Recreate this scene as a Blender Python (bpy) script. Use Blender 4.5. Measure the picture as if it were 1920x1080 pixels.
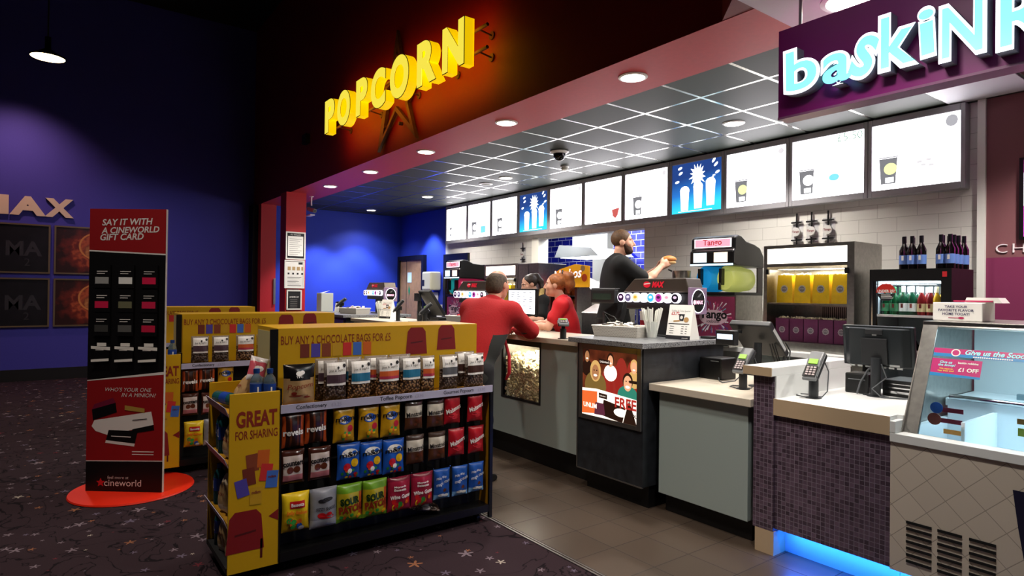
import bpy, bmesh, math, random
import numpy as np
from mathutils import Vector, Matrix
for o in list(bpy.data.objects): bpy.data.objects.remove(o)
SC = bpy.context.scene
COL = SC.collection
PI = math.pi
# ------------------------------------------------------------------ camera
YAW, PITCH, ROLL, FPX = 0.9302, 0.0075, 0.0120, 1161.7
EYE = 1.53
def camera():
    cy, sy = math.cos(YAW), math.sin(YAW); cp, sp = math.cos(PITCH), math.sin(PITCH)
    f = Vector((-sy*cp, cy*cp, sp)); r = Vector((cy, sy, 0)); u = r.cross(f)
    r2 = r*math.cos(ROLL)+u*math.sin(ROLL); u2 = u*math.cos(ROLL)-r*math.sin(ROLL)
    cd = bpy.data.cameras.new('camera'); co = bpy.data.objects.new('camera', cd); COL.objects.link(co)
    m = Matrix((r2, u2, -f)).transposed().to_4x4(); m.translation = (0, 0, EYE)
    co.matrix_world = m
    cd.sensor_width = 36; cd.lens = FPX/1920*36; cd.clip_start = .02
    SC.camera = co
camera()
SC.view_settings.view_transform = 'Standard'; SC.view_settings.look = 'None'
SC.view_settings.exposure = 0.35; SC.view_settings.gamma = 1
SC.view_settings.use_curve_mapping = False
w = bpy.data.worlds.new('world'); SC.world = w; w.use_nodes = True
w.node_tree.nodes['Background'].inputs[0].default_value = (.6, .55, .75, 1)
w.node_tree.nodes['Background'].inputs[1].default_value = 0.014
# ------------------------------------------------------------------ helpers
def lin(h):
    if isinstance(h, (tuple, list)): return tuple(h)[:3]
    h = h.lstrip('#'); h = h if len(h) == 6 else ''.join(2*k for k in h); c = [int(h[i:i+2], 16)/255 for i in (0, 2, 4)]
    return tuple(x/12.92 if x <= .04045 else ((x+.055)/1.055)**2.4 for x in c)
MATS = {}
def mat(name, col='#808080', rough=.5, metal=0, emit=None, es=1., spec=.5, alpha=None, trans=0, ior=1.45, var=0, scale=20, bump=0, coat=0):
    if name in MATS: return MATS[name]
    m = bpy.data.materials.new(name); m.use_nodes = True; MATS[name] = m
    nt = m.node_tree; b = nt.nodes['Principled BSDF']; c = lin(col)
    b.inputs['Base Color'].default_value = (*c, 1); b.inputs['Roughness'].default_value = rough
    b.inputs['Metallic'].default_value = metal; b.inputs['Specular IOR Level'].default_value = spec
    b.inputs['Transmission Weight'].default_value = trans; b.inputs['IOR'].default_value = ior
    b.inputs['Coat Weight'].default_value = coat
    if alpha is not None: b.inputs['Alpha'].default_value = alpha
    if emit is not None:
        b.inputs['Emission Color'].default_value = (*lin(emit), 1); b.inputs['Emission Strength'].default_value = es
    if var or bump:
        tc = nt.nodes.new('ShaderNodeTexCoord'); n = nt.nodes.new('ShaderNodeTexNoise'); n.inputs['Scale'].default_value = scale
        n.inputs['Detail'].default_value = 5
        nt.links.new(tc.outputs['Object'], n.inputs['Vector'])
        if var:
            r = nt.nodes.new('ShaderNodeValToRGB'); r.color_ramp.elements[0].position = .3; r.color_ramp.elements[1].position = .7
            r.color_ramp.elements[0].color = (*[x*(1-var) for x in c], 1); r.color_ramp.elements[1].color = (*[min(1, x*(1+var)) for x in c], 1)
            nt.links.new(n.outputs['Fac'], r.inputs[0]); nt.links.new(r.outputs[0], b.inputs['Base Color'])
        if bump:
            bp = nt.nodes.new('ShaderNodeBump'); bp.inputs['Strength'].default_value = bump; bp.inputs['Distance'].default_value = .01
            nt.links.new(n.outputs['Fac'], bp.inputs['Height']); nt.links.new(bp.outputs[0], b.inputs['Normal'])
    return m
class NT:
    """tiny node builder"""
    def __init__(s, m): s.nt = m.node_tree; s.b = s.nt.nodes['Principled BSDF']
    def n(s, t, **k):
        x = s.nt.nodes.new('ShaderNode'+t)
        for a, v in k.items():
            if a[0] == 'i' and a[1:].isdigit(): x.inputs[int(a[1:])].default_value = v
            elif hasattr(x, a): setattr(x, a, v)
        return x
    def l(s, a, b): s.nt.links.new(a, b)
    def m(s, op, a, b=None, c=None):
        x = s.n('Math', operation=op)
        for i, v in enumerate((a, b, c)):
            if v is None: continue
            if isinstance(v, (int, float)): x.inputs[i].default_value = v
            else: s.l(v, x.inputs[i])
        return x.outputs[0]
    def mix(s, f, a, b):
        x = s.n('Mix', data_type='RGBA')
        for i, v in ((0, f), (6, a), (7, b)):
            if isinstance(v, (int, float)): x.inputs[i].default_value = v
            elif isinstance(v, (tuple, list)): x.inputs[i].default_value = (*v[:3], 1)
            else: s.l(v, x.inputs[i])
        return x.outputs[2]
    def xyz(s, kind='Object'):
        t = s.n('TexCoord'); q = s.n('SeparateXYZ'); s.l(t.outputs[kind], q.inputs[0]); s.tc = t.outputs[kind]; return q.outputs
def tilemat(name, axes, size, origin, tile, grout, gw, rough=.3, grough=.6, var=.0, offset=.0, gmetal=0, spec=.5, bump=.3, rot=0, coat=0):
    """rectangular tiles with grout computed from object coordinates on two axes"""
    m = mat(name, tile, rough, spec=spec, coat=coat); t = NT(m); q = t.xyz()
    a = t.m('SUBTRACT', q[axes[0]], origin[0]); b = t.m('SUBTRACT', q[axes[1]], origin[1])
    if rot:
        a, b = (t.m('ADD', t.m('MULTIPLY', a, math.cos(rot)), t.m('MULTIPLY', b, math.sin(rot))),
                t.m('SUBTRACT', t.m('MULTIPLY', b, math.cos(rot)), t.m('MULTIPLY', a, math.sin(rot))))
    v = t.m('DIVIDE', b, size[1]); row = t.m('FLOOR', v)
    u = t.m('DIVIDE', a, size[0])
    if offset: u = t.m('ADD', u, t.m('MULTIPLY', row, offset))
    fu = t.m('FRACT', u); fv = t.m('FRACT', v)
    du = t.m('MULTIPLY', t.m('SUBTRACT', .5, t.m('ABSOLUTE', t.m('SUBTRACT', fu, .5))), size[0])
    dv = t.m('MULTIPLY', t.m('SUBTRACT', .5, t.m('ABSOLUTE', t.m('SUBTRACT', fv, .5))), size[1])
    d = t.m('MINIMUM', du, dv); g = t.m('LESS_THAN', d, gw/2)
    wn = t.n('TexWhiteNoise'); cb = t.n('CombineXYZ'); t.l(t.m('FLOOR', u), cb.inputs[0]); t.l(row, cb.inputs[1]); t.l(cb.outputs[0], wn.inputs['Vector'])
    c = lin(tile); tc = c
    if var:
        f = t.m('MULTIPLY_ADD', wn.outputs['Value'], 2*var, 1-var)
        mx = t.n('VectorMath', operation='SCALE'); mx.inputs[0].default_value = c; t.l(f, mx.inputs['Scale']); tc = mx.outputs[0]
    t.l(t.mix(g, tc, lin(grout)), t.b.inputs['Base Color'])
    t.l(t.m('MULTIPLY_ADD', g, grough-rough, rough), t.b.inputs['Roughness'])
    if gmetal: t.l(t.m('MULTIPLY', g, gmetal), t.b.inputs['Metallic'])
    if bump:
        bp = t.n('Bump'); bp.inputs['Strength'].default_value = bump; bp.inputs['Distance'].default_value = .004
        t.l(t.m('SUBTRACT', 1, g), bp.inputs['Height']); t.l(bp.outputs[0], t.b.inputs['Normal'])
    return m

class MB:
    def __init__(s): s.v = []; s.f = []; s.m = []
    def add(s, vs, fs, m=0, M=None):
        k = len(s.v)
        s.v += [tuple(M @ Vector(p)) if M else tuple(p) for p in vs]
        s.f += [tuple(i+k for i in f) for f in fs]; s.m += ([m]*len(fs) if isinstance(m, int) else list(m)); return s
    def box(s, a, b, m=0, M=None):
        x0, x1 = sorted((a[0], b[0])); y0, y1 = sorted((a[1], b[1])); z0, z1 = sorted((a[2], b[2]))
        return s.add([(x0,y0,z0),(x1,y0,z0),(x1,y1,z0),(x0,y1,z0),(x0,y0,z1),(x1,y0,z1),(x1,y1,z1),(x0,y1,z1)],
              [(0,3,2,1),(4,5,6,7),(0,1,5,4),(1,2,6,5),(2,3,7,6),(3,0,4,7)], m, M)
    def prism(s, poly, axis, a, b, m=0, M=None):
        """poly = 2-D outline; axis 'x': (y,z), 'y': (x,z), 'z': (x,y)"""
        n = len(poly); ar = sum(poly[i][0]*poly[(i+1) % n][1]-poly[(i+1) % n][0]*poly[i][1] for i in range(n))
        if ar < 0: poly = poly[::-1]
        if axis == 'x': P = lambda p, t: (t, p[0], p[1])
        elif axis == 'y': P = lambda p, t: (p[0], t, p[1])
        else: P = lambda p, t: (p[0], p[1], t)
        vs = [P(p, a) for p in poly]+[P(p, b) for p in poly]
        fl = (b > a) != (axis == 'y')
        f0 = tuple(range(n)); f1 = tuple(range(n, 2*n)); sd = [(i, (i+1) % n, n+(i+1) % n, n+i) for i in range(n)]
        fs = [f0[::-1], f1]+sd if fl else [f0, f1[::-1]]+[t[::-1] for t in sd]
        return s.add(vs, fs, m, M)
    def ring(s, rings, m=0, M=None, caps=True, close=False):
        n = len(rings[0]); vs = [p for r in rings for p in r]; fs = []
        L = len(rings)
        for i in range(L if close else L-1):
            j = (i+1) % L
            for k in range(n): fs.append((i*n+k, i*n+(k+1) % n, j*n+(k+1) % n, j*n+k))
        if caps and not close: fs += [tuple(range(n))[::-1], tuple(range((L-1)*n, L*n))]
        return s.add(vs, fs, m, M)
    def cyl(s, p, q, r, r2=None, n=16, m=0, M=None, caps=True):
        p = Vector(p); q = Vector(q); r2 = r if r2 is None else r2
        d = (q-p).normalized(); a = d.orthogonal().normalized(); b = d.cross(a)
        R = lambda c, rr: [tuple(c+(a*math.cos(2*PI*i/n)+b*math.sin(2*PI*i/n))*rr) for i in range(n)]
        return s.ring([R(p, r), R(q, r2)], m, M, caps)
    def lathe(s, prof, c=(0,0,0), n=20, m=0, M=None, sx=1, sy=1):
        return s.ring([[(c[0]+sx*r*math.cos(2*PI*i/n), c[1]+sy*r*math.sin(2*PI*i/n), c[2]+z) for i in range(n)] for r, z in prof], m, M)
    def tube(s, pts, r, n=8, m=0, M=None, close=False):
        P = [Vector(p) for p in pts]; rr = []; L = len(P)
        up = None
        for i, p in enumerate(P):
            d = ((P[(i+1) % L]-P[i-1]) if close else (P[min(i+1, L-1)]-P[max(i-1, 0)])).normalized()
            if up is None: up = d.orthogonal().normalized()
            up = (up-d*up.dot(d)).normalized(); b = d.cross(up); R = r[i] if isinstance(r, (list, tuple)) else r
            rr.append([tuple(p+(up*math.cos(2*PI*k/n)+b*math.sin(2*PI*k/n))*R) for k in range(n)])
        return s.ring(rr, m, M, not close, close)
    def ell(s, c, r, n=16, k=10, m=0, M=None):
        if isinstance(r, (int, float)): r = (r, r, r)
        pr = [(math.sin(PI*i/k), -math.cos(PI*i/k)) for i in range(k+1)]
        pr[0] = (.001, -1); pr[-1] = (.001, 1)
        return s.ring([[(c[0]+r[0]*a*math.cos(2*PI*i/n), c[1]+r[1]*a*math.sin(2*PI*i/n), c[2]+r[2]*z) for i in range(n)] for a, z in pr], m, M)
    def disc(s, c, rx, rz, n=24, m=0, M=None, y=0):
        """flat disc facing -y"""
        return s.add([(c[0]+rx*math.cos(2*PI*i/n), c[1]+y, c[2]+rz*math.sin(2*PI*i/n)) for i in range(n)], [tuple(range(n))], m, M)
    def plate(s, x0, x1, z0, z1, y=0, m=0, t=.0, M=None):
        """thin plate facing -y with its face at y"""
        return s.box((x0, y, z0), (x1, y+max(t, .0008), z1), m, M)
    def build(s, name, mats, parent=None, smooth=None, bevel=0, seg=2, loc=None, rotz=None):
        me = bpy.data.meshes.new(name); me.from_pydata(s.v, [], s.f)
        if not isinstance(mats, (list, tuple)): mats = [mats]
        for x in mats: me.materials.append(x)
        me.polygons.foreach_set('material_index', s.m)
        if smooth is not None:
            me.polygons.foreach_set('use_smooth', [True]*len(s.f)); me.set_sharp_from_angle(angle=math.radians(smooth))
        me.validate(); me.update()
        o = bpy.data.objects.new(name, me); COL.objects.link(o)
        if parent: o.parent = parent
        if loc: o.location = loc
        if rotz: o.rotation_euler = (0, 0, rotz)
        if bevel:
            b = o.modifiers.new('bevel', 'BEVEL'); b.width = bevel; b.segments = seg; b.limit_method = 'ANGLE'; b.angle_limit = math.radians(40)
        return o
def thing(name, label, cat, loc=(0,0,0), rotz=0, group=None):
    o = bpy.data.objects.new(name, None); COL.objects.link(o); o.location = loc; o.rotation_euler = (0, 0, rotz)
    o.empty_display_size = .05
    return tag(o, label, cat, group)
def tag(o, label, cat, group=None):
    o['label'] = label; o['category'] = cat
    if group: o['group'] = group
    return o
def struct(o): o['kind'] = 'structure'; return o
def dup(root, loc=None, rotz=None, label=None, group=None):
    r = root.copy(); COL.objects.link(r)
    if loc is not None: r.location = loc
    if rotz is not None: r.rotation_euler = (0, 0, rotz)
    if label: r['label'] = label
    if group: r['group'] = group
    for ch in list(root.children):
        c = ch.copy(); COL.objects.link(c); c.parent = r
        for g in list(ch.children):
            d = g.copy(); COL.objects.link(d); d.parent = c
    return r
_tc = {}
def textmesh(s, offset=0., shear=0., res=3, spacing=1.0):
    """flat text outline as (verts2d, faces), width-normalised by cap height 1, centred"""
    key = (s, offset, shear, res, spacing)
    if key in _tc: return _tc[key]
    cu = bpy.data.curves.new('t', 'FONT'); cu.body = s; cu.size = 1; cu.offset = offset; cu.shear = shear; cu.resolution_u = res
    cu.space_character = spacing; cu.align_x = 'CENTER'; cu.space_line = .95
    ob = bpy.data.objects.new('t', cu); me = ob.to_mesh()
    vs = [(v.co.x, v.co.y) for v in me.vertices]; fs = [tuple(p.vertices) for p in me.polygons]
    ob.to_mesh_clear(); bpy.data.objects.remove(ob); bpy.data.curves.remove(cu)
    x0 = min(v[0] for v in vs); x1 = max(v[0] for v in vs); y0 = min(v[1] for v in vs); y1 = max(v[1] for v in vs)
    vs = [(v[0]-(x0+x1)/2, v[1]-(y0+y1)/2) for v in vs]
    _tc[key] = (vs, fs, x1-x0, y1-y0); return _tc[key]
def text(s, m, parent, c, w=None, h=None, name='lettering', y=-.001, ext=0., offset=0., shear=0., fn=None, M=None, ang=0., spacing=1., res=3, mb=None, mi=0):
    """text facing -y centred at c=(x,z) plane y; fitted to width w and/or height h; fn(x,z)->y wraps it on a surface"""
    vs, fs, W, H = textmesh(s, offset, shear, res, spacing)
    sx = w/W if w else h/H; sz = h/H if h else sx
    ca, sa = math.cos(ang), math.sin(ang)
    P = [(c[0]+(a*sx)*ca-(b*sz)*sa, c[1]+(a*sx)*sa+(b*sz)*ca) for a, b in vs]
    own = mb is None; mb = mb or MB()
    V = [(p[0], y+(fn(*p) if fn else 0), p[1]) for p in P]
    if ext:
        n = len(V); V2 = V+[(a, b+ext, d) for a, b, d in V]; ed = {}
        F = list(fs)
        for f in fs:
            for i in range(len(f)):
                e = (f[i], f[(i+1) % len(f)]); k = tuple(sorted(e)); ed[k] = None if k in ed else e
        for e in ed.values():
            if e: F.append((e[1], e[0], e[0]+n, e[1]+n))
        mb.add(V2, F, mi, M)
    else: mb.add(V, fs, mi, M)
    return mb.build(name, m, parent) if own else mb
def star_pts(n, r0, r1, a0=PI/2): return [((r0 if i % 2 == 0 else r1)*math.cos(a0+PI*i/n), (r0 if i % 2 == 0 else r1)*math.sin(a0+PI*i/n)) for i in range(2*n)]
def light(name, kind, loc, energy, col=(1,1,1), size=.1, rot=(0,0,0), sy=None, spot=None, blend=.5, parent=None, spread=None):
    l = bpy.data.lights.new(name, kind); l.energy = energy; l.color = col
    if kind == 'AREA':
        l.size = size
        if sy: l.shape = 'RECTANGLE'; l.size_y = sy
        if spread: l.spread = spread
    else: l.shadow_soft_size = size
    if kind == 'SPOT': l.spot_size = spot or 1.5; l.spot_blend = blend
    o = bpy.data.objects.new(name, l); COL.objects.link(o); o.location = loc; o.rotation_euler = rot
    if parent: o.parent = parent
    return o
# ------------------------------------------------------------------ materials of the place
M_black = mat('black plastic', '#0b0b0c', .35)
M_matblack = mat('matt black', '#070707', .7)
M_dark = mat('dark grey plastic', '#1d1e20', .45)
M_white = mat('white paint', '#e8e6e0', .4)
M_paper = mat('white paper', '#ecebe6', .6)
M_steel = mat('brushed steel', '#a9a6a0', .28, 1, var=.12, scale=30)
M_chrome = mat('chrome', '#c9c9c9', .12, 1)
M_alu = mat('aluminium frame', '#8c8b89', .35, .9)
M_red = mat('red paint', '#c01e26', .5)
CZ = 3.162
def carpet():
    m = mat('star carpet', '#1d1519', .95, spec=.1); t = NT(m); q = t.xyz()
    dark = lin('#140e12'); base = lin('#33262b')
    # swirls
    nz = t.n('TexNoise', i2=2.2, i3=3.0); t.l(t.tc, nz.inputs['Vector']); nz.inputs['Distortion'].default_value = 2.5
    sw = t.m('LESS_THAN', t.m('ABSOLUTE', t.m('SUBTRACT', nz.outputs['Fac'], .5)), .012)
    fine = t.n('TexNoise', i2=160., i3=2.); t.l(t.tc, fine.inputs['Vector'])
    col = t.mix(sw, base, dark)
    col = t.mix(t.m('MULTIPLY', fine.outputs['Fac'], .5), col, lin('#120c10'))
    for sc, rad, seed in ((6.2, .20, 0.), (3.4, .18, 7.3)):
        mp = t.n('Mapping'); mp.inputs['Scale'].default_value = (sc, sc, 0); mp.inputs['Location'].default_value = (seed, seed*.7, 0); t.l(t.tc, mp.inputs[0])
        v = t.n('TexVoronoi', voronoi_dimensions='2D', feature='F1'); v.inputs['Scale'].default_value = 1; v.inputs['Randomness'].default_value = .9; t.l(mp.outputs[0], v.inputs['Vector'])
        d = t.n('VectorMath', operation='SUBTRACT'); t.l(mp.outputs[0], d.inputs[0]); t.l(v.outputs['Position'], d.inputs[1])
        s = t.n('SeparateXYZ'); t.l(d.outputs[0], s.inputs[0]); cs = t.n('SeparateXYZ'); t.l(v.outputs['Color'], cs.inputs[0])
        an = t.m('ADD', t.m('ARCTAN2', s.outputs[1], s.outputs[0]), t.m('MULTIPLY', cs.outputs[0], 6.28))
        r = t.m('SQRT', t.m('ADD', t.m('POWER', s.outputs[0], 2), t.m('POWER', s.outputs[1], 2)))
        pk = t.m('POWER', t.m('MULTIPLY_ADD', t.m('COSINE', t.m('MULTIPLY', an, 5)), .5, .5), 1.6)
        R = t.m('MULTIPLY', t.m('MULTIPLY_ADD', pk, .72, .28), t.m('MULTIPLY', t.m('MULTIPLY_ADD', cs.outputs[1], .8, .2), rad))
        st = t.m('MULTIPLY', t.m('LESS_THAN', r, R), t.m('GREATER_THAN', cs.outputs[2], .3))
        rp = t.n('ValToRGB'); rp.color_ramp.interpolation = 'CONSTANT'; e = rp.color_ramp.elements
        e[0].color = (*lin('#6d6068'), 1); e[1].position = .45; e[1].color = (*lin('#7d523a'), 1)
        for p, h in ((.62, '#5a5060'), (.78, '#5a242c'), (.9, '#958a80')): x = e.new(p); x.color = (*lin(h), 1)
        t.l(t.m('FRACT', t.m('MULTIPLY', cs.outputs[2], 7.3)), rp.inputs[0])
        col = t.mix(st, col, rp.outputs[0])
    t.l(col, t.b.inputs['Base Color'])
    return m
M_carpet = carpet()
M_ftile = tilemat('brown floor tiles', (0, 1), (.3235, .30), (-3.601, 2.44), '#4a3f36', '#241e19', .006, rough=.33, grough=.7, var=.12)
M_ctile = tilemat('dark ceiling tiles in metal grid', (0, 1), (.6, .6), (-6.786, 4.304), '#3e443b', '#e0e0d8', .026, rough=.55, grough=.2, var=.08, gmetal=1., spec=.4)
M_wtile = tilemat('white glazed wall tiles', (0, 2), (.33, .129), (-2.586, 2.258), '#d5d2cc', '#a39f99', .004, rough=.15, grough=.6, var=.03, offset=.5)
M_btile = tilemat('blue glazed wall tiles', (0, 2), (.2, .1), (0, 0), '#1a1f8c', '#b9bdd8', .008, rough=.1, grough=.6, var=.15, offset=.5)
M_btile2 = tilemat('blue glazed wall tiles side', (1, 2), (.2, .1), (0, 0), '#1a1f8c', '#b9bdd8', .008, rough=.1, grough=.6, var=.15, offset=.5)
M_bluewall = mat('blue wall paint', '#1f3abc', .6, var=.04, scale=60)
M_bluewall2 = mat('violet blue wall paint', '#3d3a96', .65, var=.05, scale=60)
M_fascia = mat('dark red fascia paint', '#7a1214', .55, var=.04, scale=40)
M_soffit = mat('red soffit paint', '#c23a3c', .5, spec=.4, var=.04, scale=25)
M_pink = mat('plum wall paint', '#7c2a52', .55)
M_plum = mat('mauve wall paint', '#7f5055', .6)
M_shade = mat('black lamp shade', '#020202', .95, spec=0)
M_blackwall = mat('black lobby ceiling', '#060607', .9)
# ------------------------------------------------------------------ setting
b = MB(); b.box((-12.8, -5, -.1), (4, 2.4, 0), 0); b.box((-12.8, 2.4, -.1), (4, 8.2, 0), 1)
struct(b.build('floor', [M_carpet, M_ftile]))
b = MB(); b.box((-12.4, 2.395, -.002), (3, 2.408, .006)); b.box((-12.4, 2.42, -.002), (3, 2.43, .004)); struct(b.build('trim_1', M_alu))
b = MB(); b.box((-13, -5, 0), (-12.8, 3.2, 6.6)); struct(b.build('wall_left', M_bluewall2))
b = MB(); b.box((-12.8, -5, 0), (-12.77, 3.1, .19)); struct(b.build('baseboard_left', M_matblack))
b = MB(); b.box((-12.8, -5, 6.6), (4, 3.4, 6.8)); struct(b.build('ceiling_lobby', M_blackwall))
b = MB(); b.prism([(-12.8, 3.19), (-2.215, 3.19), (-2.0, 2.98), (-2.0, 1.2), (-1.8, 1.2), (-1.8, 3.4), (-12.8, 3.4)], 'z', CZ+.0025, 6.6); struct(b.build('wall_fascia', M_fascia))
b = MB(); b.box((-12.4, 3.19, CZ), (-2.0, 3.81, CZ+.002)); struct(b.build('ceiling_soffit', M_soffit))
b = MB(); b.box((-12.4, 3.81, CZ+.004), (1.5, 6.3, CZ+.06)); struct(b.build('ceiling', M_ctile))
M_pinkceil = mat('white plaster ceiling', '#d8c3cf', .5)
b = MB(); b.box((-2.0, 1.3, CZ-.002), (1.5, 3.81, CZ+.06)); struct(b.build('ceiling_white', M_pinkceil))
b = MB(); b.box((-1.985, 5.52, CZ-.004), (-1.42, 6.08, CZ+.004)); struct(b.build('ceiling_panel', mat('white ceiling panel', '#d5d6da', .5)))
# back walls: white tile wall with a serving hatch to the kitchen
b = MB()
for x0, x1, z0, z1 in ((-9.55, -7.56, 0, CZ), (-7.56, -5.40, 0, 1.02), (-7.56, -5.40, 2.385, CZ), (-5.40, -1.79, 0, CZ), (-10.42, -9.55, 2.25, CZ)):
    b.box((x0, 6.15, z0), (x1, 6.33, z1))
struct(b.build('wall_back', M_wtile))
b = MB(); b.box((-7.72, 6.135, .95), (-7.55, 6.335, 2.385)); b.box((-7.56, 6.13, 1.0), (-5.40, 6.35, 1.03)); struct(b.build('trim_2', mat('bright white jamb', '#efece2', .4)))
b = MB(); b.box((-12.35, 6.15, 2.25), (-10.42, 6.33, CZ)); b.box((-11.2, 6.15, 0), (-10.42, 6.33, 2.25)); b.box((-12.5, 6.15, 0), (-12.3, 6.33, 2.25)); struct(b.build('wall_back_blue', M_bluewall))
b = MB(); b.box((-12.5, 3.4, 0), (-12.35, 6.15, CZ)); struct(b.build('wall_bar_left', M_bluewall))
b = MB(); b.box((-1.745, 6.13, 1.86), (1.5, 6.3, CZ)); struct(b.build('wall_right_upper', M_plum))
b = MB(); b.box((-1.745, 6.13, 0), (1.5, 6.3, 1.86)); struct(b.build('wall_right', M_pink))
b = MB(); b.box((-1.8, 6.1, 0), (-1.745, 6.3, CZ)); struct(b.build('trim_3', M_white))
# kitchen seen through the hatch
b = MB(); b.box((-9.6, 7.55, 0), (-7.95, 7.7, 2.75)); b.box((-7.3, 7.55, 0), (-4.6, 7.7, 2.75)); struct(b.build('wall_kitchen', M_btile))
b = MB(); b.box((-9.65, 6.33, 0), (-9.5, 7.6, 2.75)); struct(b.build('wall_kitchen_left', M_btile2))
b = MB(); b.box((-7.95, 8.2, 0), (-7.3, 8.3, 2.75)); b.box((-8.0, 7.7, 0), (-7.95, 8.25, 2.75)); b.box((-7.3, 7.7, 0), (-7.25, 8.25, 2.75)); struct(b.build('wall_kitchen_recess', M_white))
b = MB(); b.box((-9.6, 6.33, 2.75), (-4.6, 8.3, 2.8)); struct(b.build('ceiling_kitchen', M_white))
# red pillars at the end of the bar
b = MB(); b.box((-10.78, 3.12, 0), (-10.47, 3.45, CZ)); struct(b.build('pillar', M_red))
b = MB(); b.box((-12.5, 3.2, 0), (-12.3, 3.48, CZ)); struct(b.build('pillar.001', M_red))
b = MB(); b.box((-12.8, 3.1, 0), (-12.5, 3.4, CZ)); struct(b.build('wall_left_return', M_matblack))
# doors
M_oak = mat('oak veneer door', '#8a6a4c', .5, var=.15, scale=14)
d = struct(MB().box((-12.26, 6.10, 0), (-11.24, 6.14, 2.2)).build('door_1', M_oak))
MB().box((-12.33, 6.07, 0), (-12.24, 6.149, 2.28)).box((-11.26, 6.07, 0), (-11.17, 6.149, 2.28)).box((-12.24, 6.07, 2.19), (-11.26, 6.149, 2.28)).build('frame', M_black, d)
MB().box((-11.96, 6.096, 0), (-11.95, 6.1, 2.19)).build('leaf_joint', M_black, d)
MB().plate(-11.9, -11.72, 1.72, 1.93, 6.095).build('notice', mat('pale blue notice', '#b5d3e6', .6), d)
MB().add([(-11.86, 6.094, 1.55), (-11.82, 6.094, 1.45), (-11.78, 6.094, 1.55), (-11.82, 6.094, 1.66)], [(0, 1, 2, 3)]).build('green_diamond', mat('green sign', '#0d7a55', .5), d)
d = struct(MB().box((-10.33, 6.2, 0), (-9.63, 6.24, 2.15)).build('door_2', M_oak))
MB().box((-10.42, 6.1, 0), (-10.33, 6.3, 2.25)).box((-9.64, 6.1, 0), (-9.55, 6.3, 2.25)).box((-10.33, 6.1, 2.12), (-9.64, 6.3, 2.25)).build('frame', M_black, d)
# ------------------------------------------------------------------ recessed lights, cameras and detectors
M_glow = mat('lit downlight', '#ffffff', .5, emit='#fff3e2', es=14)
M_trimw = mat('white downlight ring', '#e6e3dc', .35)
def downlight(x, y, z, r, label, e, group, col=(1, .94, .86), spot=2.3):
    t = thing('downlight', label, 'ceiling light', (x, y, z), 0, group)
    MB().ring([[(rr*math.cos(2*PI*i/28), rr*math.sin(2*PI*i/28), zz) for i in range(28)] for rr, zz in ((r, .001), (r*1.22, .001), (r*1.22, -.006), (r, -.012))], caps=False, close=True).build('ring', M_trimw, t, 40)
    MB().lathe([(r*.99, -.004), (r*.6, -.008), (.001, -.009)], n=28).build('diffuser', M_glow, t, 60)
    if e: light('lamp', 'SPOT', (x, y, z-.03), e, col, r, spot=spot, blend=.6)
    return t
names = ['nearest', 'second nearest', 'third', 'fourth', 'farthest']
for i, x in enumerate((-3.19, -4.80, -6.39, -7.95, -9.47)):
    downlight(x, 3.487, CZ, .09, 'white round downlight in the red soffit, '+names[i]+' of the row from the camera', 120, 'soffit downlights')
for x, lab in ((-3.46, 'round ceiling downlight above the popcorn warmer beside the hanging sign'), (-7.13, 'round lit downlight in ceiling grid beside the round speaker'), (-9.42, 'small round downlight in the ceiling grid near the left menu boards'), (-11.74, 'farthest round downlight in ceiling near the blue wall corner')):
    downlight(x, 5.18, CZ+.004, .085, lab, 170 if x > -11 else 60, 'grid ceiling downlights')
downlight(-.9, 5.2, CZ+.004, .085, 'added round downlight, out of view, brightening the mauve wall at the right', 200, 'grid ceiling downlights')  # unseen fixture and lamp, added to brighten the mauve wall
downlight(-1.61, 3.50, CZ-.002, .13, 'large round downlight in the white ceiling behind the hanging sign', 130, None)
downlight(-1.2, 2.3, CZ-.002, .13, 'added round fill downlight, out of view, in front of the hanging sign', 150, None)  # bar fill: added out of view to light ice cream counter, mosaic and right wall
# round ceiling speaker
t = thing('ceiling_speaker', 'round pale speaker grille in ceiling beside a lit downlight', 'speaker', (-7.72, 5.24, CZ+.003))
MB().lathe([(.105, 0), (.105, -.008), (.085, -.012)], n=28).build('rim', M_trimw, t, 40)
MB().lathe([(.084, -.009), (.05, -.016), (.001, -.018)], n=28).build('grille', mat('pale speaker mesh', '#a9aaa0', .7), t, 60)
# dome camera
t = thing('dome_camera', 'black glass dome camera with white rim under the dark ceiling', 'security camera', (-5.395, 4.68, CZ+.003))
MB().lathe([(.10, 0), (.11, -.01), (.085, -.03), (.07, -.03)], n=28).build('rim', M_trimw, t, 40)
MB().lathe([(.072, -.028), (.07, -.06), (.05, -.095), (.02, -.11), (.001, -.112)], n=28).build('dome', mat('smoked dome', '#08080a', .06), t, 60)
# smoke detector
t = thing('smoke_detector', 'small white smoke detector on ceiling behind the dome camera', 'smoke detector', (-5.986, 5.286, CZ+.003))
MB().lathe([(.055, 0), (.055, -.015), (.045, -.018)], n=24).build('base', M_trimw, t, 40)
MB().lathe([(.045, -.018), (.045, -.045), (.03, -.055), (.001, -.056)], n=24).build('head', mat('cream plastic', '#cfcabb', .5), t, 40)
# bullet camera
t = thing('bullet_camera', 'small white bullet camera on the ceiling beside the red pillar', 'security camera', (-10.72, 3.62, 2.9))
MB().cyl((.0, 0, .1), (.0, 0, .262), .012).lathe([(.04, .25), (.04, .262)]).build('mount', M_white, t)
MB().cyl((-.09, -.02, .05), (.1, .03, .0), .035, n=18).build('body', mat('camera grey', '#a9a6ab', .4), t, 40)
MB().cyl((.1, .03, 0), (.104, .031, -.001), .03, n=18).build('lens', M_black, t)
MB().box((-.12, -.05, -.08), (.1, .03, -.06)).build('bracket', M_white, t)
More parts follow.
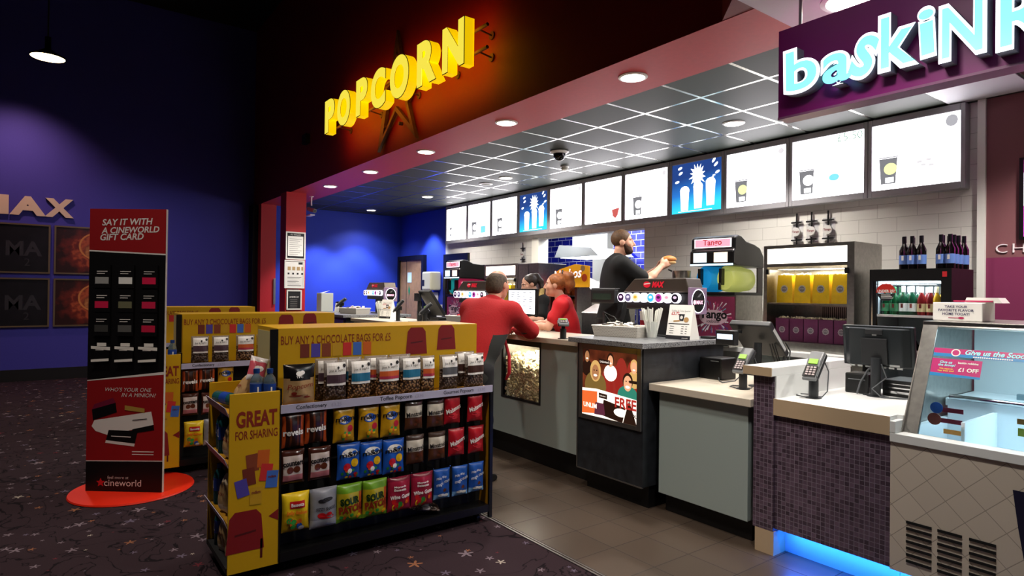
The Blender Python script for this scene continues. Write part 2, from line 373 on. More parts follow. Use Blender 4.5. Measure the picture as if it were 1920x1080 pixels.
# lobby pendant
t = thing('pendant_lamp', 'warm glowing round lamp hanging in the dark lobby', 'lamp', (-9.2, -.06, 4.26))
MB().lathe([(.17, -.004), (.1, -.012), (.001, -.014)], n=32).build('diffuser', mat('warm lamp', '#fff', .5, emit='#ffd9a0', es=9), t, 60)
MB().ring([[(r*math.cos(2*PI*i/32), r*math.sin(2*PI*i/32), z) for i in range(32)] for r, z in ((.175, -.01), (.178, .01), (.10, .05), (.03, .1), (.03, .24))], caps=False).build('shade', M_shade, t, 50)
MB().cyl((0, 0, .22), (0, 0, 2.34), .008).build('cord', M_black, t)
light('lobby wash', 'SPOT', (-11.7, -.5, 4.95), 150, (1, .56, .58), .1, rot=(0, .30, 0), spot=1.75, blend=1)
light('lobby wash', 'SPOT', (-9.6, 1.2, 3.9), 80, (.8, .72, 1), .15, rot=(0, .75, 0), spot=1.5, blend=1)
light('lobby lamp', 'SPOT', (-9.2, -.06, 4.22), 260, (1, .84, .68), .15, spot=2.2, blend=.8)
light('lobby lamp', 'SPOT', (-4.6, -.3, 5.4), 330, (1, .9, .8), .15, spot=1.9, blend=.8)
light('lobby lamp', 'SPOT', (-2.2, .5, 4.8), 260, (1, .84, .7), .15, spot=1.9, blend=.8)
# flood of the bar
for x, y in ((-11.74, 5.1), (-11.7, 4.3), (-10.9, 5.7)): light('bar wall lamp', 'SPOT', (x, y, 3.1), 190, (.8, .88, 1), .06, spot=1.6, blend=.5)
# ------------------------------------------------------------------ menu boards
M_frame = mat('menu board frame', '#a3a1a6', .4)
M_scr = mat('white lit menu screen', '#ffffff', .4, emit='#fdf8ff', es=5)
M_cupdark = mat('dark cup on screen', '#181818', .4, emit='#7e7e82', es=.9)
M_soft = mat('pale grey print on screen', '#888', .4, emit='#d9d6da', es=.95)
M_greentxt = mat('green print on screen', '#557', .4, emit='#8fb9a0', es=.9)
M_ygr = mat('yellow green badge on screen', '#aa3', .4, emit='#eef7b0', es=1.)
M_redcup = mat('red cup on screen', '#a33', .4, emit='#c8605a', es=.85)
M_cyan = mat('cyan print on screen', '#3ac', .4, emit='#7fd0ee', es=1.)
M_splash = mat('white splash on screen', '#fff', .4, emit='#f4fbff', es=2.0)
def bluescreen():
    m = mat('blue lit menu screen', '#0a2a60', .3, emit='#ffffff', es=1.25); t = NT(m); q = t.xyz()
    r = t.n('ValToRGB'); e = r.color_ramp.elements
    e[0].position = .1; e[0].color = (*lin('#2fc3e6'), 1); e[1].position = .75; e[1].color = (*lin('#1c3670'), 1)
    x = e.new(.42); x.color = (*lin('#2468b4'), 1)
    t.l(t.m('ADD', t.m('DIVIDE', t.m('SUBTRACT', q[2], 2.5), .59), t.m('MULTIPLY', q[0], -.25)), r.inputs[0]); t.l(r.outputs[0], t.b.inputs['Emission Color']); return m
M_bscr = bluescreen()
def cup(b, x, z, h, badge=2, w=None):
    w = w or h*.33
    b.add([(x-w*.8, -.001, z), (x+w*.8, -.001, z), (x+w, -.001, z+h), (x-w, -.001, z+h)], [(0, 1, 2, 3)], 0)
    b.box((x-w*1.05, -.0015, z+h*1.01), (x+w*1.05, -.001, z+h*1.06), 1)
    b.disc((x+w*.25, -.002, z+h*.58), w*.72, h*.23, 20, badge)
    b.box((x-w*.3, -.002, z+h*.05), (x+w*.6, -.0015, z+h*.25), 3)
ords = ['leftmost', 'second from the left', 'third from the left', 'fourth from the left', 'fifth from the left', 'sixth from the left', 'seventh from the left', 'eighth from the left', 'ninth from the left', 'second from the right', 'rightmost']
what = ['white lit menu board, {} of the row, at the blue corner', 'white lit menu board with cup and small blue box, {}', 'white lit menu board with dark cup, {}, beside a blue board', 'blue lit menu board with white splash above the hatch side, {}', 'white lit menu board with dark cup, {}, right of a blue board', 'white lit menu board with red cup in its corner, {}', 'white lit menu board with dark cup above the server, {}', 'blue lit menu board with white splash, {}', 'white lit menu board numbered 2 with yellow-green badge cup, {}', 'white lit menu board headed with a £5.50 price, {}', 'white lit menu board with a grey globe in its corner, {}']
for i in range(11):
    xc = -9.857+i*.7615
    t = thing('menu_board', what[i].format(ords[i]), 'menu board', (xc, 6.03, 0), 0, 'lit menu boards')
    x0, x1, z0, z1 = -.345, .345, 2.50, 3.09
    b = MB(); X0, X1, Z0, Z1 = -.379, .379, 2.44, 3.15
    for a, c in (((X0, 0, Z0), (x0, .115, Z1)), ((x1, 0, Z0), (X1, .115, Z1)), ((x0, 0, Z0), (x1, .115, z0)), ((x0, 0, z1), (x1, .115, Z1))): b.box(a, c)
    b.box((x0, .03, z0), (x1, .115, z1))
    b.build('frame', M_frame, t, bevel=.006)
    blue = i in (3, 7)
    s = MB(); s.box((x0, .012, z0), (x1, .03, z1)); s.build('screen', M_bscr if blue else M_scr, t)
    b = MB(); M = Matrix.Translation((0, .011, 0)); e = MB()
    if blue:
        rnd = random.Random(4)
        e.add([(.02+p[0]*(1+.25*rnd.random())*.8, -.001, 2.93+p[1]*(1+.3*rnd.random())) for p in star_pts(14, .13, .07)], [tuple(range(28))], 0)
        for x, z, h in ((-.16, 2.53, .24), (.03, 2.54, .26), (.2, 2.56, .27)):
            e.add([(x-.05, -.001, z), (x+.05, -.001, z), (x+.065, -.001, z+h), (x-.065, -.001, z+h)], [(0, 1, 2, 3)], 0); e.disc((x, -.001, z+h), .065, .05, 18, 0)
        e.tube([(.2, -.002, 2.8), (.24, -.002, 2.9), (.26, -.002, 2.9)], .008, 6, 0)
        for x, z, a in ((-.22, 2.98, .5), (-.27, 2.88, .2), (.27, 3.02, .7), (.24, 3.07, .9), (-.18, 2.78, .9), (-.23, 3.04, .3), (.29, 2.93, .4), (.22, 2.86, 1.1)):
            e.disc((0, 0, 0), .032, .015, 12, 0, Matrix.Translation((x, -.001, z)) @ Matrix.Rotation(-a, 4, 'Y'))
        e.box((-.25, -.001, 2.515), (.22, 0, 2.522))
        e.v = [(a, y+.011, z) for a, y, z in e.v]; e.build('splash_artwork', M_splash, t)
    else:
        bd = {8: 4, 10: 4}.get(i, 2); hh = .23
        if i in (0,): cup(e, -.2, 2.54, .2, bd, .04)
        elif i == 5:
            e.add([(.17, -.001, 2.66), (.31, -.001, 2.68), (.28, -.001, 2.58), (.24, -.001, 2.54), (.19, -.001, 2.57)], [(0, 4, 3, 2, 1)], 5)
            text('x2', None, None, (.25, 3.02), h=.025, mb=e, mi=1, y=-.002); e.disc((.08, -.001, 2.53), .03, .03, 14, 3)
        else: cup(e, {1: -.16, 2: -.14, 4: -.15, 6: -.14, 8: -.17, 9: -.2, 10: -.21}[i], 2.55, hh, bd)
        if i == 1: e.box((.05, -.001, 2.57), (.2, 0, 2.69), 6)
        if i == 8: text('2', None, None, (-.29, 3.04), h=.06, mb=e, mi=1, y=-.002)
        if i == 9:
            text('Midweek', None, None, (-.21, 3.035), w=.2, mb=e, mi=1, y=-.002); text('£5.50', None, None, (.215, 3.05), w=.23, mb=e, mi=7, y=-.002)
            e.disc((.07, -.001, 2.68), .05, .035, 18, 6)
        if i == 10:
            e.disc((.28, -.001, 3.02), .045, .05, 20, 1)
            for a, z in ((.02, 2.7), (.05, 2.67), (.09, 2.71), (.11, 2.66)): e.box((a, -.001, z), (a+.04, 0, z+.022), 8)
        if i in (4, 6, 8): e.disc((.29, -.001, 3.03), .03, .03, 18, 8)
        e.v = [(a, y+.011, z) for a, y, z in e.v]
        e.build('printed_menu', [M_cupdark, mat('grey print on screen', '#333', .4, emit='#a5a4aa', es=1.), M_scr, M_splash, M_ygr, M_redcup, M_cyan, M_greentxt, M_soft], t)
# ------------------------------------------------------------------ POPCORN sign
M_yface = mat('lit yellow letter face', '#fff27a', .35, emit='#ffec4e', es=.72)
M_yside = mat('lit yellow letter return', '#ffe600', .4, emit='#ffcf00', es=.62)
M_rust = mat('brown painted steel', '#5a4438', .5, .3, var=.2)
t = thing('illuminated_sign', 'glowing yellow POPCORN letters on rods on dark red fascia', 'sign', (0, 2.88, 0))
cap = 3.592
for ch, x0, x1, z0, z1 in (('P', -8.04, -7.70, 3.59, 4.02), ('O', -7.60, -7.19, 3.575, 4.01), ('P', -7.0, -6.68, 3.585, 4.015), ('C', -6.575, -6.20, 3.55, 3.99), ('O', -6.085, -5.66, 3.54, 3.99), ('R', -5.48, -5.10, 3.535, 3.97), ('N', -4.985, -4.61, 3.535, 3.955)):
    c = ((x0+x1)/2, (z0+z1)/2)
    o = text(ch, M_yside, t, c, w=x1-x0, h=z1-z0, name='letter_return', y=.006, ext=.1, offset=.045, res=10)
    o.name = 'letter'
    text(ch, M_matblack, o, c, w=x1-x0+.006, h=z1-z0+.006, name='edge_trim', y=.001, ext=.004, offset=.045, res=10)
    text(ch, M_yface, o, c, w=x1-x0-.008, h=z1-z0-.008, name='letter_face', y=-.004, ext=.004, offset=.043, res=10)
b = MB()
b.cyl((-8.3, .16, 3.70), (-4.48, .16, 3.68), .016, n=10).cyl((-8.3, .16, 3.9), (-4.48, .16, 3.88), .016, n=10)
b.build('mounting_rail', M_rust, t, 40)
for x in (-7.9, -6.95, -6.0, -5.2, -4.62):
    for z in (3.66, 3.86):
        b = MB(); b.cyl((x, .31, z), (x, .295, z), .038, n=16).cyl((x, .30, z), (x, .16, z+.02), .008, n=8); b.build('wall_bracket', M_rust, t, 40)
light('sign glow', 'AREA', (-6.3, 2.97, 3.75), 7, (1, .16, .02), 3.4, rot=(PI/2, 0, 0), sy=.75)
# star emblem behind the letters
t = thing('star_emblem', 'dark metal outline star fixed on fascia behind the glowing letters', 'wall emblem', (-6.45, 3.135, 3.72))
P = [(-.02, .80), (.13, .30), (.5, .12), (.27, -.10), (.47, -.53), (-.03, -.13), (-.5, -.52), (-.36, -.05), (-.62, .16), (-.17, .28)]
b = MB(); I = [(x*.72-.0, z*.72+.02) for x, z in P]; n = len(P)
for i in range(n):
    j = (i+1) % n
    b.add([(P[i][0], 0, P[i][1]), (P[j][0], 0, P[j][1]), (I[j][0], 0, I[j][1]), (I[i][0], 0, I[i][1]),
           (P[i][0], .04, P[i][1]), (P[j][0], .04, P[j][1]), (I[j][0], .04, I[j][1]), (I[i][0], .04, I[i][1])],
          [(0, 3, 2, 1), (4, 5, 6, 7), (0, 1, 5, 4), (2, 3, 7, 6)])
b.build('outline', M_rust, t)
MB().cyl((.1, -.02, -.3), (.1, .03, -.3), .02, n=10).cyl((-.3, -.02, -.26), (-.3, .03, -.26), .02, n=10).cyl((0, -.02, .5), (0, .03, .5), .02, n=10).build('fixing', M_rust, t, 40)
# small black box on the fascia left of the sign
tag(MB().box((-9.72, 3.12, 3.8), (-9.55, 3.189, 3.95)).build('junction_box', M_matblack, bevel=.005), 'small black box on dark red fascia left of glowing letters', 'box')
# ------------------------------------------------------------------ hanging ice cream sign
M_purple = mat('purple sign board', '#8a2476', .35)
M_purple2 = mat('purple sign edge', '#8d5a80', .35)
t = thing('hanging_sign', 'purple hanging sign with big glowing white and cyan letters', 'sign', (0, 3.2, 0))
MB().box((-1.86, 0, 2.508), (.6, .10, 2.985)).build('board', M_purple, t)
MB().box((-1.86, -.004, 2.496), (.6, .104, 2.508)).build('bottom_edge', M_purple2, t)
for x in (-1.765, -.6):
    b = MB(); b.cyl((x, .05, 2.985), (x, .05, CZ), .009, n=12); b.lathe([(.02, 2.985), (.02, 3.0)], (x, .05, 0)); b.build('hanging_rod', M_alu, t, 40)
M_lw = mat('glowing white letter', '#fff', .4, emit='#f3fbff', es=1.7)
M_lc = mat('glowing cyan letter', '#8ff', .4, emit='#7ce8ee', es=1.15)
M_lr = mat('grey letter return', '#9a9fb0', .5)
for ch, x0, x1, z0, z1, a in (('b', -1.79, -1.595, 2.592, 2.838, .02), ('a', -1.592, -1.425, 2.585, 2.755, 0), ('s', -1.44, -1.318, 2.577, 2.80, -.35), ('k', -1.318, -1.145, 2.585, 2.86, 0), ('i', -1.148, -1.078, 2.60, 2.835, .05), ('N', -1.068, -.892, 2.56, 2.815, 0), ('R', -.862, -.66, 2.546, 2.81, 0)):
    c = ((x0+x1)/2, (z0+z1)/2); W = x1-x0; H = z1-z0
    o = text(ch, M_lr, t, c, w=W, h=H, name='letter', y=-.07, ext=.07, offset=.055, ang=a, res=10)
    text(ch, M_lw, o, c, w=W, h=H, name='letter_border', y=-.074, ext=.003, offset=.055, ang=a, res=10)
    text(ch, M_lc, o, c, w=W*.84, h=H*.86, name='letter_face', y=-.077, ext=.002, offset=.018, ang=a, res=10)
light('sign halo', 'AREA', (-1.3, 3.05, 2.7), 4, (.75, .95, 1), 1.0, rot=(-PI/2, 0, 0), sy=.2)
# ------------------------------------------------------------------ lobby wall: letters and posters
M_cream = mat('cream letters', '#d8c7a4', .5)
RX = Matrix.Rotation(PI/2, 4, 'Z')
for ch, y0, y1, lab in (('I', -1.32, -1.18, 'cream letter I at the far left of blue wall'), ('M', -1.13, -.55, 'cream letter M at the left picture edge on blue wall'), ('A', -.54, -.07, 'cream letter A between M and X on the blue wall'), ('X', -.09, .30, 'cream letter X at the end of the word on blue wall')):
    W = y1-y0
    o = text(ch, M_cream, None, (0, 0), w=W, h=.31, name='wall_letter', y=-.04, ext=.04, offset=.05)
    o.rotation_euler = (0, 0, PI/2); o.location = (-12.795, (y0+y1)/2, 2.845); tag(o, lab, 'wall letter', 'cream letters on the blue wall')
M_gold = mat('bronze poster frame', '#77694f', .4, .5)
def burst():
    m = mat('orange burst poster print', '#300', .4); t = NT(m); q = t.xyz()
    n = t.n('TexNoise', i2=9., i3=6.); t.l(t.tc, n.inputs[0]); r = t.m('SQRT', t.m('ADD', t.m('POWER', t.m('DIVIDE', q[0], .45), 2), t.m('POWER', t.m('DIVIDE', q[2], .35), 2)))
    rp = t.n('ValToRGB'); e = rp.color_ramp.elements; e[0].position = .25; e[0].color = (*lin('#c98a4a'), 1); e[1].position = .75; e[1].color = (*lin('#2a100d'), 1)
    for p, h in ((.36, '#7b3a22'), (.46, '#b5552e'), (.55, '#6e2418')): x = e.new(p); x.color = (*lin(h), 1)
    t.l(t.m('MULTIPLY_ADD', r, .45, t.m('SUBTRACT', t.m('MULTIPLY', n.outputs['Fac'], .6), .12)), rp.inputs[0]); t.l(rp.outputs[0], t.b.inputs['Base Color']); return m
M_burst = burst(); M_dkposter = mat('dark grey poster print', '#17171a', .35, var=.3, scale=4)
def poster(y0, y1, z0, z1, kind, label):
    t = thing('wall_poster', label, 'poster', (-12.79, (y0+y1)/2, (z0+z1)/2), PI/2, 'framed posters on the blue wall'); w = (y1-y0)/2; h = (z1-z0)/2; k = .025
    b = MB()
    for a, c in (((-w, -.03, -h), (-w+k, 0, h)), ((w-k, -.03, -h), (w, 0, h)), ((-w+k, -.03, -h), (w-k, 0, -h+k)), ((-w+k, -.03, h-k), (w-k, 0, h))): b.box(a, c)
    b.build('frame', M_gold, t); MB().box((-w+k, -.015, -h+k), (w-k, 0, h-k)).build('print', M_burst if kind else M_dkposter, t)
    if not kind:
        b = MB(); text('MA', None, None, (w-.34, .0), h=.24, mb=b, y=-.017, offset=.03); text('2', None, None, (w-.3, -.22), h=.12, mb=b, y=-.017)
        b.build('lettering', mat('faint grey print', '#2b2b2d', .5), t)
    else:
        b = MB(); b.ring([[(r*math.cos(2*PI*i/40)*1.1-.03, -.016, r*math.sin(2*PI*i/40)+.08) for i in range(40)] for r in (.21, .235)], caps=False); b.build('ring_artwork', mat('amber ring print', '#c9803c', .5), t)
        MB().box((w-.4, -.017, -h+.04), (w-.08, -.015, -h+.055)).build('caption_line', mat('pale print', '#b9a78f', .5), t)
poster(-1.25, -.005, 1.75, 2.555, 0, 'dark framed poster with grey letters, upper left on blue wall')
poster(-1.25, -.005, .875, 1.675, 0, 'dark framed poster with grey letters, lower left on blue wall')
poster(.045, 1.29, 1.75, 2.555, 1, 'orange and red framed poster on blue wall, the upper one')
poster(.045, 1.29, .875, 1.675, 1, 'orange and red framed poster on blue wall, the lower one')
# ------------------------------------------------------------------ pillar notices
def notice(y0, y1, z0, z1, kind, label):
    t = thing('framed_notice', label, 'notice', (-10.462, (y0+y1)/2, (z0+z1)/2), PI/2, 'notices on the red pillar'); w = (y1-y0)/2; h = (z1-z0)/2
    b = MB(); k = .022
    for a, c in (((-w, -.015, -h), (-w+k, 0, h)), ((w-k, -.015, -h), (w, 0, h)), ((-w+k, -.015, -h), (w-k, 0, -h+k)), ((-w+k, -.015, h-k), (w-k, 0, h))): b.box(a, c)
    b.build('frame', M_white, t); MB().box((-w+k, -.006, -h+k), (w-k, 0, h-k)).build('sheet', M_paper if kind < 2 else M_dark, t)
    b = MB(); w -= k; h -= k
    if kind == 0:
        for a, c in (((-w, -.0075, h-.05), (w, -.006, h)), ((-w, -.0075, -h), (w, -.006, -h+.035)), ((-w, -.0075, -h), (-w+.015, -.006, h)), ((w-.015, -.0075, -h), (w, -.006, h))): b.box(a, c)
        for i in range(11): b.box((-w+.04, -.0075, h-.1-i*.032), (w-.04-.03*(i % 3), -.006, h-.094-i*.032), 1)
        text("IT'S THE LAW", None, None, (0, h-.026), w=w*1.2, mb=b, mi=2, y=-.0085)
    elif kind == 1:
        b.box((w-.08, -.0075, h-.05), (w-.01, -.006, h-.015))
        for i in range(4): b.box((-w+.03+i*.075, -.0075, h-.15), (-w+.08+i*.075, -.006, h-.09), 3); b.box((-w+.03+i*.075, -.0075, h-.22), (-w+.06+i*.075, -.006, h-.19), 0)
        for i in range(4): b.box((-w+.03, -.0075, h-.27-i*.07), (w-.03-.04*(i % 2), -.006, h-.262-i*.07), 0)
        for i in range(7): b.box((-w+.03, -.0075, h-.29-i*.03), (w-.06-.03*(i % 3), -.006, h-.287-i*.03), 1)
    else:
        text('UNDER 25?', None, None, (0, .05), w=w*1.5, mb=b, mi=2, y=-.0075, offset=.02)
        for i in range(5): b.box((-w+.04, -.0075, .0-i*.03), (w-.05, -.006, .006-i*.03), 1)
    b.build('printing', [M_dark, mat('grey print', '#8a8a86', .6), M_paper, mat('tan print', '#b79a6c', .6)], t)
notice(3.115, 3.44, 2.04, 2.50, 0, 'white framed text notice at the top of the red pillar')
notice(3.10, 3.43, 1.56, 2.03, 1, 'white framed notice with small pictures in the middle of red pillar')
notice(3.14, 3.39, 1.20, 1.53, 2, 'dark framed UNDER 25 notice at the bottom of red pillar')
tag(MB().box((-12.29, 3.44, 1.25), (-12.28, 3.48, 1.75)).build('narrow_notice', M_alu), 'narrow grey plate on the farther red pillar', 'plate')
# ------------------------------------------------------------------ CH lettering and wall screen
for s_, x in (('C', -1.64), ('H', -1.53)):
    if s_ in 'CH' or 1:
        o = text(s_, mat('pale wall lettering', '#efe4e8', .5), None, (x, 1.932), w=.075 if s_ != 'I' else .008, h=.07, name='wall_letter', y=6.118, ext=.012, offset=-.012)
        tag(o, 'thin pale letter %s on the mauve wall at right edge' % s_, 'wall letter', 'thin letters on the mauve wall')
t = thing('wall_screen', 'bright magenta wall screen in black frame at right picture edge', 'screen', (-1.1, 6.085, 2.315))
MB().box((-.42, 0, -.32), (.42, .045, .32)).build('frame', M_black, t)
MB().box((-.39, -.004, -.3), (.39, 0, .3)).build('panel', mat('magenta screen', '#c4a', .3, emit='#d238b4', es=1.5), t)
MB().box((-.39, -.006, -.06), (.2, -.004, .2)).build('white_picture', mat('white screen part', '#fff', .3, emit='#f4f2ff', es=1.6), t)
# ------------------------------------------------------------------ gift card standee
t = thing('advertising_standee', 'tall red and black gift card standee on a round red base', 'display stand', (-5.42, .46, 0), math.atan2(.455, .36))
SW, SH = .29, 2.12
MB().lathe([(.001, 0), (.41, 0), (.415, .004), (.41, .014), (.001, .015)], (.0, .11, 0), n=56).build('base', mat('bright red base', '#d8270f', .4), t, 40)
MB().box((-SW, 0, .015), (SW, .022, SH)).build('panel', mat('pale board edge', '#b9b2a8', .6), t)
M_sred = mat('red standee print', '#8f1418', .45); M_sblk = mat('black standee print', '#0b0a0b', .4); M_swht = mat('white print', '#d9d4d0', .6)
def zz(p): return SH*(1-(p-397)/529.)      # height on the board
def xx(p): return (p-240)/146*.58
def quad(b, pts, m=0, y=-.001): b.add([(x, y, z) for x, z in pts], [tuple(range(len(pts)))], m)
b = MB(); quad(b, [(-SW, zz(475)), (SW, zz(481)), (SW, SH), (-SW, SH)], 0); quad(b, [(-SW, zz(866)), (SW, zz(864)), (SW, zz(704)), (-SW, zz(716))], 0)
quad(b, [(-SW, zz(716)), (SW, zz(704)), (SW, zz(481)), (-SW, zz(475))], 1); quad(b, [(-SW, .016), (SW, .016), (SW, zz(864)), (-SW, zz(866))], 1)
quad(b, [(-SW, zz(476.5)), (SW, zz(482.5)), (SW, zz(480)), (-SW, zz(474))], 2, -.0015); quad(b, [(-SW, zz(718)), (SW, zz(704)), (SW, zz(699)), (-SW, zz(716.5))], 2, -.0015); quad(b, [(-SW, zz(867)), (SW, zz(865)), (SW, zz(863.5)), (-SW, zz(865.5))], 2, -.0015)
b.build('printed_face', [M_sred, M_sblk, M_swht], t)
b = MB()
text('SAY IT WITH', None, None, (xx(239), zz(421)), w=.385, mb=b, y=-.002, offset=.02, shear=.2, ang=.03)
text('A CINEWORLD', None, None, (xx(245), zz(436)), w=.44, mb=b, y=-.002, offset=.02, shear=.2, ang=.03)
text('GIFT CARD', None, None, (xx(229), zz(449)), w=.33, mb=b, y=-.002, offset=.02, shear=.2, ang=.03)
text("WHO'S YOUR ONE", None, None, (xx(246), zz(733)), w=.35, mb=b, y=-.002, shear=.25, offset=-.005); text('IN A MINION?', None, None, (xx(266), zz(743)), w=.26, mb=b, y=-.002, shear=.25, offset=-.005)
text('feel more at', None, None, (xx(229), zz(896)), w=.16, mb=b, y=-.002, offset=-.01); text('cineworld', None, None, (xx(238), zz(906)), w=.28, mb=b, y=-.002)
for i in range(2): b.box((xx(255), -.002, zz(847+5*i)), (xx(296), -.001, zz(848.5+5*i)))
b.build('lettering', M_swht, t)
MB().add([(xx(196)+p[0], -.002, zz(906)+p[1]) for p in star_pts(5, .035, .016)], [tuple(range(10))]).build('star_logo', M_red, t)
# picture of cards on the lower red part
b = MB()
for pts, m in (([(-.25, .80), (-.07, .86), (-.06, .78), (-.24, .71)], 1), ([(-.23, .845), (-.09, .9), (-.07, .86), (-.25, .80)], 2), ([(-.22, .62), (-.25, .66), (-.23, .71), (.2, .79), (.22, .68), (-.12, .585)], 0), ([(-.0, .80), (.15, .78), (.15, .815), (.0, .84)], 3), ([(.06, .64), (.22, .68), (.225, .635), (.05, .60)], 1), ([(-.12, .63), (.10, .625), (.08, .52), (-.14, .545)], 1), ([(-.14, .545), (.08, .52), (.075, .495), (-.145, .522)], 0)):
    quad(b, [(x, .352+(z-.495)*.885) for x, z in pts], m, -.002-.0004*m)
quad(b, [(-.1, .43), (.05, .425), (.05, .419), (-.1, .424)], 0, -.004); quad(b, [(.06, .55), (.17, .562), (.17, .556), (.06, .544)], 1, -.004)
b.build('card_artwork', [M_swht, M_sblk, mat('dark magenta print', '#6d1030', .5), mat('mustard print', '#a8853a', .5)], t)
# pockets of cards, four rows of three
pc = [['#9a9a98', '#e8e8e4', '#d01848'], ['#d01848', '#6b6a50', '#c81c48'], ['#3c3c3a', '#5a5a58', '#c01840'], ['#e6e3dc']*3]
for r in range(4):
    for c in range(3):
        x = (-.178+c*.178)*1.0; z = zz([523, 568, 612, 665][r]); h = .085 if r < 3 else .06
        k = MB(); k.box((x-.062, -.018, z-h), (x+.062, -.004, z+h))
        cd = thing('gift_card', {0: 'gift cards in the top row', 1: 'gift cards in the second row', 2: 'gift cards in the third row', 3: 'white edged gift cards in the bottom row'}[r]+' of the tall standee, '+['left', 'middle', 'right'][c]+' pocket', 'gift card', t.matrix_basis @ Vector((0, 0, 0)), t.rotation_euler[2], 'gift cards on the standee')
        cd.location = (-5.42, .46, 0)
        k.build('card', M_sblk, cd)
        p = MB()
        if r < 3: p.box((x-.052, -.019, z-.055), (x+.05, -.018, z-.005))
        else:
            p.add([(x-.075, -.019, z-.068), (x+.06, -.019, z-.06), (x+.06, -.019, z-.04), (x-.075, -.019, z-.05)], [(0, 1, 2, 3)]); p.add([(x-.075, -.019, z+.03), (x+.07, -.019, z+.02), (x+.07, -.019, z+.045), (x-.075, -.019, z+.05)], [(0, 1, 2, 3)])
            p.box((x-.03, -.019, z+.05), (x+.04, -.018, z+.075))
        for i in range(2): p.box((x-.04, -.0195, z+.035-i*.016), (x+.04-.02*i, -.018, z+.04-i*.016), 1)
        p.build('printed_band', [mat('card band '+pc[r][c], pc[r][c], .5), M_swht], cd)
# ------------------------------------------------------------------ sweet displays
M_yel = mat('yellow printed card', '#c0950f', .4); M_yel2 = mat('mustard inner panel', '#a8780c', .5)
M_brown = mat('dark red print', '#7e2213', .5); M_strip = mat('pale lilac price strip', '#a9a6bd', .4)
M_ink = mat('dark ink print', '#17161c', .6); M_lilac = mat('grey price print', '#8f8ca3', .6)
M_seat = mat('red cinema seat print', '#7a1417', .5); M_seat2 = mat('dark red seat print', '#4d0d10', .5)
MINI = [mat('mini pack '+c, c, .5) for c in ('#6b2a1c', '#4a3f9a', '#7d3a22', '#b98e1c', '#c02a2a', '#3a64b4', '#c05a1a')]
GL, GD = 1.64, .62
def seat_art(b, x, z, s, y):
    b.add([(x-.09*s, y, z), (x+.09*s, y, z), (x+.075*s, y, z+.17*s), (x+.05*s, y, z+.2*s), (x-.05*s, y, z+.2*s), (x-.075*s, y, z+.17*s)], [(0, 1, 2, 3, 4, 5)], 0)
    b.add([(x-.05*s, y-.0005, z+.08*s), (x+.05*s, y-.0005, z+.09*s), (x+.05*s, y-.0005, z+.1*s), (x-.05*s, y-.0005, z+.09*s)], [(0, 1, 2, 3)], 1)
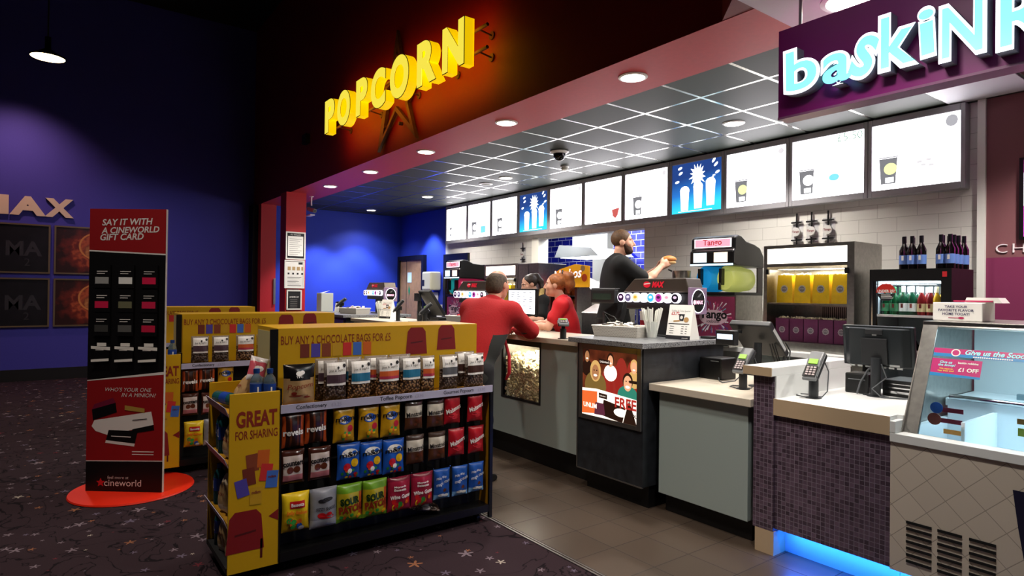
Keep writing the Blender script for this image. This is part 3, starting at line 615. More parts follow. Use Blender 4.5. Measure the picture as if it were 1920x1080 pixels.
def gondola(label):
    t = thing('sweet_display', label, 'shop display', (0, 0, 0), PI/2, 'sweet displays')
    MB().box((.27, .02, .06), (GL, GD-.02, .10)).box((0, .03, .06), (.27, GD-.1, .09)).build('base', M_matblack, t)
    for x, y in ((.2, .14), (.2, .48), (1.56, .06), (1.56, .56)):
        MB().cyl((x-.012, y, .028), (x+.012, y, .028), .028, n=16).box((x-.016, y-.014, .03), (x+.016, y+.02, .062)).build('castor', M_dark, t, 40)
    MB().box((.262, .115, .10), (GL-.02, .135, .88)).build('pegboard', M_matblack, t)
    MB().box((.262, -.0, .10), (GL-.02, .115, .115)).box((.262, -.004, .07), (GL-.02, .0, .118)).build('bottom_shelf', M_black, t)
    MB().box((.262, .0, .872), (GL, GD, .895)).build('top_shelf', M_yel2, t)
    p = MB().box((.255, -.008, .866), (GL-.005, .0, .911)).build('price_strip', M_strip, t)
    b = MB()
    for s_, x, w in (('Confectionery', .42, .17), ('Toffee Popcorn', .93, .21), ('Gourmet Popcorn', 1.37, .225)): text(s_, None, None, (x, .889), w=w, mb=b, y=-.009, offset=.012)
    for s_, x in (('£3.25', .56), ('£3.95', 1.085), ('£3.95', 1.545)): text(s_, None, None, (x, .889), h=.019, mb=b, mi=1, y=-.009)
    b.build('lettering', [M_ink, M_lilac], p)
    b = MB(); b.box((GL-.02, .012, .07), (GL, GD, .872), 1); b.box((GL-.02, -.006, .03), (GL+.004, .012, .872), 0); b.box((GL-.0005, .012, .07), (GL+.004, GD, .872), 0)
    b.build('side_panel', [M_black, M_yel2], t)
    MB().box((.25, .0, .07), (.262, GD, 1.0)).box((.235, .13, .99), (.275, .15, 1.31)).build('partition', M_black, t)
    # header box
    h = MB().box((.275, .14, .90), (1.60, .56, 1.315)).build('header', M_yel, t, bevel=.002)
    b = MB(); text('BUY ANY 2 CHOCOLATE BAGS FOR £5', None, None, (.625, 1.247), w=.665, h=.048, mb=b, y=.138); b.build('lettering', M_brown, h)
    b = MB()
    for i in range(7): b.box((.40+i*.063, .138, 1.145), (.452+i*.063, .14, 1.222), i)
    b.build('pack_artwork', MINI, h)
    b = MB(); seat_art(b, 1.14, 1.13, .85, .1385); seat_art(b, 1.36, 1.15, .8, .1385); b.build('seat_artwork', [M_seat, M_seat2], h)
    b = MB(); b.box((.273, .16, .99), (.275, .54, 1.29)); b.build('header_side_print', mat('pale yellow side print', '#b8ae7c', .35), h)
    # end unit that faces the lobby
    f = MB().box((0, .0, .065), (.255, .012, .99)).build('end_panel', M_yel, t, bevel=.002)
    MB().box((0, .50, .065), (.255, .512, .99)).build('end_panel', M_yel, t, bevel=.002)
    b = MB(); text('GREAT', None, None, (.135, .855), w=.205, h=.085, mb=b, y=-.0012, offset=.035); text('FOR SHARING', None, None, (.135, .773), w=.212, h=.045, mb=b, y=-.0012, offset=.01); b.build('lettering', M_brown, f)
    b = MB()
    for i, (x, z, a) in enumerate(((.115, .625, .1), (.17, .64, -.05), (.10, .555, .12), (.185, .565, -.15), (.065, .50, .2), (.215, .525, -.1), (.135, .45, -.05))):
        ca, sa = math.cos(a), math.sin(a); b.add([(x+u*ca-v*sa, -.0012-.0002*i, z+u*sa+v*ca) for u, v in ((-.03, -.045), (.03, -.045), (.03, .045), (-.03, .045))], [(0, 1, 2, 3)], [2, 6, 0, 4, 1, 5, 3][i])
    text('m&m', None, None, (.135, .47), w=.045, mb=b, mi=2, y=-.004, offset=.03); text('m&m', None, None, (.215, .54), w=.04, mb=b, mi=0, y=-.004, offset=.03)
    b.build('pack_artwork', MINI, f)
    b = MB(); seat_art(b, .085, .17, 1.05, -.0012); b.add([(.2, -.0012, .33), (.25, -.0012, .36), (.25, -.0012, .30)], [(0, 2, 1)], 0); b.box((.16, -.0012, .12), (.172, -.0005, .22), 1); b.build('seat_artwork', [M_seat, M_seat2], f)
    for z in (.878, .617, .307, .08):
        sh = MB().box((.012, .014, z-.012), (.25, .498, z)).build('end_shelf', M_yel2, t)
        if z > .1: MB().add([(.0, .014, z-.008), (.0, .498, z-.008), (-.02, .498, z+.042), (-.02, .014, z+.042), (.003, .014, z-.008), (.003, .498, z-.008), (-.017, .498, z+.042), (-.017, .014, z+.042)], [(0, 1, 2, 3), (7, 6, 5, 4), (0, 4, 5, 1), (3, 2, 6, 7), (0, 3, 7, 4), (1, 5, 6, 2)]).build('price_strip', M_strip, sh)
    for x in (.326, .454, .616, .767, .906, 1.063, 1.216, 1.339, 1.514):
        for z in (.842, .64, .405): MB().cyl((x, .115, z), (x, .035, z+.004), .0025, n=6).build('peg_hook', M_chrome, t)
    return t
GON = [(-3.404, .745), (-5.72, .62), (-8.0, .46)]
g0 = gondola('yellow sweet display nearest the camera, with hanging chocolate bags'); g0.location = (*GON[0], 0)
dup(g0, (*GON[1], 0), None, 'yellow sweet display behind the tall red standee, middle of three'); dup(g0, (*GON[2], 0), None, 'farthest yellow sweet display, only its header showing')
# ---- bags
def gm(n, c, r=.28): return mat('bag '+n, c, r, var=.08, scale=35)
def nuggets(n, c1, c2, sc=70.):
    m = mat(n, c1, .35); t = NT(m); t.xyz(); v = t.n('TexVoronoi', i2=sc); t.l(t.tc, v.inputs['Vector'])
    rp = t.n('ValToRGB'); e = rp.color_ramp.elements; e[0].position = .1; e[0].color = (*lin(c2), 1); e[1].position = .65; e[1].color = (*lin('#1d0f08'), 1); x = e.new(.4); x.color = (*lin(c1), 1)
    t.l(v.outputs['Distance'], rp.inputs[0]); t.l(rp.outputs[0], t.b.inputs['Base Color'])
    bp = t.n('Bump'); bp.inputs['Strength'].default_value = .8; bp.inputs['Distance'].default_value = .01; bp.invert = True; t.l(v.outputs['Distance'], bp.inputs['Height']); t.l(bp.outputs[0], t.b.inputs['Normal']); return m
M_nug = nuggets('toffee popcorn nuggets', '#7a5434', '#b39468'); M_nugd = nuggets('dark nuggets', '#4a3830', '#7a6a60')
M_clear = mat('clear pouch film', '#8d8580', .15, alpha=.55)
M_wprint = mat('white pack print', '#e4e1dc', .4); M_kprint = mat('black pack print', '#0c0b0c', .4)
def bulge(w, h, d, wr, seed):
    r = random.Random(seed); ph = [r.random()*6 for _ in range(4)]
    def f(x, z):
        u = min(1, abs(2*x/w)); v = min(1, abs(2*z/h-1))
        e = max(0, 1-u**2.6)**.7*max(0, 1-v**3.2)**.7
        return d*e*(1+wr*math.sin(9*x/w+ph[0]+3*z/h))+wr*.008*math.sin(22*z/h+ph[1]+6*x/w)*e*(1-e*.6)+.002
    return f
def pouch(label, w, h, mats, reg, prints, seed=0, d=.022, wr=.18, group=None, cat='bag of sweets', name='sweet_bag', nx=12, nz=18):
    t = thing(name, label, cat, (0, 0, 0), PI/2, group)
    f = bulge(w, h, d, wr, seed); b = MB()
    rnd = random.Random(seed+5); vs = []; fs = []; ms = []
    taper = lambda v: 1-.05*math.sin(PI*v)
    for side in (-1, 1):
        for j in range(nz+1):
            for i in range(nx+1):
                u = i/nx; v = j/nz; x = (u-.5)*w*taper(v); z = v*h
                vs.append((x, side*f((u-.5)*w, z)*(1 if side < 0 else .55), z))
    n1 = (nx+1)*(nz+1)
    for j in range(nz):
        for i in range(nx):
            a = j*(nx+1)+i; q = (a, a+1, a+nx+2, a+nx+1); fs.append(q); ms.append(reg((i+.5)/nx, (j+.5)/nz))
            fs.append(tuple(k+n1 for k in q[::-1])); ms.append(reg(.02, (j+.5)/nz))
    edge = [i for i in range(nx+1)]+[(j*(nx+1)+nx) for j in range(1, nz+1)]+[nz*(nx+1)+i for i in range(nx-1, -1, -1)]+[j*(nx+1) for j in range(nz-1, 0, -1)]
    for k in range(len(edge)):
        a, c = edge[k], edge[(k+1) % len(edge)]; fs.append((c, a, a+n1, c+n1)); ms.append(0)
    b.v, b.f, b.m = vs, fs, ms
    b.build('pouch', mats, t, 60)
    fn = lambda x, z: -f(x, z)-.0008
    for pi_, p in enumerate(prints):
        k = p[0]
        if k == 't':                                     # ('t', words, material, x, z, width, height, offset, shear, angle)
            _, s_, m, x, z, W, H, off, sh, an = p
            text(s_, m, t, (x*w, z*h), w=W*w, h=H*h, y=-.0056 if any(q[0] == 'r' for q in prints) else -.0032, offset=off, shear=sh, ang=an, fn=fn, res=2)
        elif k == 'e':                                   # ellipses [(x,z,rx,rz,slot)]
            e = MB()
            for q, (x, z, rx, rz, sl) in enumerate(p[2]):
                c = [(x*w+rx*w*math.cos(2*PI*i/14), z*h+rz*h*math.sin(2*PI*i/14)) for i in range(14)]
                g_ = .0044 if any(q_[0] == 'r' for q_ in prints) else .0006
                e.add([(a, fn(a, z2)-g_-.0001*q, z2) for a, z2 in c]+[(x*w, fn(x*w, z*h)-g_-.0002-.0001*q, z*h)], [(i, (i+1) % 14, 14) for i in range(14)], sl)
            e.build('printed_picture', p[1], t)
        elif k == 'r':                                   # label rectangle x0,x1,z0,z1
            _, m, x0, x1, z0, z1 = p; e = MB(); n = 8
            V = [((x0+(x1-x0)*i/n)*w, (z0+(z1-z0)*j/n)*h) for j in range(n+1) for i in range(n+1)]
            e.add([(a, fn(a, c)-.0020-.0006*pi_, c) for a, c in V], [(j*(n+1)+i, j*(n+1)+i+1, (j+1)*(n+1)+i+1, (j+1)*(n+1)+i) for j in range(n) for i in range(n)]); e.build('label', m, t)
    return t
CAN = [mat('candy '+c, c, .3) for c in ('#b3161b', '#1d4fb0', '#e0b010', '#2f8a35', '#d8661a', '#5b2a16', '#d9d6d0')]
rB = random.Random(3)
def candies(x0, x1, z0, z1, n, sl, r=.07, asp=.62): return [(rB.uniform(x0, x1), rB.uniform(z0, z1), r*rB.uniform(.7, 1.2), r*asp*rB.uniform(.7, 1.2), rB.choice(sl)) for _ in range(n)]
KIND = {
 'revels': lambda L, s: pouch(L, .125, .185, [gm('orange', '#a8451a'), gm('dark brown', '#2a120b'), gm('mid brown', '#5e2c16')], lambda u, v: (0, 0, 1, 1, 2, 1, 1, 1, 2, 1, 0, 0)[min(11, int(u*12))] if v < .93 else 2,
    [('t', 'revels', M_wprint, 0, .46, .86, .19, .03, 0, .03)], s, group='stripy brown and orange bags'),
 'ymm': lambda L, s: pouch(L, .128, .195, [gm('yellow', '#b88a14'), gm('gold', '#8f6a10')], lambda u, v: 1 if v > .93 else 0,
    [('e', CAN, [(0, .66, .3, .13, 1), (.02, .66, .25, .1, 6)]), ('t', 'm&m', M_kprint, 0, .70, .86, .15, .02, .1, .06), ('e', CAN, candies(-.1, .33, .08, .28, 9, [0, 1, 2, 3, 4, 0])+[(.24, .4, .13, .1, 0), (-.05, .2, .1, .07, 2)])], s, group='yellow chocolate bags'),
 'bmm': lambda L, s: pouch(L, .14, .205, [gm('blue', '#1a4fa8'), gm('deep blue', '#123a80')], lambda u, v: 1 if v > .93 else 0,
    [('e', CAN, [(0, .74, .34, .12, 6)]), ('t', 'm&m', M_kprint, 0, .71, .88, .14, .02, .1, .08), ('e', CAN, candies(-.34, .34, .06, .26, 12, [0, 2, 3, 4, 6, 1])+[(-.12, .36, .16, .11, 0), (.2, .46, .15, .12, 2), (.0, .24, .1, .07, 6)])], s, group='blue chocolate bags'),
 'minstrels': lambda L, s: pouch(L, .122, .18, [gm('dark film', '#3a2c26', .15), gm('cream band', '#c4bcae', .25), gm('chocolate', '#4a2a1a')], lambda u, v: 0 if v > .82 or v < .06 else (1 if v > .42 else 2),
    [('t', 'Minstrels', M_kprint, 0, .56, .9, .16, .02, 0, .1), ('e', CAN, candies(-.3, .3, .1, .33, 6, [5], .1))], s, group='brown and cream chocolate bags'),
 'maltesers': lambda L, s: pouch(L, .12, .175, [gm('red', '#9c1420'), gm('deep red', '#6d0c16')], lambda u, v: 1 if v > .92 else 0,
    [('t', 'Maltesers', M_wprint, 0, .55, .92, .17, .015, .2, .35), ('e', [gm('bright red', '#c02a34')], [(0, .3, .3, .06, 0), (.1, .22, .2, .05, 0), (-.1, .38, .22, .05, 0)])], s, group='red chocolate bags'),
 'counters': lambda L, s: pouch(L, .13, .185, [gm('brown film', '#3a1c14', .15), gm('pale', '#c2b4ae'), gm('pink', '#b06a70')], lambda u, v: 0 if v > .82 or v < .12 or u < .06 or u > .94 else (2 if v < .26 else 1),
    [('t', 'counters', M_kprint, 0, .62, .84, .15, .04, 0, .05), ('e', CAN, [(-.13, .42, .14, .1, 5), (.14, .43, .14, .1, 5)])], s, group='pink and white chocolate bags'),
 'babies': lambda L, s: pouch(L, .15, .21, [gm('lemon', '#c9a212'), gm('bright lemon', '#d8b81c')], lambda u, v: 1 if v > .5 else 0,
    [('r', CAN[0], -.25, .28, .62, .80), ('t', 'Bassetts', M_wprint, .015, .71, .44, .09, .03, 0, .03), ('t', 'Jelly Babies', CAN[4], 0, .5, .74, .12, .03, 0, -.06), ('e', CAN, candies(-.33, .3, .08, .38, 9, [1, 3, 4, 0, 6, 3], .09, .8))], s, d=.03),
 'snakes': lambda L, s: pouch(L, .155, .22, [gm('silver grey', '#7d7f88', .3), gm('pale grey', '#a0a2aa', .3)], lambda u, v: 1 if v < .2 else 0,
    [('t', 'FIZZY SNAKES', M_ink, .05, .5, .7, .08, .02, 0, .03), ('e', [M_ink], [(-.1, .7, .14, .05, 0), (.1, .73, .2, .05, 0)]), ('e', CAN, [(.05, .3, .28, .06, 0), (-.12, .34, .14, .06, 0), (.15, .36, .1, .05, 0)])], s, d=.03),
 'sour': lambda L, s: pouch(L, .155, .215, [gm('green', '#5f8a1e'), gm('lime', '#a89a1c'), gm('orange side', '#a84a1c')], lambda u, v: 0 if v > .78 or v < .1 else (2 if u > .86 else 1),
    [('t', 'SOUR', gm('dark green print', '#12300f'), -.03, .57, .72, .2, .05, 0, .08), ('t', 'PATCH', gm('red orange print', '#7a2410'), 0, .36, .86, .2, .05, 0, .1), ('e', CAN, candies(-.35, .35, .1, .2, 7, [2, 3, 4], .07))], s, d=.028, group='green and yellow sour sweet bags'),
 'gums': lambda L, s: pouch(L, .152, .205, [gm('crimson', '#8c1a34'), gm('dark crimson', '#6a1228')], lambda u, v: 1 if v > .9 else 0,
    [('t', 'Maynards', M_wprint, -.02, .73, .5, .07, .02, 0, 0), ('t', 'Bassetts', M_wprint, -.02, .65, .5, .07, .03, 0, 0), ('t', 'Wine Gums', M_wprint, 0, .45, .84, .12, .035, .1, .06), ('e', CAN, candies(-.36, .36, .08, .32, 10, [0, 3, 4, 4, 2], .1, .8))], s, d=.025, group='crimson wine gum bags'),
 'stars': lambda L, s: pouch(L, .118, .19, [gm('mid blue', '#1a4690'), gm('ice blue', '#6c9cc8')], lambda u, v: 1 if v < .17 else 0,
    [('t', 'Milky Way', M_wprint, -.1, .72, .6, .1, 0, .2, .15), ('t', 'magic stars', M_wprint, 0, .55, .84, .14, 0, .3, .3), ('e', CAN, [(.1, .3, .1, .06, 5), (-.1, .15, .2, .05, 6), (.2, .12, .16, .05, 6)])], s, group='blue star chocolate bags'),
}
ROWS = [
 [('revels', .326, .673, 'left'), ('revels', .454, .680, 'right'), ('ymm', .616, .663, 'left'), ('ymm', .767, .660, 'middle'), ('ymm', .906, .658, 'right'), ('minstrels', 1.063, .678, 'left, upper row'), ('minstrels', 1.216, .674, 'right, upper row'), ('maltesers', 1.339, .685, 'left, upper row'), ('maltesers', 1.514, .681, 'right, upper row')],
 [('counters', .328, .475, 'left'), ('counters', .478, .471, 'right'), ('bmm', .648, .447, 'left'), ('bmm', .787, .439, 'middle'), ('bmm', .930, .434, 'right'), ('minstrels', 1.075, .466, 'left, lower row'), ('minstrels', 1.229, .466, 'right, lower row'), ('maltesers', 1.373, .475, 'left, lower row'), ('maltesers', 1.525, .473, 'right, lower row')],
 [('babies', .348, .215, ''), ('snakes', .503, .202, ''), ('sour', .655, .203, 'left'), ('sour', .812, .201, 'right'), ('gums', .970, .20, 'left'), ('gums', 1.126, .20, 'right'), ('stars', 1.268, .216, 'left'), ('stars', 1.404, .214, 'middle'), ('stars', 1.530, .217, 'right')]]
NM = {'revels': 'brown and orange striped chocolate bag', 'ymm': 'yellow bag of chocolates', 'bmm': 'blue bag of chocolates', 'minstrels': 'cream and brown chocolate bag', 'maltesers': 'red chocolate bag', 'counters': 'pink and white chocolate bag', 'babies': 'yellow jelly sweet bag with red label', 'snakes': 'silver grey sweet bag', 'sour': 'green and yellow sour sweet bag', 'gums': 'crimson wine gum bag', 'stars': 'blue sweet bag with white script'}
def gpos(gi, x, y, z): gx, gy = GON[gi]; return (gx-y, gy+x, z)
PRO = {}
seed = 0
for r, row in enumerate(ROWS):
    for k, x, z, side in row:
        seed += 1
        lab = NM[k]+(', %s one,' % side if side else '')+' hanging on the nearest display'
        if k not in PRO: PRO[k] = KIND[k](lab, seed); o = PRO[k]
        else: o = dup(PRO[k], label=lab)
        o.location = gpos(0, x, .022, z)
for k, x, z, row, side in (('revels', .326, .673, 'top', 'left'), ('revels', .454, .68, 'top', 'right'), ('ymm', .60, .68, 'top', ''), ('counters', .328, .475, 'middle', 'left'), ('counters', .478, .471, 'middle', 'right'), ('babies', .36, .215, 'bottom', ''), ('snakes', .51, .21, 'bottom', '')):
    dup(PRO[k], gpos(1, x, .022, z), None, NM[k]+(', %s one,' % side if side else '')+' on the display behind the tall standee')
# popcorn pouches on the top shelf
M_badge = M_kprint
def jpouch(label, w, h, band, band2, dark, s):
    return pouch(label, w, h, [M_nugd if dark else M_nug, M_clear], lambda u, v: 0 if v < .62 else 1,
        [('r', M_wprint, -.40, .42, .40, .95), ('r', band, -.40, .42, .52, .66), ('r', band2, -.40, .42, .46, .53), ('t', "Joe & Seph's", M_kprint, .0, .76, .66, .08, 0, .15, .04), ('e', [M_kprint], [(.05, .83, .05, .03, 0), (.34, .87, .07, .045, 0)])], s, d=.03, wr=.1, group='clear popcorn pouches with white labels', cat='popcorn pouch', name='popcorn_pouch')
BB = {'plum': mat('plum label band', '#4a3640', .4), 'blue': mat('blue label band', '#23698a', .4), 'orange': mat('orange label band', '#c25a2c', .4), 'pink': mat('pink label band', '#a8324a', .4), 'grey': mat('grey label band', '#55565a', .4), 'brown': mat('brown label band', '#3c221c', .4)}
JP = [(.568, .136, .235, 'plum', 'plum', 1, 'plum banded popcorn pouch beside the black and cream bag'), (.715, .14, .235, 'blue', 'blue', 0, 'blue banded popcorn pouch, left of the two blue ones'), (.895, .155, .235, 'orange', 'pink', 0, 'orange and pink banded popcorn pouch between the blue ones'), (1.045, .145, .235, 'blue', 'blue', 0, 'blue banded popcorn pouch, right of the two blue ones'), (1.165, .10, .23, 'orange', 'pink', 0, 'narrow orange banded popcorn pouch beside the right blue one'), (1.318, .135, .23, 'grey', 'grey', 1, 'grey banded popcorn pouch, second from the right'), (1.515, .15, .23, 'brown', 'brown', 1, 'brown banded popcorn pouch at the right end of the shelf')]
jp = []
for i, (x, w, h, b1, b2, dk, lab) in enumerate(JP):
    o = jpouch(lab, w, h, BB[b1], BB[b2], dk, 70+i); o.location = gpos(0, x, .04, .897); jp.append(o)
for i, dx, lab in ((0, -.03, 'popcorn pouch peeping out behind the plum banded pouch'), (1, -.035, 'popcorn pouch peeping out behind the left blue banded pouch'), (2, -.05, 'popcorn pouch peeping out behind the orange and pink banded pouch'), (3, -.045, 'popcorn pouch peeping out behind the right blue banded pouch'), (6, -.04, 'popcorn pouch peeping out behind the brown banded pouch')):
    dup(jp[i], gpos(0, JP[i][0]+dx, .095, .905), None, lab)
for i, x, lab in ((0, .40, 'plum banded popcorn pouch on the display behind the standee, first of its shelf'), (0, .56, 'plum banded popcorn pouch on the display behind the standee, second of its shelf'), (2, .76, 'orange banded popcorn pouch on the display behind the standee, third of its shelf'), (2, .93, 'orange banded popcorn pouch behind the bottles, fourth of its shelf'), (1, 1.1, 'blue banded popcorn pouch on the middle display behind the nearest header')):
    dup(jp[i], gpos(1, x, .04, .897), None, lab)
M_kraft = gm('kraft cream', '#a8875c', .4)
o = pouch('black topped cream Popcorn bag at left of the top shelf', .175, .225, [M_kraft, gm('black top', '#0c0b0c', .25)], lambda u, v: 1 if v > .68-.08*(1-(2*u-1)**2) else 0,
    [('t', 'Popcorn', M_brown, .0, .46, .8, .16, 0, .25, .08), ('e', [M_wprint], [(-.05, .78, .11, .06, 0), (.05, .80, .08, .05, 0)]), ('t', 'TPC', M_wprint, -.05, .7, .22, .05, 0, 0, 0), ('e', [M_brown], [(-.05, .24, .3, .02, 0), (-.2, .3, .08, .04, 0), (.2, .2, .12, .02, 0)])], 91, d=.035, cat='popcorn bag', name='popcorn_bag')
o.location = gpos(0, .365, .045, .897)
# loose bag lying on the bottom shelf
o = pouch('loose brown sweet bag lying flat on the bottom shelf', .13, .2, [M_nugd, gm('pale label', '#8f8688')], lambda u, v: 1 if .35 < v < .55 else 0, [('e', CAN, [(.1, .7, .2, .05, 0)])], 95, d=.02)
o.rotation_euler = (-PI/2+.12, 0, PI/2+1.2); o.location = gpos(0, 1.28, .075, .142)
# ---- bottles and kraft popcorn bags of the end units
M_pet = mat('clear bottle', '#9fb8c4', .08, trans=.85, ior=1.2); M_cap = mat('blue bottle cap', '#173a78', .35); M_blab = mat('blue water label', '#1c3f92', .3); M_green = mat('teal bottle', '#2a6a70', .1, trans=.5, ior=1.2)
def bottle(label, green=False):
    t = thing('water_bottle', label, 'bottle', (0, 0, 0), 0, 'water bottles on the display ends')
    MB().lathe([(.001, 0), (.030, 0), (.033, .006), (.033, .15), (.028, .175), (.014, .195), (.013, .205)], n=20).build('body', M_green if green else M_pet, t, 50)
    l = MB().lathe([(.0337, .075), (.0337, .145)], n=20).build('label', M_blab, t, 50)
    MB().box((-.004, -.0345, .09), (.004, -.0338, .13)).box((-.004, -.0345, .09), (.012, -.0338, .097)).build('label_logo', M_wprint, t)
    MB().lathe([(.016, .2), (.0165, .224), (.001, .226)], n=18).build('cap', M_cap, t, 40); return t
def ends(gi, x, y, z): return gpos(gi, x, y, z)
wb = bottle('left of two blue capped water bottles on top of the display end'); wb.location = ends(0, .155, .10, .879); wb.rotation_euler = (0, 0, PI/2)
dup(wb, ends(0, .215, .065, .879), PI/2, 'right of two blue capped water bottles on top of the display end')
gb = bottle('teal water bottle lying at the top left corner of display end', True); gb.location = ends(0, .02, .40, .925); gb.rotation_euler = (PI/2, 0, PI/2+.3)
for i, (x, y, z, lab) in enumerate(((.05, .34, .618, 'teal bottle standing on the second end shelf of nearest display'), (.06, .44, .618, 'teal bottle at the back of the second end shelf'), (.05, .44, .309, 'teal bottle standing on the third end shelf at the back'), (.05, .40, .081, 'teal bottle on the lowest end shelf'), (.06, .08, .309, 'teal bottle at the front of the third end shelf'))):
    dup(gb, ends(0, x, y, z), 0, lab).rotation_euler = (0, 0, 0)
dup(wb, ends(1, .20, .08, .879), PI/2, 'blue capped water bottle on end of the display behind the standee')
def kbag(label, s, w=.16, h=.2):
    o = pouch(label, w, h, [M_kraft, gm('cream', '#c9b596', .4)], lambda u, v: 1 if v > .75 or v < .2 else 0, [('t', 'Popcorn', M_brown, 0, .5, .7, .12, 0, .2, .1)], s, d=.035, wr=.35, cat='popcorn bag', name='popcorn_bag', group='cream popcorn bags on the display end'); o.rotation_euler = (0, 0, 0); return o
kb = kbag('cream popcorn bag leaning on top of the display end', 101); kb.rotation_euler = (-.5, 0, -.1); kb.location = ends(0, .10, .3, .885)
for i, (x, y, z, lab) in enumerate(((.045, .17, .618, 'cream popcorn bag at the front of the second end shelf'), (.045, .25, .308, 'cream popcorn bag on the third end shelf'), (.05, .10, .081, 'cream popcorn bag at the front of the lowest end shelf'), (.05, .27, .081, 'cream popcorn bag behind another on the lowest end shelf'))):
    o = dup(kb, ends(0, x, y, z), 0, lab); o.rotation_euler = (-.12, .08*(-1)**i, .05)
o = pouch('small pink and white snack pack on top of display end', .10, .14, [gm('pinkish', '#b04a58'), gm('white foil', '#c4c0c2')], lambda u, v: 1 if v > .75 or v < .2 else 0, [('e', [M_wprint], [(0, .5, .25, .12, 0)])], 120, d=.025, wr=.3, cat='snack pack', name='snack_pack'); o.location = ends(0, .17, .20, 1.02); o.rotation_euler = (-.3, .3, PI/2)
# ------------------------------------------------------------------ counters
M_panel = mat('pale grey green laminate', '#98a5a2', .4, var=.03, scale=300)
M_top = mat('cream solid worktop', '#cfc5b4', .3, var=.03, scale=200); M_topw = mat('white solid worktop', '#dcdedd', .25)
M_granite = mat('speckled grey granite', '#6d7074', .3)
def speck(m, c2, sc, thr):
    t = NT(m); t.xyz(); n = t.n('TexNoise', i2=sc, i3=1.); t.l(t.tc, n.inputs[0]); c = tuple(t.b.inputs['Base Color'].default_value)[:3]
    v = t.n('TexNoise', i2=sc*.37, i3=2.); t.l(t.tc, v.inputs[0])
    a = t.mix(t.m('GREATER_THAN', n.outputs['Fac'], thr), c, lin(c2)); t.l(t.mix(t.m('GREATER_THAN', v.outputs['Fac'], .62), a, lin('#34363a')), t.b.inputs['Base Color'])
speck(M_granite, '#b4b6b8', 210., .60)
M_slate = mat('dark slate laminate', '#23262b', .35, var=.35, scale=14)
M_edge = mat('beige counter edge', '#b9a284', .45)
M_mosaic = tilemat('purple brown mosaic', (0, 2), (.0255, .0255), (0, 0), '#524250', '#7a6f7c', .0026, rough=.3, grough=.8, var=.45)
M_diam = tilemat('white diamond tiles', (0, 2), (.111, .111), (-1.365, .797), '#c9bdae', '#9c9185', .0035, rough=.3, grough=.7, rot=PI/4, var=.03)
M_kick = mat('black plinth', '#0a0a0b', .5)
M_popcorn = mat('yellow white popcorn', '#d9cfae', .75, var=.3, scale=70, bump=.5)
M_glass = mat('clear glass', '#ffffff', .02, trans=1, ior=1.12, spec=.6)
def popheap(mb, x0, x1, y0, y1, zf, n, r, seed, m=0):
    rd = random.Random(seed)
    for _ in range(n):
        x = rd.uniform(x0, x1); y = rd.uniform(y0, y1); z = zf(x, y, rd); s = r*rd.uniform(.7, 1.3)
        mb.ell((x, y, z), (s, s*rd.uniform(.7, 1), s*rd.uniform(.7, 1)), 6, 4, m)
def unit(name, label, cat, x0, x1, yf, zt, kick, top, body, ov=.05, tt=.045, depth=.62, kicky=.07, ymax=None):
    t = thing(name, label, cat, (0, 0, 0)); yb = yf+depth
    MB().box((x0, yf, kick), (x1, yb, zt-tt)).build('body', body, t, bevel=.003)
    MB().box((x0+.01, yf+kicky, 0), (x1-.01, yb-.02, kick)).build('plinth', M_kick, t)
    MB().box((x0-(.05 if ov > .05 else 0), yf-ov, zt-tt), (x1+(.05 if ov > .05 else 0), yb+.02, zt)).build('worktop', top, t, bevel=.004)
    return t
# order counter with popcorn window (behind the customer)
t = thing('service_counter', 'pale grey counter with popcorn window where the man in red leans', 'counter')
b = MB(); b.box((-4.20, 3.45, .215), (-3.63, 3.47, 1.10)).box((-5.1, 3.45, .215), (-4.76, 3.47, 1.11)).box((-4.76, 3.45, .215), (-4.20, 3.47, .56)); b.box((-5.1, 3.47, .215), (-3.63, 3.52, .4)).box((-5.1, 3.98, .215), (-3.63, 4.02, 1.10)).box((-5.1, 3.47, .4), (-5.08, 3.98, 1.1)).box((-3.65, 3.47, .4), (-3.63, 3.98, 1.1)); b.build('body', M_panel, t)
MB().box((-5.1, 3.54, 0), (-3.63, 3.99, .215)).build('plinth', M_kick, t)
MB().box((-5.1, 3.40, 1.102), (-3.63, 4.06, 1.147)).build('worktop', M_top, t, bevel=.004)
b = MB()
for a, c in (((-4.775, 3.445, .545), (-4.745, 3.47, 1.11)), ((-4.21, 3.445, .545), (-4.19, 3.47, 1.11)), ((-4.745, 3.445, .545), (-4.21, 3.47, .565)), ((-4.745, 3.445, 1.05), (-4.21, 3.47, 1.11))): b.box(a, c)
w_ = b.build('window_frame', M_dark, t); MB().box((-4.745, 3.455, .565), (-4.21, 3.459, 1.05)).build('glass', M_glass, w_)
MB().box((-4.77, 3.95, .54), (-4.19, 3.97, 1.1)).box((-4.77, 3.52, .52), (-4.19, 3.95, .54)).box((-4.77, 3.5, .54), (-4.76, 3.96, 1.1)).box((-4.2, 3.5, .54), (-4.19, 3.96, 1.1)).build('bin', M_steel, t)
b = MB(); popheap(b, -4.745, -4.21, 3.475, 3.52, lambda x, y, r: r.uniform(.56, .88+.04*math.sin(9*x)), 750, .014, 5); popheap(b, -4.745, -4.21, 3.5, 3.9, lambda x, y, r: .88+.05*math.sin(9*x)+r.uniform(-.03, .03), 420, .016, 6)
b.build('popcorn_heap', M_popcorn, t)['kind'] = 'stuff'
light('popcorn bin lamp', 'AREA', (-4.48, 3.72, 1.09), 11, (1, .93, .8), .4, sy=.3)
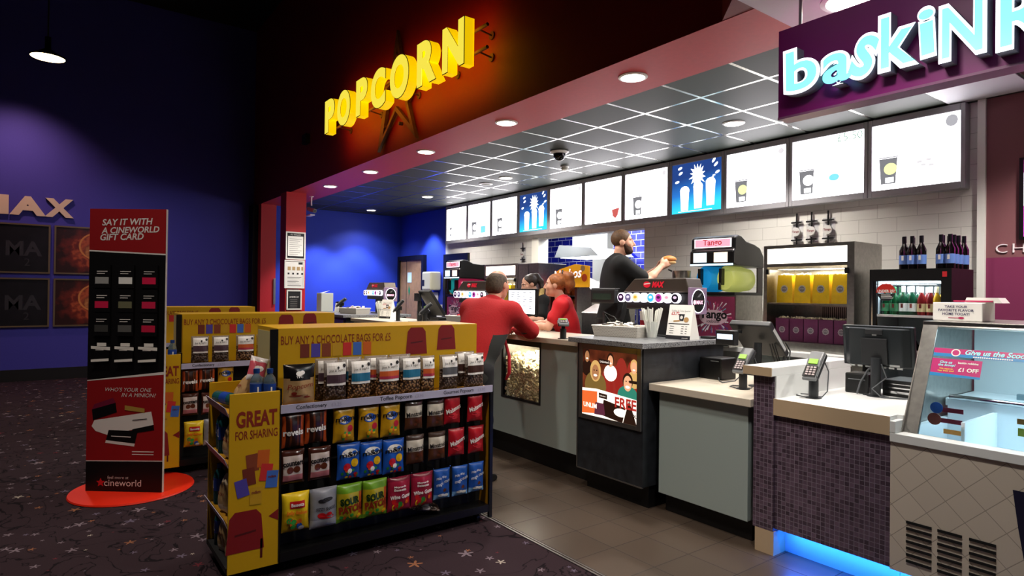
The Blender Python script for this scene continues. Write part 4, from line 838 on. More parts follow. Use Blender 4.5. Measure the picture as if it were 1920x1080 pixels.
# granite topped block with the lit cinema poster
def granite_block(x0, x1, label, nm='poster_counter'):
    t = thing(nm, label, 'counter')
    MB().box((x0, 3.36, .165), (x1, 4.3, 1.148)).build('body', M_slate, t)
    MB().box((x0+.02, 3.45, 0), (x1-.02, 4.28, .165)).build('plinth', M_kick, t)
    MB().box((x0-.06, 3.30, 1.148), (x1+.04, 4.36, 1.186)).build('worktop', M_granite, t, bevel=.003)
    MB().box((x0-.006, 3.352, .165), (x0+.004, 3.37, 1.148)).box((x0, 3.352, .16), (x1, 3.37, .168)).build('edge_strip', M_alu, t)
    return t
t = granite_block(-3.615, -2.945, 'dark slate counter block with granite top and lit cinema poster')
f = MB()
for a, c in (((-3.595, 3.345, .56), (-3.555, 3.36, 1.143)), ((-2.995, 3.345, .56), (-2.955, 3.36, 1.143)), ((-3.555, 3.345, .56), (-2.995, 3.36, .595)), ((-3.555, 3.345, 1.10), (-2.995, 3.36, 1.143))): f.box(a, c)
f = f.build('poster_frame', M_alu, t, bevel=.003)
def pmat(n, c, e=.55): return mat('poster '+n, c, .3, emit=c, es=e)
def posterback():
    m = pmat('back', '#5a1c16', .6); q = NT(m); o = q.xyz(); n = q.n('TexNoise', i2=6., i3=3.); q.l(q.tc, n.inputs[0]); rp = q.n('ValToRGB'); e = rp.color_ramp.elements
    e[0].position = .35; e[0].color = (*lin('#38180f'), 1); e[1].position = .65; e[1].color = (*lin('#7d3a22'), 1)
    q.l(n.outputs['Fac'], rp.inputs[0]); q.l(rp.outputs[0], q.b.inputs['Base Color']); q.l(rp.outputs[0], q.b.inputs['Emission Color']); return m
MB().box((-3.565, 3.352, .59), (-2.985, 3.362, 1.105)).build('poster', posterback(), t)
PX = lambda u: -3.565+u*.58; PZ = lambda v: .59+v*.515
b = MB(); mats_ = [pmat('seat red', '#8e2a22', .7), pmat('skin', '#dba27c', .8), pmat('skin dim', '#a8744e', .7), pmat('teal shirt', '#2f7d6a', .7), pmat('khaki shirt', '#7a6232', .6), pmat('dark', '#2a1710', .5), pmat('hair blond', '#caa262', .75), pmat('hair brown', '#2c1a12', .5), pmat('orange', '#d0602c', .9), pmat('white', '#f0e6da', 1.), pmat('crimson', '#a02a24', .8), pmat('purple', '#5b2a3c', .6)]
def pe(u, v, ru, rv, m, k=0): b.disc((PX(u), 3.3512-k*.0003, PZ(v)), ru*.58, rv*.515, 18, m)
def pq(pts, m, k=0): b.add([(PX(u), 3.3512-k*.0003, PZ(v)) for u, v in pts], [tuple(range(len(pts)))], m)
for u, v, s in ((.72, .62, .11), (.62, .5, .1), (.9, .6, .1), (.46, .42, .12)): pe(u, v, s, .3, 0)
for u, v, s, hm, cm, sk in ((.10, .88, .05, 7, 5, 2), (.53, .85, .055, 7, 9, 1), (.93, .80, .055, 6, 6, 1)):
    pe(u, v-.17, s*2.1, .12, cm, 1); pe(u, v+.02, s*1.1, .10, hm, 2); pe(u, v, s*.85, .085, sk, 3); pe(u, v-.03, s*.4, .012, 9, 4)
pe(.26, .46, .20, .22, 4, 3); pe(.26, .68, .10, .16, 6, 4); pe(.26, .66, .065, .115, 2, 5); pe(.26, .615, .035, .018, 9, 6); pe(.235, .69, .012, .01, 7, 6); pe(.285, .69, .012, .01, 7, 6)
pe(.83, .40, .17, .14, 3, 5); pe(.83, .60, .085, .12, 7, 6); pe(.83, .57, .068, .11, 1, 7); pe(.83, .52, .038, .02, 9, 8); pe(.805, .60, .011, .01, 7, 8); pe(.857, .60, .011, .01, 7, 8)
pq([(0, 0), (1, 0), (1, .36), (.28, .42), (0, .40)], 9, 9); pq([(0, .02), (.30, .06), (.30, .38), (0, .36)], 8, 10); pq([(.38, .05), (.75, 0), (.80, .22), (.42, .28)], 5, 10); pq([(.25, .04), (.45, .05), (.42, .22), (.27, .22)], 11, 11); pe(.72, .14, .12, .06, 9, 11); pq([(.76, 0), (.99, .0), (.86, .34)], 7, 12); pq([(.33, .30), (.48, .29), (.48, .36), (.33, .37)], 5, 11)
pq([(.32, .80), (.52, .79), (.52, .86), (.32, .87)], 5, 5); pq([(.86, .58), (.99, .58), (.99, .62), (.86, .62)], 7, 9)
for s_, u, v, w, m in (('UNLIM', .17, .16, .25, 9), ('FREE', .80, .28, .36, 10), ('YOU', .93, .13, .14, 7)): text(s_, None, None, (PX(u), PZ(v)), w=w*.58, mb=b, mi=m, y=3.3470, offset=.03)
text('Unlimited', None, None, (PX(.42), PZ(.83)), w=.09, mb=b, mi=9, y=3.349); text('Unlimited', None, None, (PX(.40), PZ(.33)), w=.06, mb=b, mi=9, y=3.347)
b.build('poster_artwork', mats_, t)
MB().box((-3.55, 3.356, 1.098), (-3.0, 3.36, 1.104)).build('lightbox_lamp', mat('lightbox tube', '#fff', .4, emit='#dff0ff', es=6), t)
# dark granite block and ordering counter farther left
t = granite_block(-6.36, -5.11, 'granite topped counter block left of the leaning man', 'granite_counter')
t = granite_block(-10.1, -8.42, 'farthest granite topped counter block beside the red pillar', 'granite_counter'); MB().box((-9.2, 3.35, .6), (-8.5, 3.36, 1.11)).build('steel_panel', M_steel, t)
t = unit('till_counter', 'far cream topped till counter with two card readers, left of the customers', 'counter', -8.36, -6.42, 3.45, 1.147, .215, M_top, M_panel)
# lower till counter right of the poster block
t = unit('till_counter', 'pale grey till counter with cream top between the poster block and mosaic pillar', 'counter', -2.885, -2.19, 3.46, .902, .135, M_top, M_panel, ov=.055, tt=.05, depth=.95)
t.children[2].parent = t
# mosaic counter: pillar, till top, lit plinth
t = thing('mosaic_counter', 'purple mosaic till counter with tall end pillar and blue lit plinth', 'counter')
MB().box((-2.135, 3.43, .14), (-2.005, 4.35, 1.055)).box((-2.005, 3.45, .155), (-1.375, 3.47, .83)).box((-2.005, 3.47, .155), (-1.375, 4.4, .17)).build('mosaic_front', M_mosaic, t)
MB().box((-2.18, 3.395, 1.055), (-1.998, 4.38, 1.107)).build('pillar_cap', M_topw, t, bevel=.003)
MB().box((-2.184, 3.39, 1.055), (-1.998, 3.395, 1.107)).box((-2.005, 3.425, .828), (-1.375, 3.431, .924)).build('edge_band', M_edge, t)
MB().box((-2.004, 3.44, .924), (-1.996, 4.36, 1.055)).build('side_lining', M_topw, t)
MB().box((-2.004, 3.431, .83), (-1.375, 4.4, .924)).build('worktop', M_topw, t, bevel=.002)
MB().box((-2.12, 3.43, 0), (-2.0, 3.6, .14)).box((-2.12, 3.6, 0), (-2.0, 4.3, .14)).build('plinth_block', M_edge, t)
MB().box((-2.0, 3.56, 0), (-1.375, 3.6, .15)).build('lit_plinth', mat('white plinth board', '#cfd4da', .4), t)
MB().box((-1.98, 3.50, .146), (-1.38, 3.53, .153)).build('led_strip', mat('blue led strip', '#08f', .4, emit='#0a5cff', es=20), t)
light('blue led', 'AREA', (-1.0, 3.50, .14), 5, (.02, .22, 1), 1.9, sy=.03)
# ------------------------------------------------------------------ ice cream counter
t = thing('ice_cream_counter', 'white diamond tiled ice cream counter with slanted glass display case', 'display counter')
MB().box((-1.372, 3.43, .155), (.6, 3.47, .80)).build('tiled_front', M_diam, t)
MB().box((-1.372, 3.418, .80), (.6, 3.51, .845)).box((-1.372, 3.418, .845), (-1.345, 3.51, .905)).build('ledge', M_topw, t, bevel=.003)
MB().box((-1.375, 3.51, .83), (-1.345, 4.4, .925)).build('step', M_topw, t)
MB().box((-1.372, 3.56, 0), (.6, 3.6, .155)).build('plinth_board', mat('white plinth board', '#cfd4da', .4), t); MB().box((-1.372, 3.50, .148), (.5, 3.53, .155)).build('led_strip', mat('blue led strip'), t)
MB().box((-1.34, 3.51, .155), (.6, 4.55, .62)).build('cabinet', M_white, t)
b = MB()
for j in range(7):
    for x0, x1 in ((-1.296, -1.186), (-1.161, -1.062), (-1.033, -.932)):
        z = .415-.032*j; b.box((x0, 3.424, z-.006), (x1, 3.431, z+.006))
b.build('vent_slots', M_matblack, t)
MB().add([(-.872, 3.424, .685), (-.5, 3.424, .69), (-.5, 3.424, .2), (-.81, 3.424, .25), (-.852, 3.424, .522)], [(0, 4, 3, 2, 1)]).build('navy_panel', mat('navy panel', '#161430', .5), t)
# glass case
S = lambda v: (3.5+.267*v, .845+.555*v)
def slab(b, x0, x1, v0, v1, off, th, m=0):
    n = (-.9011, .4335)  # outward normal (y,z)
    p = [(S(v)[0]+n[0]*o, S(v)[1]+n[1]*o) for v in (v0, v1) for o in (off, off-th)]
    b.prism([p[0], p[1], p[3], p[2]], 'x', x0, x1, m)
b = MB(); slab(b, -1.345, -1.275, 0, 1, .004, .02); b.prism([(3.48, .845), (3.51, .845), (4.5, .845), (4.5, 1.40), (3.767, 1.40)], 'x', -1.345, -1.338); b.build('end_frame', M_steel, t, bevel=.002)
b = MB(); b.box((-1.345, 3.755, 1.385), (.6, 4.5, 1.405)); slab(b, -1.275, .6, .955, 1, .004, .02); b.build('top_frame', M_steel, t, bevel=.002)
b = MB(); slab(b, -1.275, .6, 0, .955, 0, .004); b.build('front_glass', mat('tinted case glass', '#e8f4f6', .01, trans=1, ior=1.15, spec=1.), t)
MB().box((-1.33, 4.48, .845), (.6, 4.5, 1.385)).build('back_panel', mat('pale case back', '#b8c4c8', .35), t)
M_ice = mat('white tub liner', '#dfeaf0', .25)
MB().box((-1.335, 3.515, .62), (-1.31, 4.48, .87)).box((-1.31, 3.515, .62), (.6, 3.53, .80)).box((-1.31, 3.53, .62), (.6, 4.0, .66)).box((-1.10, 3.53, .66), (-1.085, 4.0, .93)).box((-1.31, 4.0, .62), (.6, 4.03, .97)).box((-1.33, 4.03, .93), (.6, 4.48, .97)).build('freezer_well', M_ice, t)
MB().tube([(-1.30, 3.995, .985), (.6, 3.995, .985)], .014, 10).build('handrail', M_chrome, t, 50)
MB().box((-1.2, 3.82, 1.372), (.5, 3.86, 1.385)).build('case_lamp', mat('case lamp tube', '#fff', .4, emit='#d8f2ff', es=9), t)
light('case light', 'AREA', (-.35, 3.95, 1.36), 11, (.78, .93, 1), 1.7, sy=.3)
MB().box((-1.08, 4.3, .97), (-.98, 4.34, 1.0)).box((-.8, 4.465, 1.12), (-.2, 4.48, 1.3)).build('case_inner_print', mat('grey blue print', '#5a7078', .5), t)
# stickers on the glass
M_mag = mat('magenta sticker', '#b51f6a', .35); M_cyb = mat('blue sticker band', '#1d7fb8', .35); M_pct = mat('pale cyan sticker lettering', '#9fe3ee', .4); M_ylt = mat('yellow sticker lettering', '#e7c24a', .4)
def onglass(pts, b, m, k): b.add([(x, S(v)[0]-.9011*(.001+.0006*k), S(v)[1]+.4335*(.001+.0006*k)) for x, v in pts], [tuple(range(len(pts)))], m)
RG = Matrix.Translation((0, 3.5, .845)) @ Matrix.Rotation(-math.atan2(.267, .555), 4, 'X')
def sticker(label, x0, x1, v0, v1, words):
    s = thing('glass_sticker', label, 'sticker', (0, 0, 0)); b = MB(); onglass([(x0, v0), (x1, v0), (x1, v1), (x0, v1)], b, 0, 0); b.build('backing', M_mag, s)
    b = MB(); onglass([(x0, v0), (x1, v0), (x1, v0+.018), (x0, v0+.03)], b, 0, 1); b.build('blue_band', M_cyb, s)
    b = MB()
    for s_, x, v, w, mi, sh in words: text(s_, None, None, (x, v*.616), w=w, mb=b, mi=mi, y=-.0024, M=RG, offset=.03, shear=sh)
    b.build('lettering', [M_pct, M_wprint, M_ylt], s); return s
s = sticker('long magenta Give us the Scoop strip across top of ice cream glass', -1.272, -.62, .693, .766, [('Give us the Scoop!', -1.0, .735, .27, 0, .3), ('..................', -1.02, .703, .16, 1, 0)])
b = MB(); b.disc((-1.175, -.0025, .731*.616), .02, .02, 20, 0, RG); b.disc((-1.175, -.003, .731*.616), .015, .015, 20, 1, RG); b.build('round_logo', [M_wprint, M_mag], s)
s = sticker('square magenta £1 OFF sticker on left part of the ice cream glass', -1.273, -1.058, .517, .674, [('Give us', -1.21, .643, .055, 0, .2), ('the Scoop!', -1.205, .615, .075, 0, .2), ('We want to', -1.205, .585, .06, 2, 0), ('hear from you!', -1.205, .565, .07, 2, 0), ('£1 OFF', -1.11, .585, .085, 1, 0), ('baskin robbins', -1.115, .645, .085, 1, 0)])
def flag(label, x0, x1, v0, v1, c, disc=None, dc=None, group='flavour flags in ice cream case'):
    f = thing('flavour_flag', label, 'flavour label', (0, 0, 0), 0, group); b = MB(); z = lambda v: S(v)[1]
    b.box((x0, 3.535+.3*v0, z(v0)), (x1, 3.54+.3*v0, z(v1))); b.build('band', c, f)
    if disc: MB().cyl((disc[0], 3.53+.3*v0, z(disc[1])), (disc[0], 3.534+.3*v0, z(disc[1])), disc[2], n=20).build('picture_disc', dc, f)
cm = mat('maroon flag', '#6d1434', .5)
flag('maroon flavour flag with blue disc at left of the ice cream case', -1.215, -1.112, .205, .245, cm, (-1.225, .235, .028), mat('blue disc', '#1f4fa0', .4))
flag('maroon flavour flag with brown scoop disc, below the blue one', -1.215, -1.108, .115, .155, cm, (-1.225, .14, .03), mat('brown disc', '#7a3b36', .5))
flag('orange and black flavour flag, lowest at left of the ice cream case', -1.178, -1.098, .03, .07, mat('orange flag', '#d9964a', .5))
flag('brown flavour flag near the right edge of the ice cream case', -.9, -.8, .19, .235, mat('tan flag', '#9a7240', .5))
flag('green flavour flag near the right edge of the ice cream case', -.89, -.78, .10, .165, mat('lime flag', '#93a844', .5))
# box sign on top of the case
t = thing('countertop_sign', 'white TAKE YOUR FAVORITE FLAVOR HOME TODAY box sign on the case', 'sign', (-1.258, 3.95, 1.405))
MB().box((-.11, 0, 0), (.12, .20, .10)).build('box', M_white, t, bevel=.004); MB().prism([(.02, .10), (.19, .10), (.17, .128), (.03, .128)], 'y', .06, .18).build('lid', M_white, t)
MB().box((-.03, .055, .105), (.15, .06, .112)).build('red_stripe', mat('raspberry stripe', '#b02a55', .4), t)
b = MB()
for s_, z, w in (('TAKE YOUR', .078, .105), ('FAVORITE FLAVOR', .058, .165), ('HOME TODAY!', .038, .125)): text(s_, None, None, (.0, z), w=w, h=.0135, mb=b, y=-.002, offset=.02)
b.build('lettering', mat('navy print', '#2a2550', .5), t)
b = MB(); b.box((-.035, -.002, .0155), (.015, -.001, .0185)); b.disc((.025, -.002, .017), .014, .006, 14); b.build('spoon_print', mat('raspberry stripe', '#b02a55', .4), t)
# ------------------------------------------------------------------ card readers
M_post = mat('charcoal post', '#232629', .4); M_grey = mat('mid grey plastic', '#6f7274', .35); M_lgrey = mat('light grey plastic', '#a9adad', .3)
M_lcd = mat('lit lcd', '#bcd', .3, emit='#cfe6ff', es=1.1); M_scrgreen = mat('green terminal screen', '#7fae3a', .3, emit='#88b83e', es=.35)
M_key = mat('pale keys', '#a89a9a', .5); M_cable = mat('black cable', '#101112', .45); M_gcable = mat('grey cable', '#4a4d50', .5)
def card_reader(label, loc, rz, hpost=.135, tilt=.6, cable=True):
    t = thing('card_reader', label, 'card reader', loc, rz, 'card readers on posts')
    MB().lathe([(.001, 0), (.045, 0), (.045, .005), (.001, .006)], n=24).build('base_plate', M_post, t, 40)
    MB().cyl((0, 0, .005), (0, 0, hpost), .027, n=20).box((-.015, -.012, hpost), (.015, .05, hpost+.05)).build('post', M_post, t, 40)
    T = Matrix.Translation((0, .0, hpost+.055)) @ Matrix.Rotation(tilt, 4, 'X')
    b = MB(); pr = [(-.1, -.018), (.09, -.02), (.1, -.008), (.1, .02), (.03, .024), (-.02, .012), (-.095, .006), (-.105, -.004)]
    b.prism(pr, 'x', -.04, .04, 0, T); k = b.build('terminal', M_grey, t, bevel=.008, seg=3)
    b = MB(); b.box((-.046, -.08, -.024), (.046, .10, .004), 0, T); b.build('holder', M_post, t, bevel=.004)
    b = MB(); b.add([(-.036, -.088, .009), (.036, -.088, .009), (.037, -.012, .0175), (-.037, -.012, .0175)], [(0, 1, 2, 3)], 0, T); b.build('keypad_frame', M_black, k)
    b = MB()
    for r in range(4):
        for c in range(3): b.box((-.026+c*.02, -.078+r*.016, .0105+r*.0018), (-.012+c*.02, -.067+r*.016, .0145+r*.0018), 0, T)
    b.build('keys', M_key, k)
    b = MB(); b.box((-.026, -.0, .02), (.026, .035, .026), 0, T); b.build('screen', M_scrgreen, k)
    if cable: MB().tube([(.02, .08, hpost+.1), (.05, .09, hpost+.02), (.055, .06, .04), (.03, .05, .006), (-.03, -.03, .005), (-.10, .0, .005), (-.12, .06, .005), (-.05, .11, .005)], .0035, 8).build('cable', M_gcable, t, 60)
    return t
cr = card_reader('black and grey card reader on a post beside the mosaic pillar cap', (-1.885, 3.655, .924), .08, .135, .8)
dup(cr, (-2.405, 3.735, .902), .0, 'grey card reader on a post on the cream till top, green screen')
o = card_reader('dark card reader on a post between customers and granite block, seen edge on', (-3.915, 3.46, 1.147), .9, .085, .1, False)
card_reader('card reader tilted on its post, farther one on the cream far counter', (-7.28, 3.60, 1.147), -.5, .14, .85, False)
card_reader('card reader tilted on its post, nearer one on the cream far counter', (-6.60, 3.62, 1.147), -.5, .12, .7, False)
card_reader('small dark card reader arm on farthest granite block beside a white jug', (-9.55, 3.72, 1.186), -.6, .10, .7, False)
# ------------------------------------------------------------------ till screens
M_label = mat('grey white sticker', '#9a9c9a', .5)
t = thing('till_monitor', 'black till monitor seen from behind on a post, right of the pillar', 'monitor', (-1.705, 4.05, .924), .02)
MB().lathe([(.001, 0), (.05, 0), (.05, .005), (.001, .006)], n=24).box((-.07, -.01, 0), (.07, .01, .006)).build('base_plate', M_post, t, 40)
MB().cyl((0, 0, .004), (0, 0, .235), .028, n=20).build('post', M_post, t, 40)
T = Matrix.Translation((-.015, .07, .30)) @ Matrix.Rotation(.12, 4, 'X')
s = MB(); s.box((-.205, -.012, -.125), (.205, .02, .128), 0, T); s.prism([(-.19, -.012), (.19, -.012), (.15, -.05), (-.15, -.05)], 'z', -.115, .118, 0, T); s = s.build('screen_case', mat('dark teal black plastic', '#1a1f22', .35), t, bevel=.006)
MB().box((-.075, -.07, -.1), (.075, -.048, .06), 0, T).box((-.05, -.06, .085), (.05, -.05, .115), 0, T).build('mount_box', M_dark, s, bevel=.004)
b = MB(); b.box((-.012, -.0525, .075), (.012, -.05, .087), 0, T)
for i in range(7): b.box((-.15+i*.045, -.052, -.124), (-.12+i*.045, -.047, -.114), 0, T)
b.box((.08, -.052, -.11), (.135, -.049, -.098), 0, T); b.build('port_labels', M_label, s)
MB().tube([(.0, .02, .21), (-.06, .03, .15), (-.09, .0, .07), (-.10, -.02, .005)], .006, 8).tube([(.03, .0, .2), (.06, .0, .12), (.0, -.05, .05), (.05, -.05, .005), (.15, .0, .006), (.24, .06, .01)], .0045, 8).build('cable', M_gcable, t, 60)
t = thing('receipt_printer', 'black receipt printer box behind the till monitor post', 'printer', (-1.83, 4.14, .924), .05)
MB().box((-.07, -.07, 0), (.07, .08, .125)).build('case', M_black, t, bevel=.008); MB().box((-.05, -.072, .085), (.05, -.069, .09)).build('slot', M_grey, t)
t = thing('cash_drawer', 'black cash drawer with steel rails beside the ice cream case', 'cash drawer', (-1.54, 4.27, .924), 0)
MB().box((-.16, -.14, 0), (.16, .11, .10)).build('case', M_black, t, bevel=.004)
MB().box((-.15, -.143, .05), (.15, -.139, .058)).box((-.15, -.143, .075), (.15, -.139, .079)).box((-.15, -.15, .02), (.15, -.14, .035)).build('rail', M_chrome, t)
# till with the tilted screen on the cream top
t = thing('till_monitor', 'black till monitor tilted back over cream till top, side on, with lit customer display', 'monitor', (-2.43, 3.93, .902), 0)
MB().lathe([(.001, 0), (.05, 0), (.05, .005), (.001, .006)], n=24).build('base_plate', M_post, t, 40); MB().cyl((0, .02, .004), (0, .02, .30), .026, n=20).build('post', M_post, t, 40)
T = Matrix.Translation((0, .07, .335)) @ Matrix.Rotation(.80, 4, 'X')
s = MB(); s.box((-.18, -.028, -.165), (.13, .018, .155), 0, T); s = s.build('screen_case', M_dark, t, bevel=.008)
MB().box((.131, -.02, -.11), (.1325, .004, .10), 0, T).build('side_label', M_label, s)
MB().box((-.16, .019, -.145), (.11, .02, .135), 0, T).build('touch_screen', mat('dim screen', '#1a2026', .1), s)
d = MB().box((-.19, -.20, .285), (-.04, -.15, .385)).box((-.13, -.16, .36), (-.09, -.03, .385)).build('customer_display', M_dark, t, bevel=.004)
MB().box((-.175, -.202, .325), (-.055, -.199, .36)).build('display_panel', M_lcd, d)
for k, (y, z) in enumerate(((.12, .16), (.16, .18), (.20, .17))): MB().tube([(.10, .0+k*.03, .30), (.11, .05+k*.03, z), (.115, y+.02, z-.01), (.1, y+.06, .24), (.08, y+.03, .30)], .005, 8).build('cable', M_cable, t, 60)
t = thing('receipt_printer', 'black receipt printer on the cream till top against the slate block', 'printer', (-2.80, 4.05, .902), 0)
MB().box((-.12, -.09, 0), (.07, .10, .16)).build('case', M_black, t, bevel=.008); MB().box((-.02, -.092, .135), (.05, -.089, .14)).build('slot', M_grey, t)
MB().tube([(.05, -.09, .02), (.09, -.14, .005), (.16, -.2, .006), (.22, -.14, .02), (.24, -.1, .06)], .004, 8).build('cable', M_gcable, t, 60)
# till behind the poster block
t = thing('till_monitor', 'black till with dark customer display behind basket on the granite block', 'monitor', (-3.98, 4.0, 1.147), 0)
MB().cyl((.0, .02, 0), (.0, .02, .22), .022, n=18).build('post', M_post, t, 40)
s = MB().box((-.14, -.03, .30), (.16, .02, .42)).prism([(-.03, .42), (.02, .42), (.05, .435), (-.02, .435)], 'x', -.14, .16).build('customer_display', M_dark, t, bevel=.006); MB().box((-.11, -.032, .33), (.12, -.029, .385)).build('display_panel', mat('dim green lcd', '#2e3a33', .2), s)
MB().prism([(.02, .16), (.07, .14), (.16, .38), (.10, .40)], 'x', -.12, .18).build('screen_case', M_dark, t, bevel=.006)
MB().tube([(.02, .0, .2), (.1, -.02, .14), (.14, .02, .06), (.2, .05, .02)], .005).tube([(.0, .0, .22), (.16, -.03, .18), (.2, .02, .1), (.12, .05, .03)], .005).build('cable', M_cable, t, 60)
# order screen beside the man in red
t = thing('order_screen', 'bright white order screen on the counter beside the man in red', 'monitor', (-4.80, 3.72, 1.145), .1)
MB().lathe([(.001, 0), (.09, 0), (.09, .008), (.001, .01)], n=24).build('base_plate', M_post, t, 40); MB().cyl((0, .02, .005), (0, .02, .25), .022, n=16).build('post', M_post, t, 40)
s = MB().box((-.215, -.012, .165), (.19, .022, .425)).build('screen_case', M_black, t, bevel=.004)
MB().box((-.20, -.014, .18), (.172, -.011, .41)).build('screen', mat('lit order screen', '#fff', .3, emit='#eef4ff', es=1.25), s)
b = MB(); rd = random.Random(8)
for c in range(4):
    for r in range(8):
        if rd.random() < .75: b.box((-.16+c*.085, -.0155, .385-r*.022), (-.16+c*.085+rd.uniform(.02, .05), -.0142, .391-r*.022))
b.build('text_lines', mat('grey screen text', '#555', .5, emit='#777a80', es=.7), s)
# tills on the far counter
t = thing('till_monitor', 'black till monitor tilted on the cream far counter, edge on', 'monitor', (-6.95, 3.80, 1.147), 0)
MB().cyl((-.12, 0, 0), (-.12, 0, .26), .03, n=18).box((-.2, -.04, .26), (-.08, .0, .36)).build('post', M_post, t, 40)
T = Matrix.Translation((.02, .10, .24)) @ Matrix.Rotation(.62, 4, 'X'); MB().box((-.15, -.02, -.19), (.15, .02, .19), 0, T).build('screen_case', M_dark, t, bevel=.006)
MB().tube([(-.05, -.02, .2), (.05, -.05, .1), (.12, 0, .03), (.2, .02, .05)], .007).build('cable', M_cable, t, 60)
t = thing('receipt_printer', 'black receipt printer box on the cream far counter beside a till', 'printer', (-7.22, 3.98, 1.147), 0); MB().box((-.12, -.08, 0), (.10, .1, .13)).build('case', M_black, t, bevel=.006)
t = thing('cash_drawer', 'dark cash drawer lump under the tilted far till', 'cash drawer', (-6.72, 3.86, 1.147), 0); MB().box((-.08, -.06, 0), (.14, .14, .07)).build('case', M_black, t, bevel=.01)
# ------------------------------------------------------------------ baskets of sachets
def perf():
    m = mat('white perforated basket', '#cfcac0', .5); t = NT(m); q = t.xyz(); 
    a = t.m('ADD', q[0], q[1]); u = t.m('MULTIPLY', a, 1/.014); v = t.m('MULTIPLY', q[2], 1/.012); u = t.m('ADD', u, t.m('MULTIPLY', t.m('FLOOR', v), .5))
    fu = t.m('SUBTRACT', t.m('FRACT', u), .5); fv = t.m('SUBTRACT', t.m('FRACT', v), .5)
    g = t.m('LESS_THAN', t.m('ADD', t.m('MULTIPLY', fu, fu), t.m('MULTIPLY', fv, fv)), .045); t.l(t.mix(g, lin('#cfcac0'), lin('#77746c')), t.b.inputs['Base Color']); return m
M_perf = perf()
def basket(label, loc, rz, w=.41, d=.27, h=.085):
    t = thing('sachet_basket', label, 'basket', loc, rz, 'white baskets of sachets'); b = MB(); k = .015; th = .006
    o0 = [(-w/2+k, -d/2+k), (w/2-k, -d/2+k), (w/2-k, d/2-k), (-w/2+k, d/2-k)]; o1 = [(-w/2, -d/2), (w/2, -d/2), (w/2, d/2), (-w/2, d/2)]
    R = lambda p, z, s=0: [(x-math.copysign(s, x), y-math.copysign(s, y), z) for x, y in p]
    b.ring([R(o0, 0), R(o1, h), R(o1, h, th), R(o0, .006, th)]); b.build('body', M_perf, t)
    MB().tube([(-w/2, -d/2, h), (w/2, -d/2, h), (w/2, d/2, h), (-w/2, d/2, h)], .006, 6, close=True).build('rim', M_white, t)
    return t
def pack_mesh():
    b = MB(); n = 8
    b.ring([[(x*sx, y*sy, z) for x, y in ((-.03, -.02), (.03, -.02), (.03, .02), (-.03, .02))] for sx, sy, z in ((1, 1, 0), (.85, .8, .006), (.5, .45, .009))]); return b
SA = {}
def sachets(n, loc, rz, w, d, z0, seed, where, cols):
    rd = random.Random(seed)
    for i in range(n):
        c = rd.choice(cols)
        x, y = rd.uniform(-w/2+.05, w/2-.05), rd.uniform(-d/2+.05, d/2-.05)
        p = (loc[0]+x*math.cos(rz)-y*math.sin(rz), loc[1]+x*math.sin(rz)+y*math.cos(rz), loc[2]+z0+rd.uniform(0, .025))
        if c not in SA: o = pack_mesh().build('sauce_sachet', mat('sachet '+c, c, .3)); SA[c] = o
        else: o = SA[c].copy(); COL.objects.link(o)
        nm = {'#e6e4e0': 'white', '#c8202a': 'red', '#15120f': 'black', '#d8d2c4': 'cream'}[c]
        tag(o, '%s sauce sachet in the heap in %s' % (nm, where), 'sachet', '%s sachets in %s' % (nm, where))
        o.location = p; o.rotation_euler = (rd.uniform(-.4, .4), rd.uniform(-.4, .4), rd.uniform(0, 6))
for lab, loc, rz, n, cols, where in (('white perforated basket of sachets on the granite poster block', (-3.50, 3.73, 1.186), .26, 24, ['#e6e4e0', '#15120f', '#15120f', '#c8202a', '#d8d2c4'], 'the basket on the poster block'),
    ('white perforated basket of red and white sachets left of man in red', (-5.66, 3.63, 1.186), .3, 24, ['#c8202a', '#c8202a', '#e6e4e0'], 'the basket beside the man in red'),
    ('white perforated basket of sachets on farthest granite block', (-8.84, 3.66, 1.186), .26, 22, ['#e6e4e0', '#c8202a', '#d8d2c4', '#15120f'], 'the farthest basket')):
    basket(lab, loc, rz); sachets(n, loc, rz, .36, .23, .084, n+int(-loc[0]*10), where, cols)
# ------------------------------------------------------------------ straws
M_straw = mat('white straw', '#eceee6', .4); M_cupc = mat('clear cup', '#dfe3df', .1, alpha=.35)
straw = None
def strawcup(label, loc, where, seed, h=.22):
    global straw
    t = thing('straw_cup', label, 'cup', loc, 0, 'clear cups of straws'); MB().ring([[(r*math.cos(2*PI*i/22), r*math.sin(2*PI*i/22), z) for i in range(22)] for r, z in ((.04, .0), (.054, .13), (.051, .13), (.037, .006))]).build('cup', M_cupc, t, 40)
    rd = random.Random(seed)
    for i in range(32):
        a = rd.uniform(0, 6.28); r = .032*math.sqrt(rd.random())
        if straw is None: straw = MB().cyl((0, 0, 0), (0, 0, .2), .0052, n=8).build('drinking_straw', M_straw, None, 40); o = straw
        else: o = straw.copy(); COL.objects.link(o)
        tag(o, 'white drinking straw standing in %s' % where, 'straw', 'straws in '+where)
        o.location = (loc[0]+r*math.cos(a), loc[1]+r*math.sin(a), loc[2]+.007); q = .24*r/.032
        o.rotation_euler = (-q*math.sin(a), q*math.cos(a), 0); o.scale = (1, 1, rd.uniform(1.0, 1.2))
strawcup('clear cup of white straws on the granite poster block beside the tent card', (-3.262, 3.815, 1.186), 'the cup on the poster block', 1)
strawcup('clear cup of white straws beside the man in red', (-5.14, 3.62, 1.186), 'the cup beside the man in red', 2)
strawcup('clear cup of white straws on farthest granite block', (-8.22, 3.80, 1.147), 'the farthest straw cup', 3)
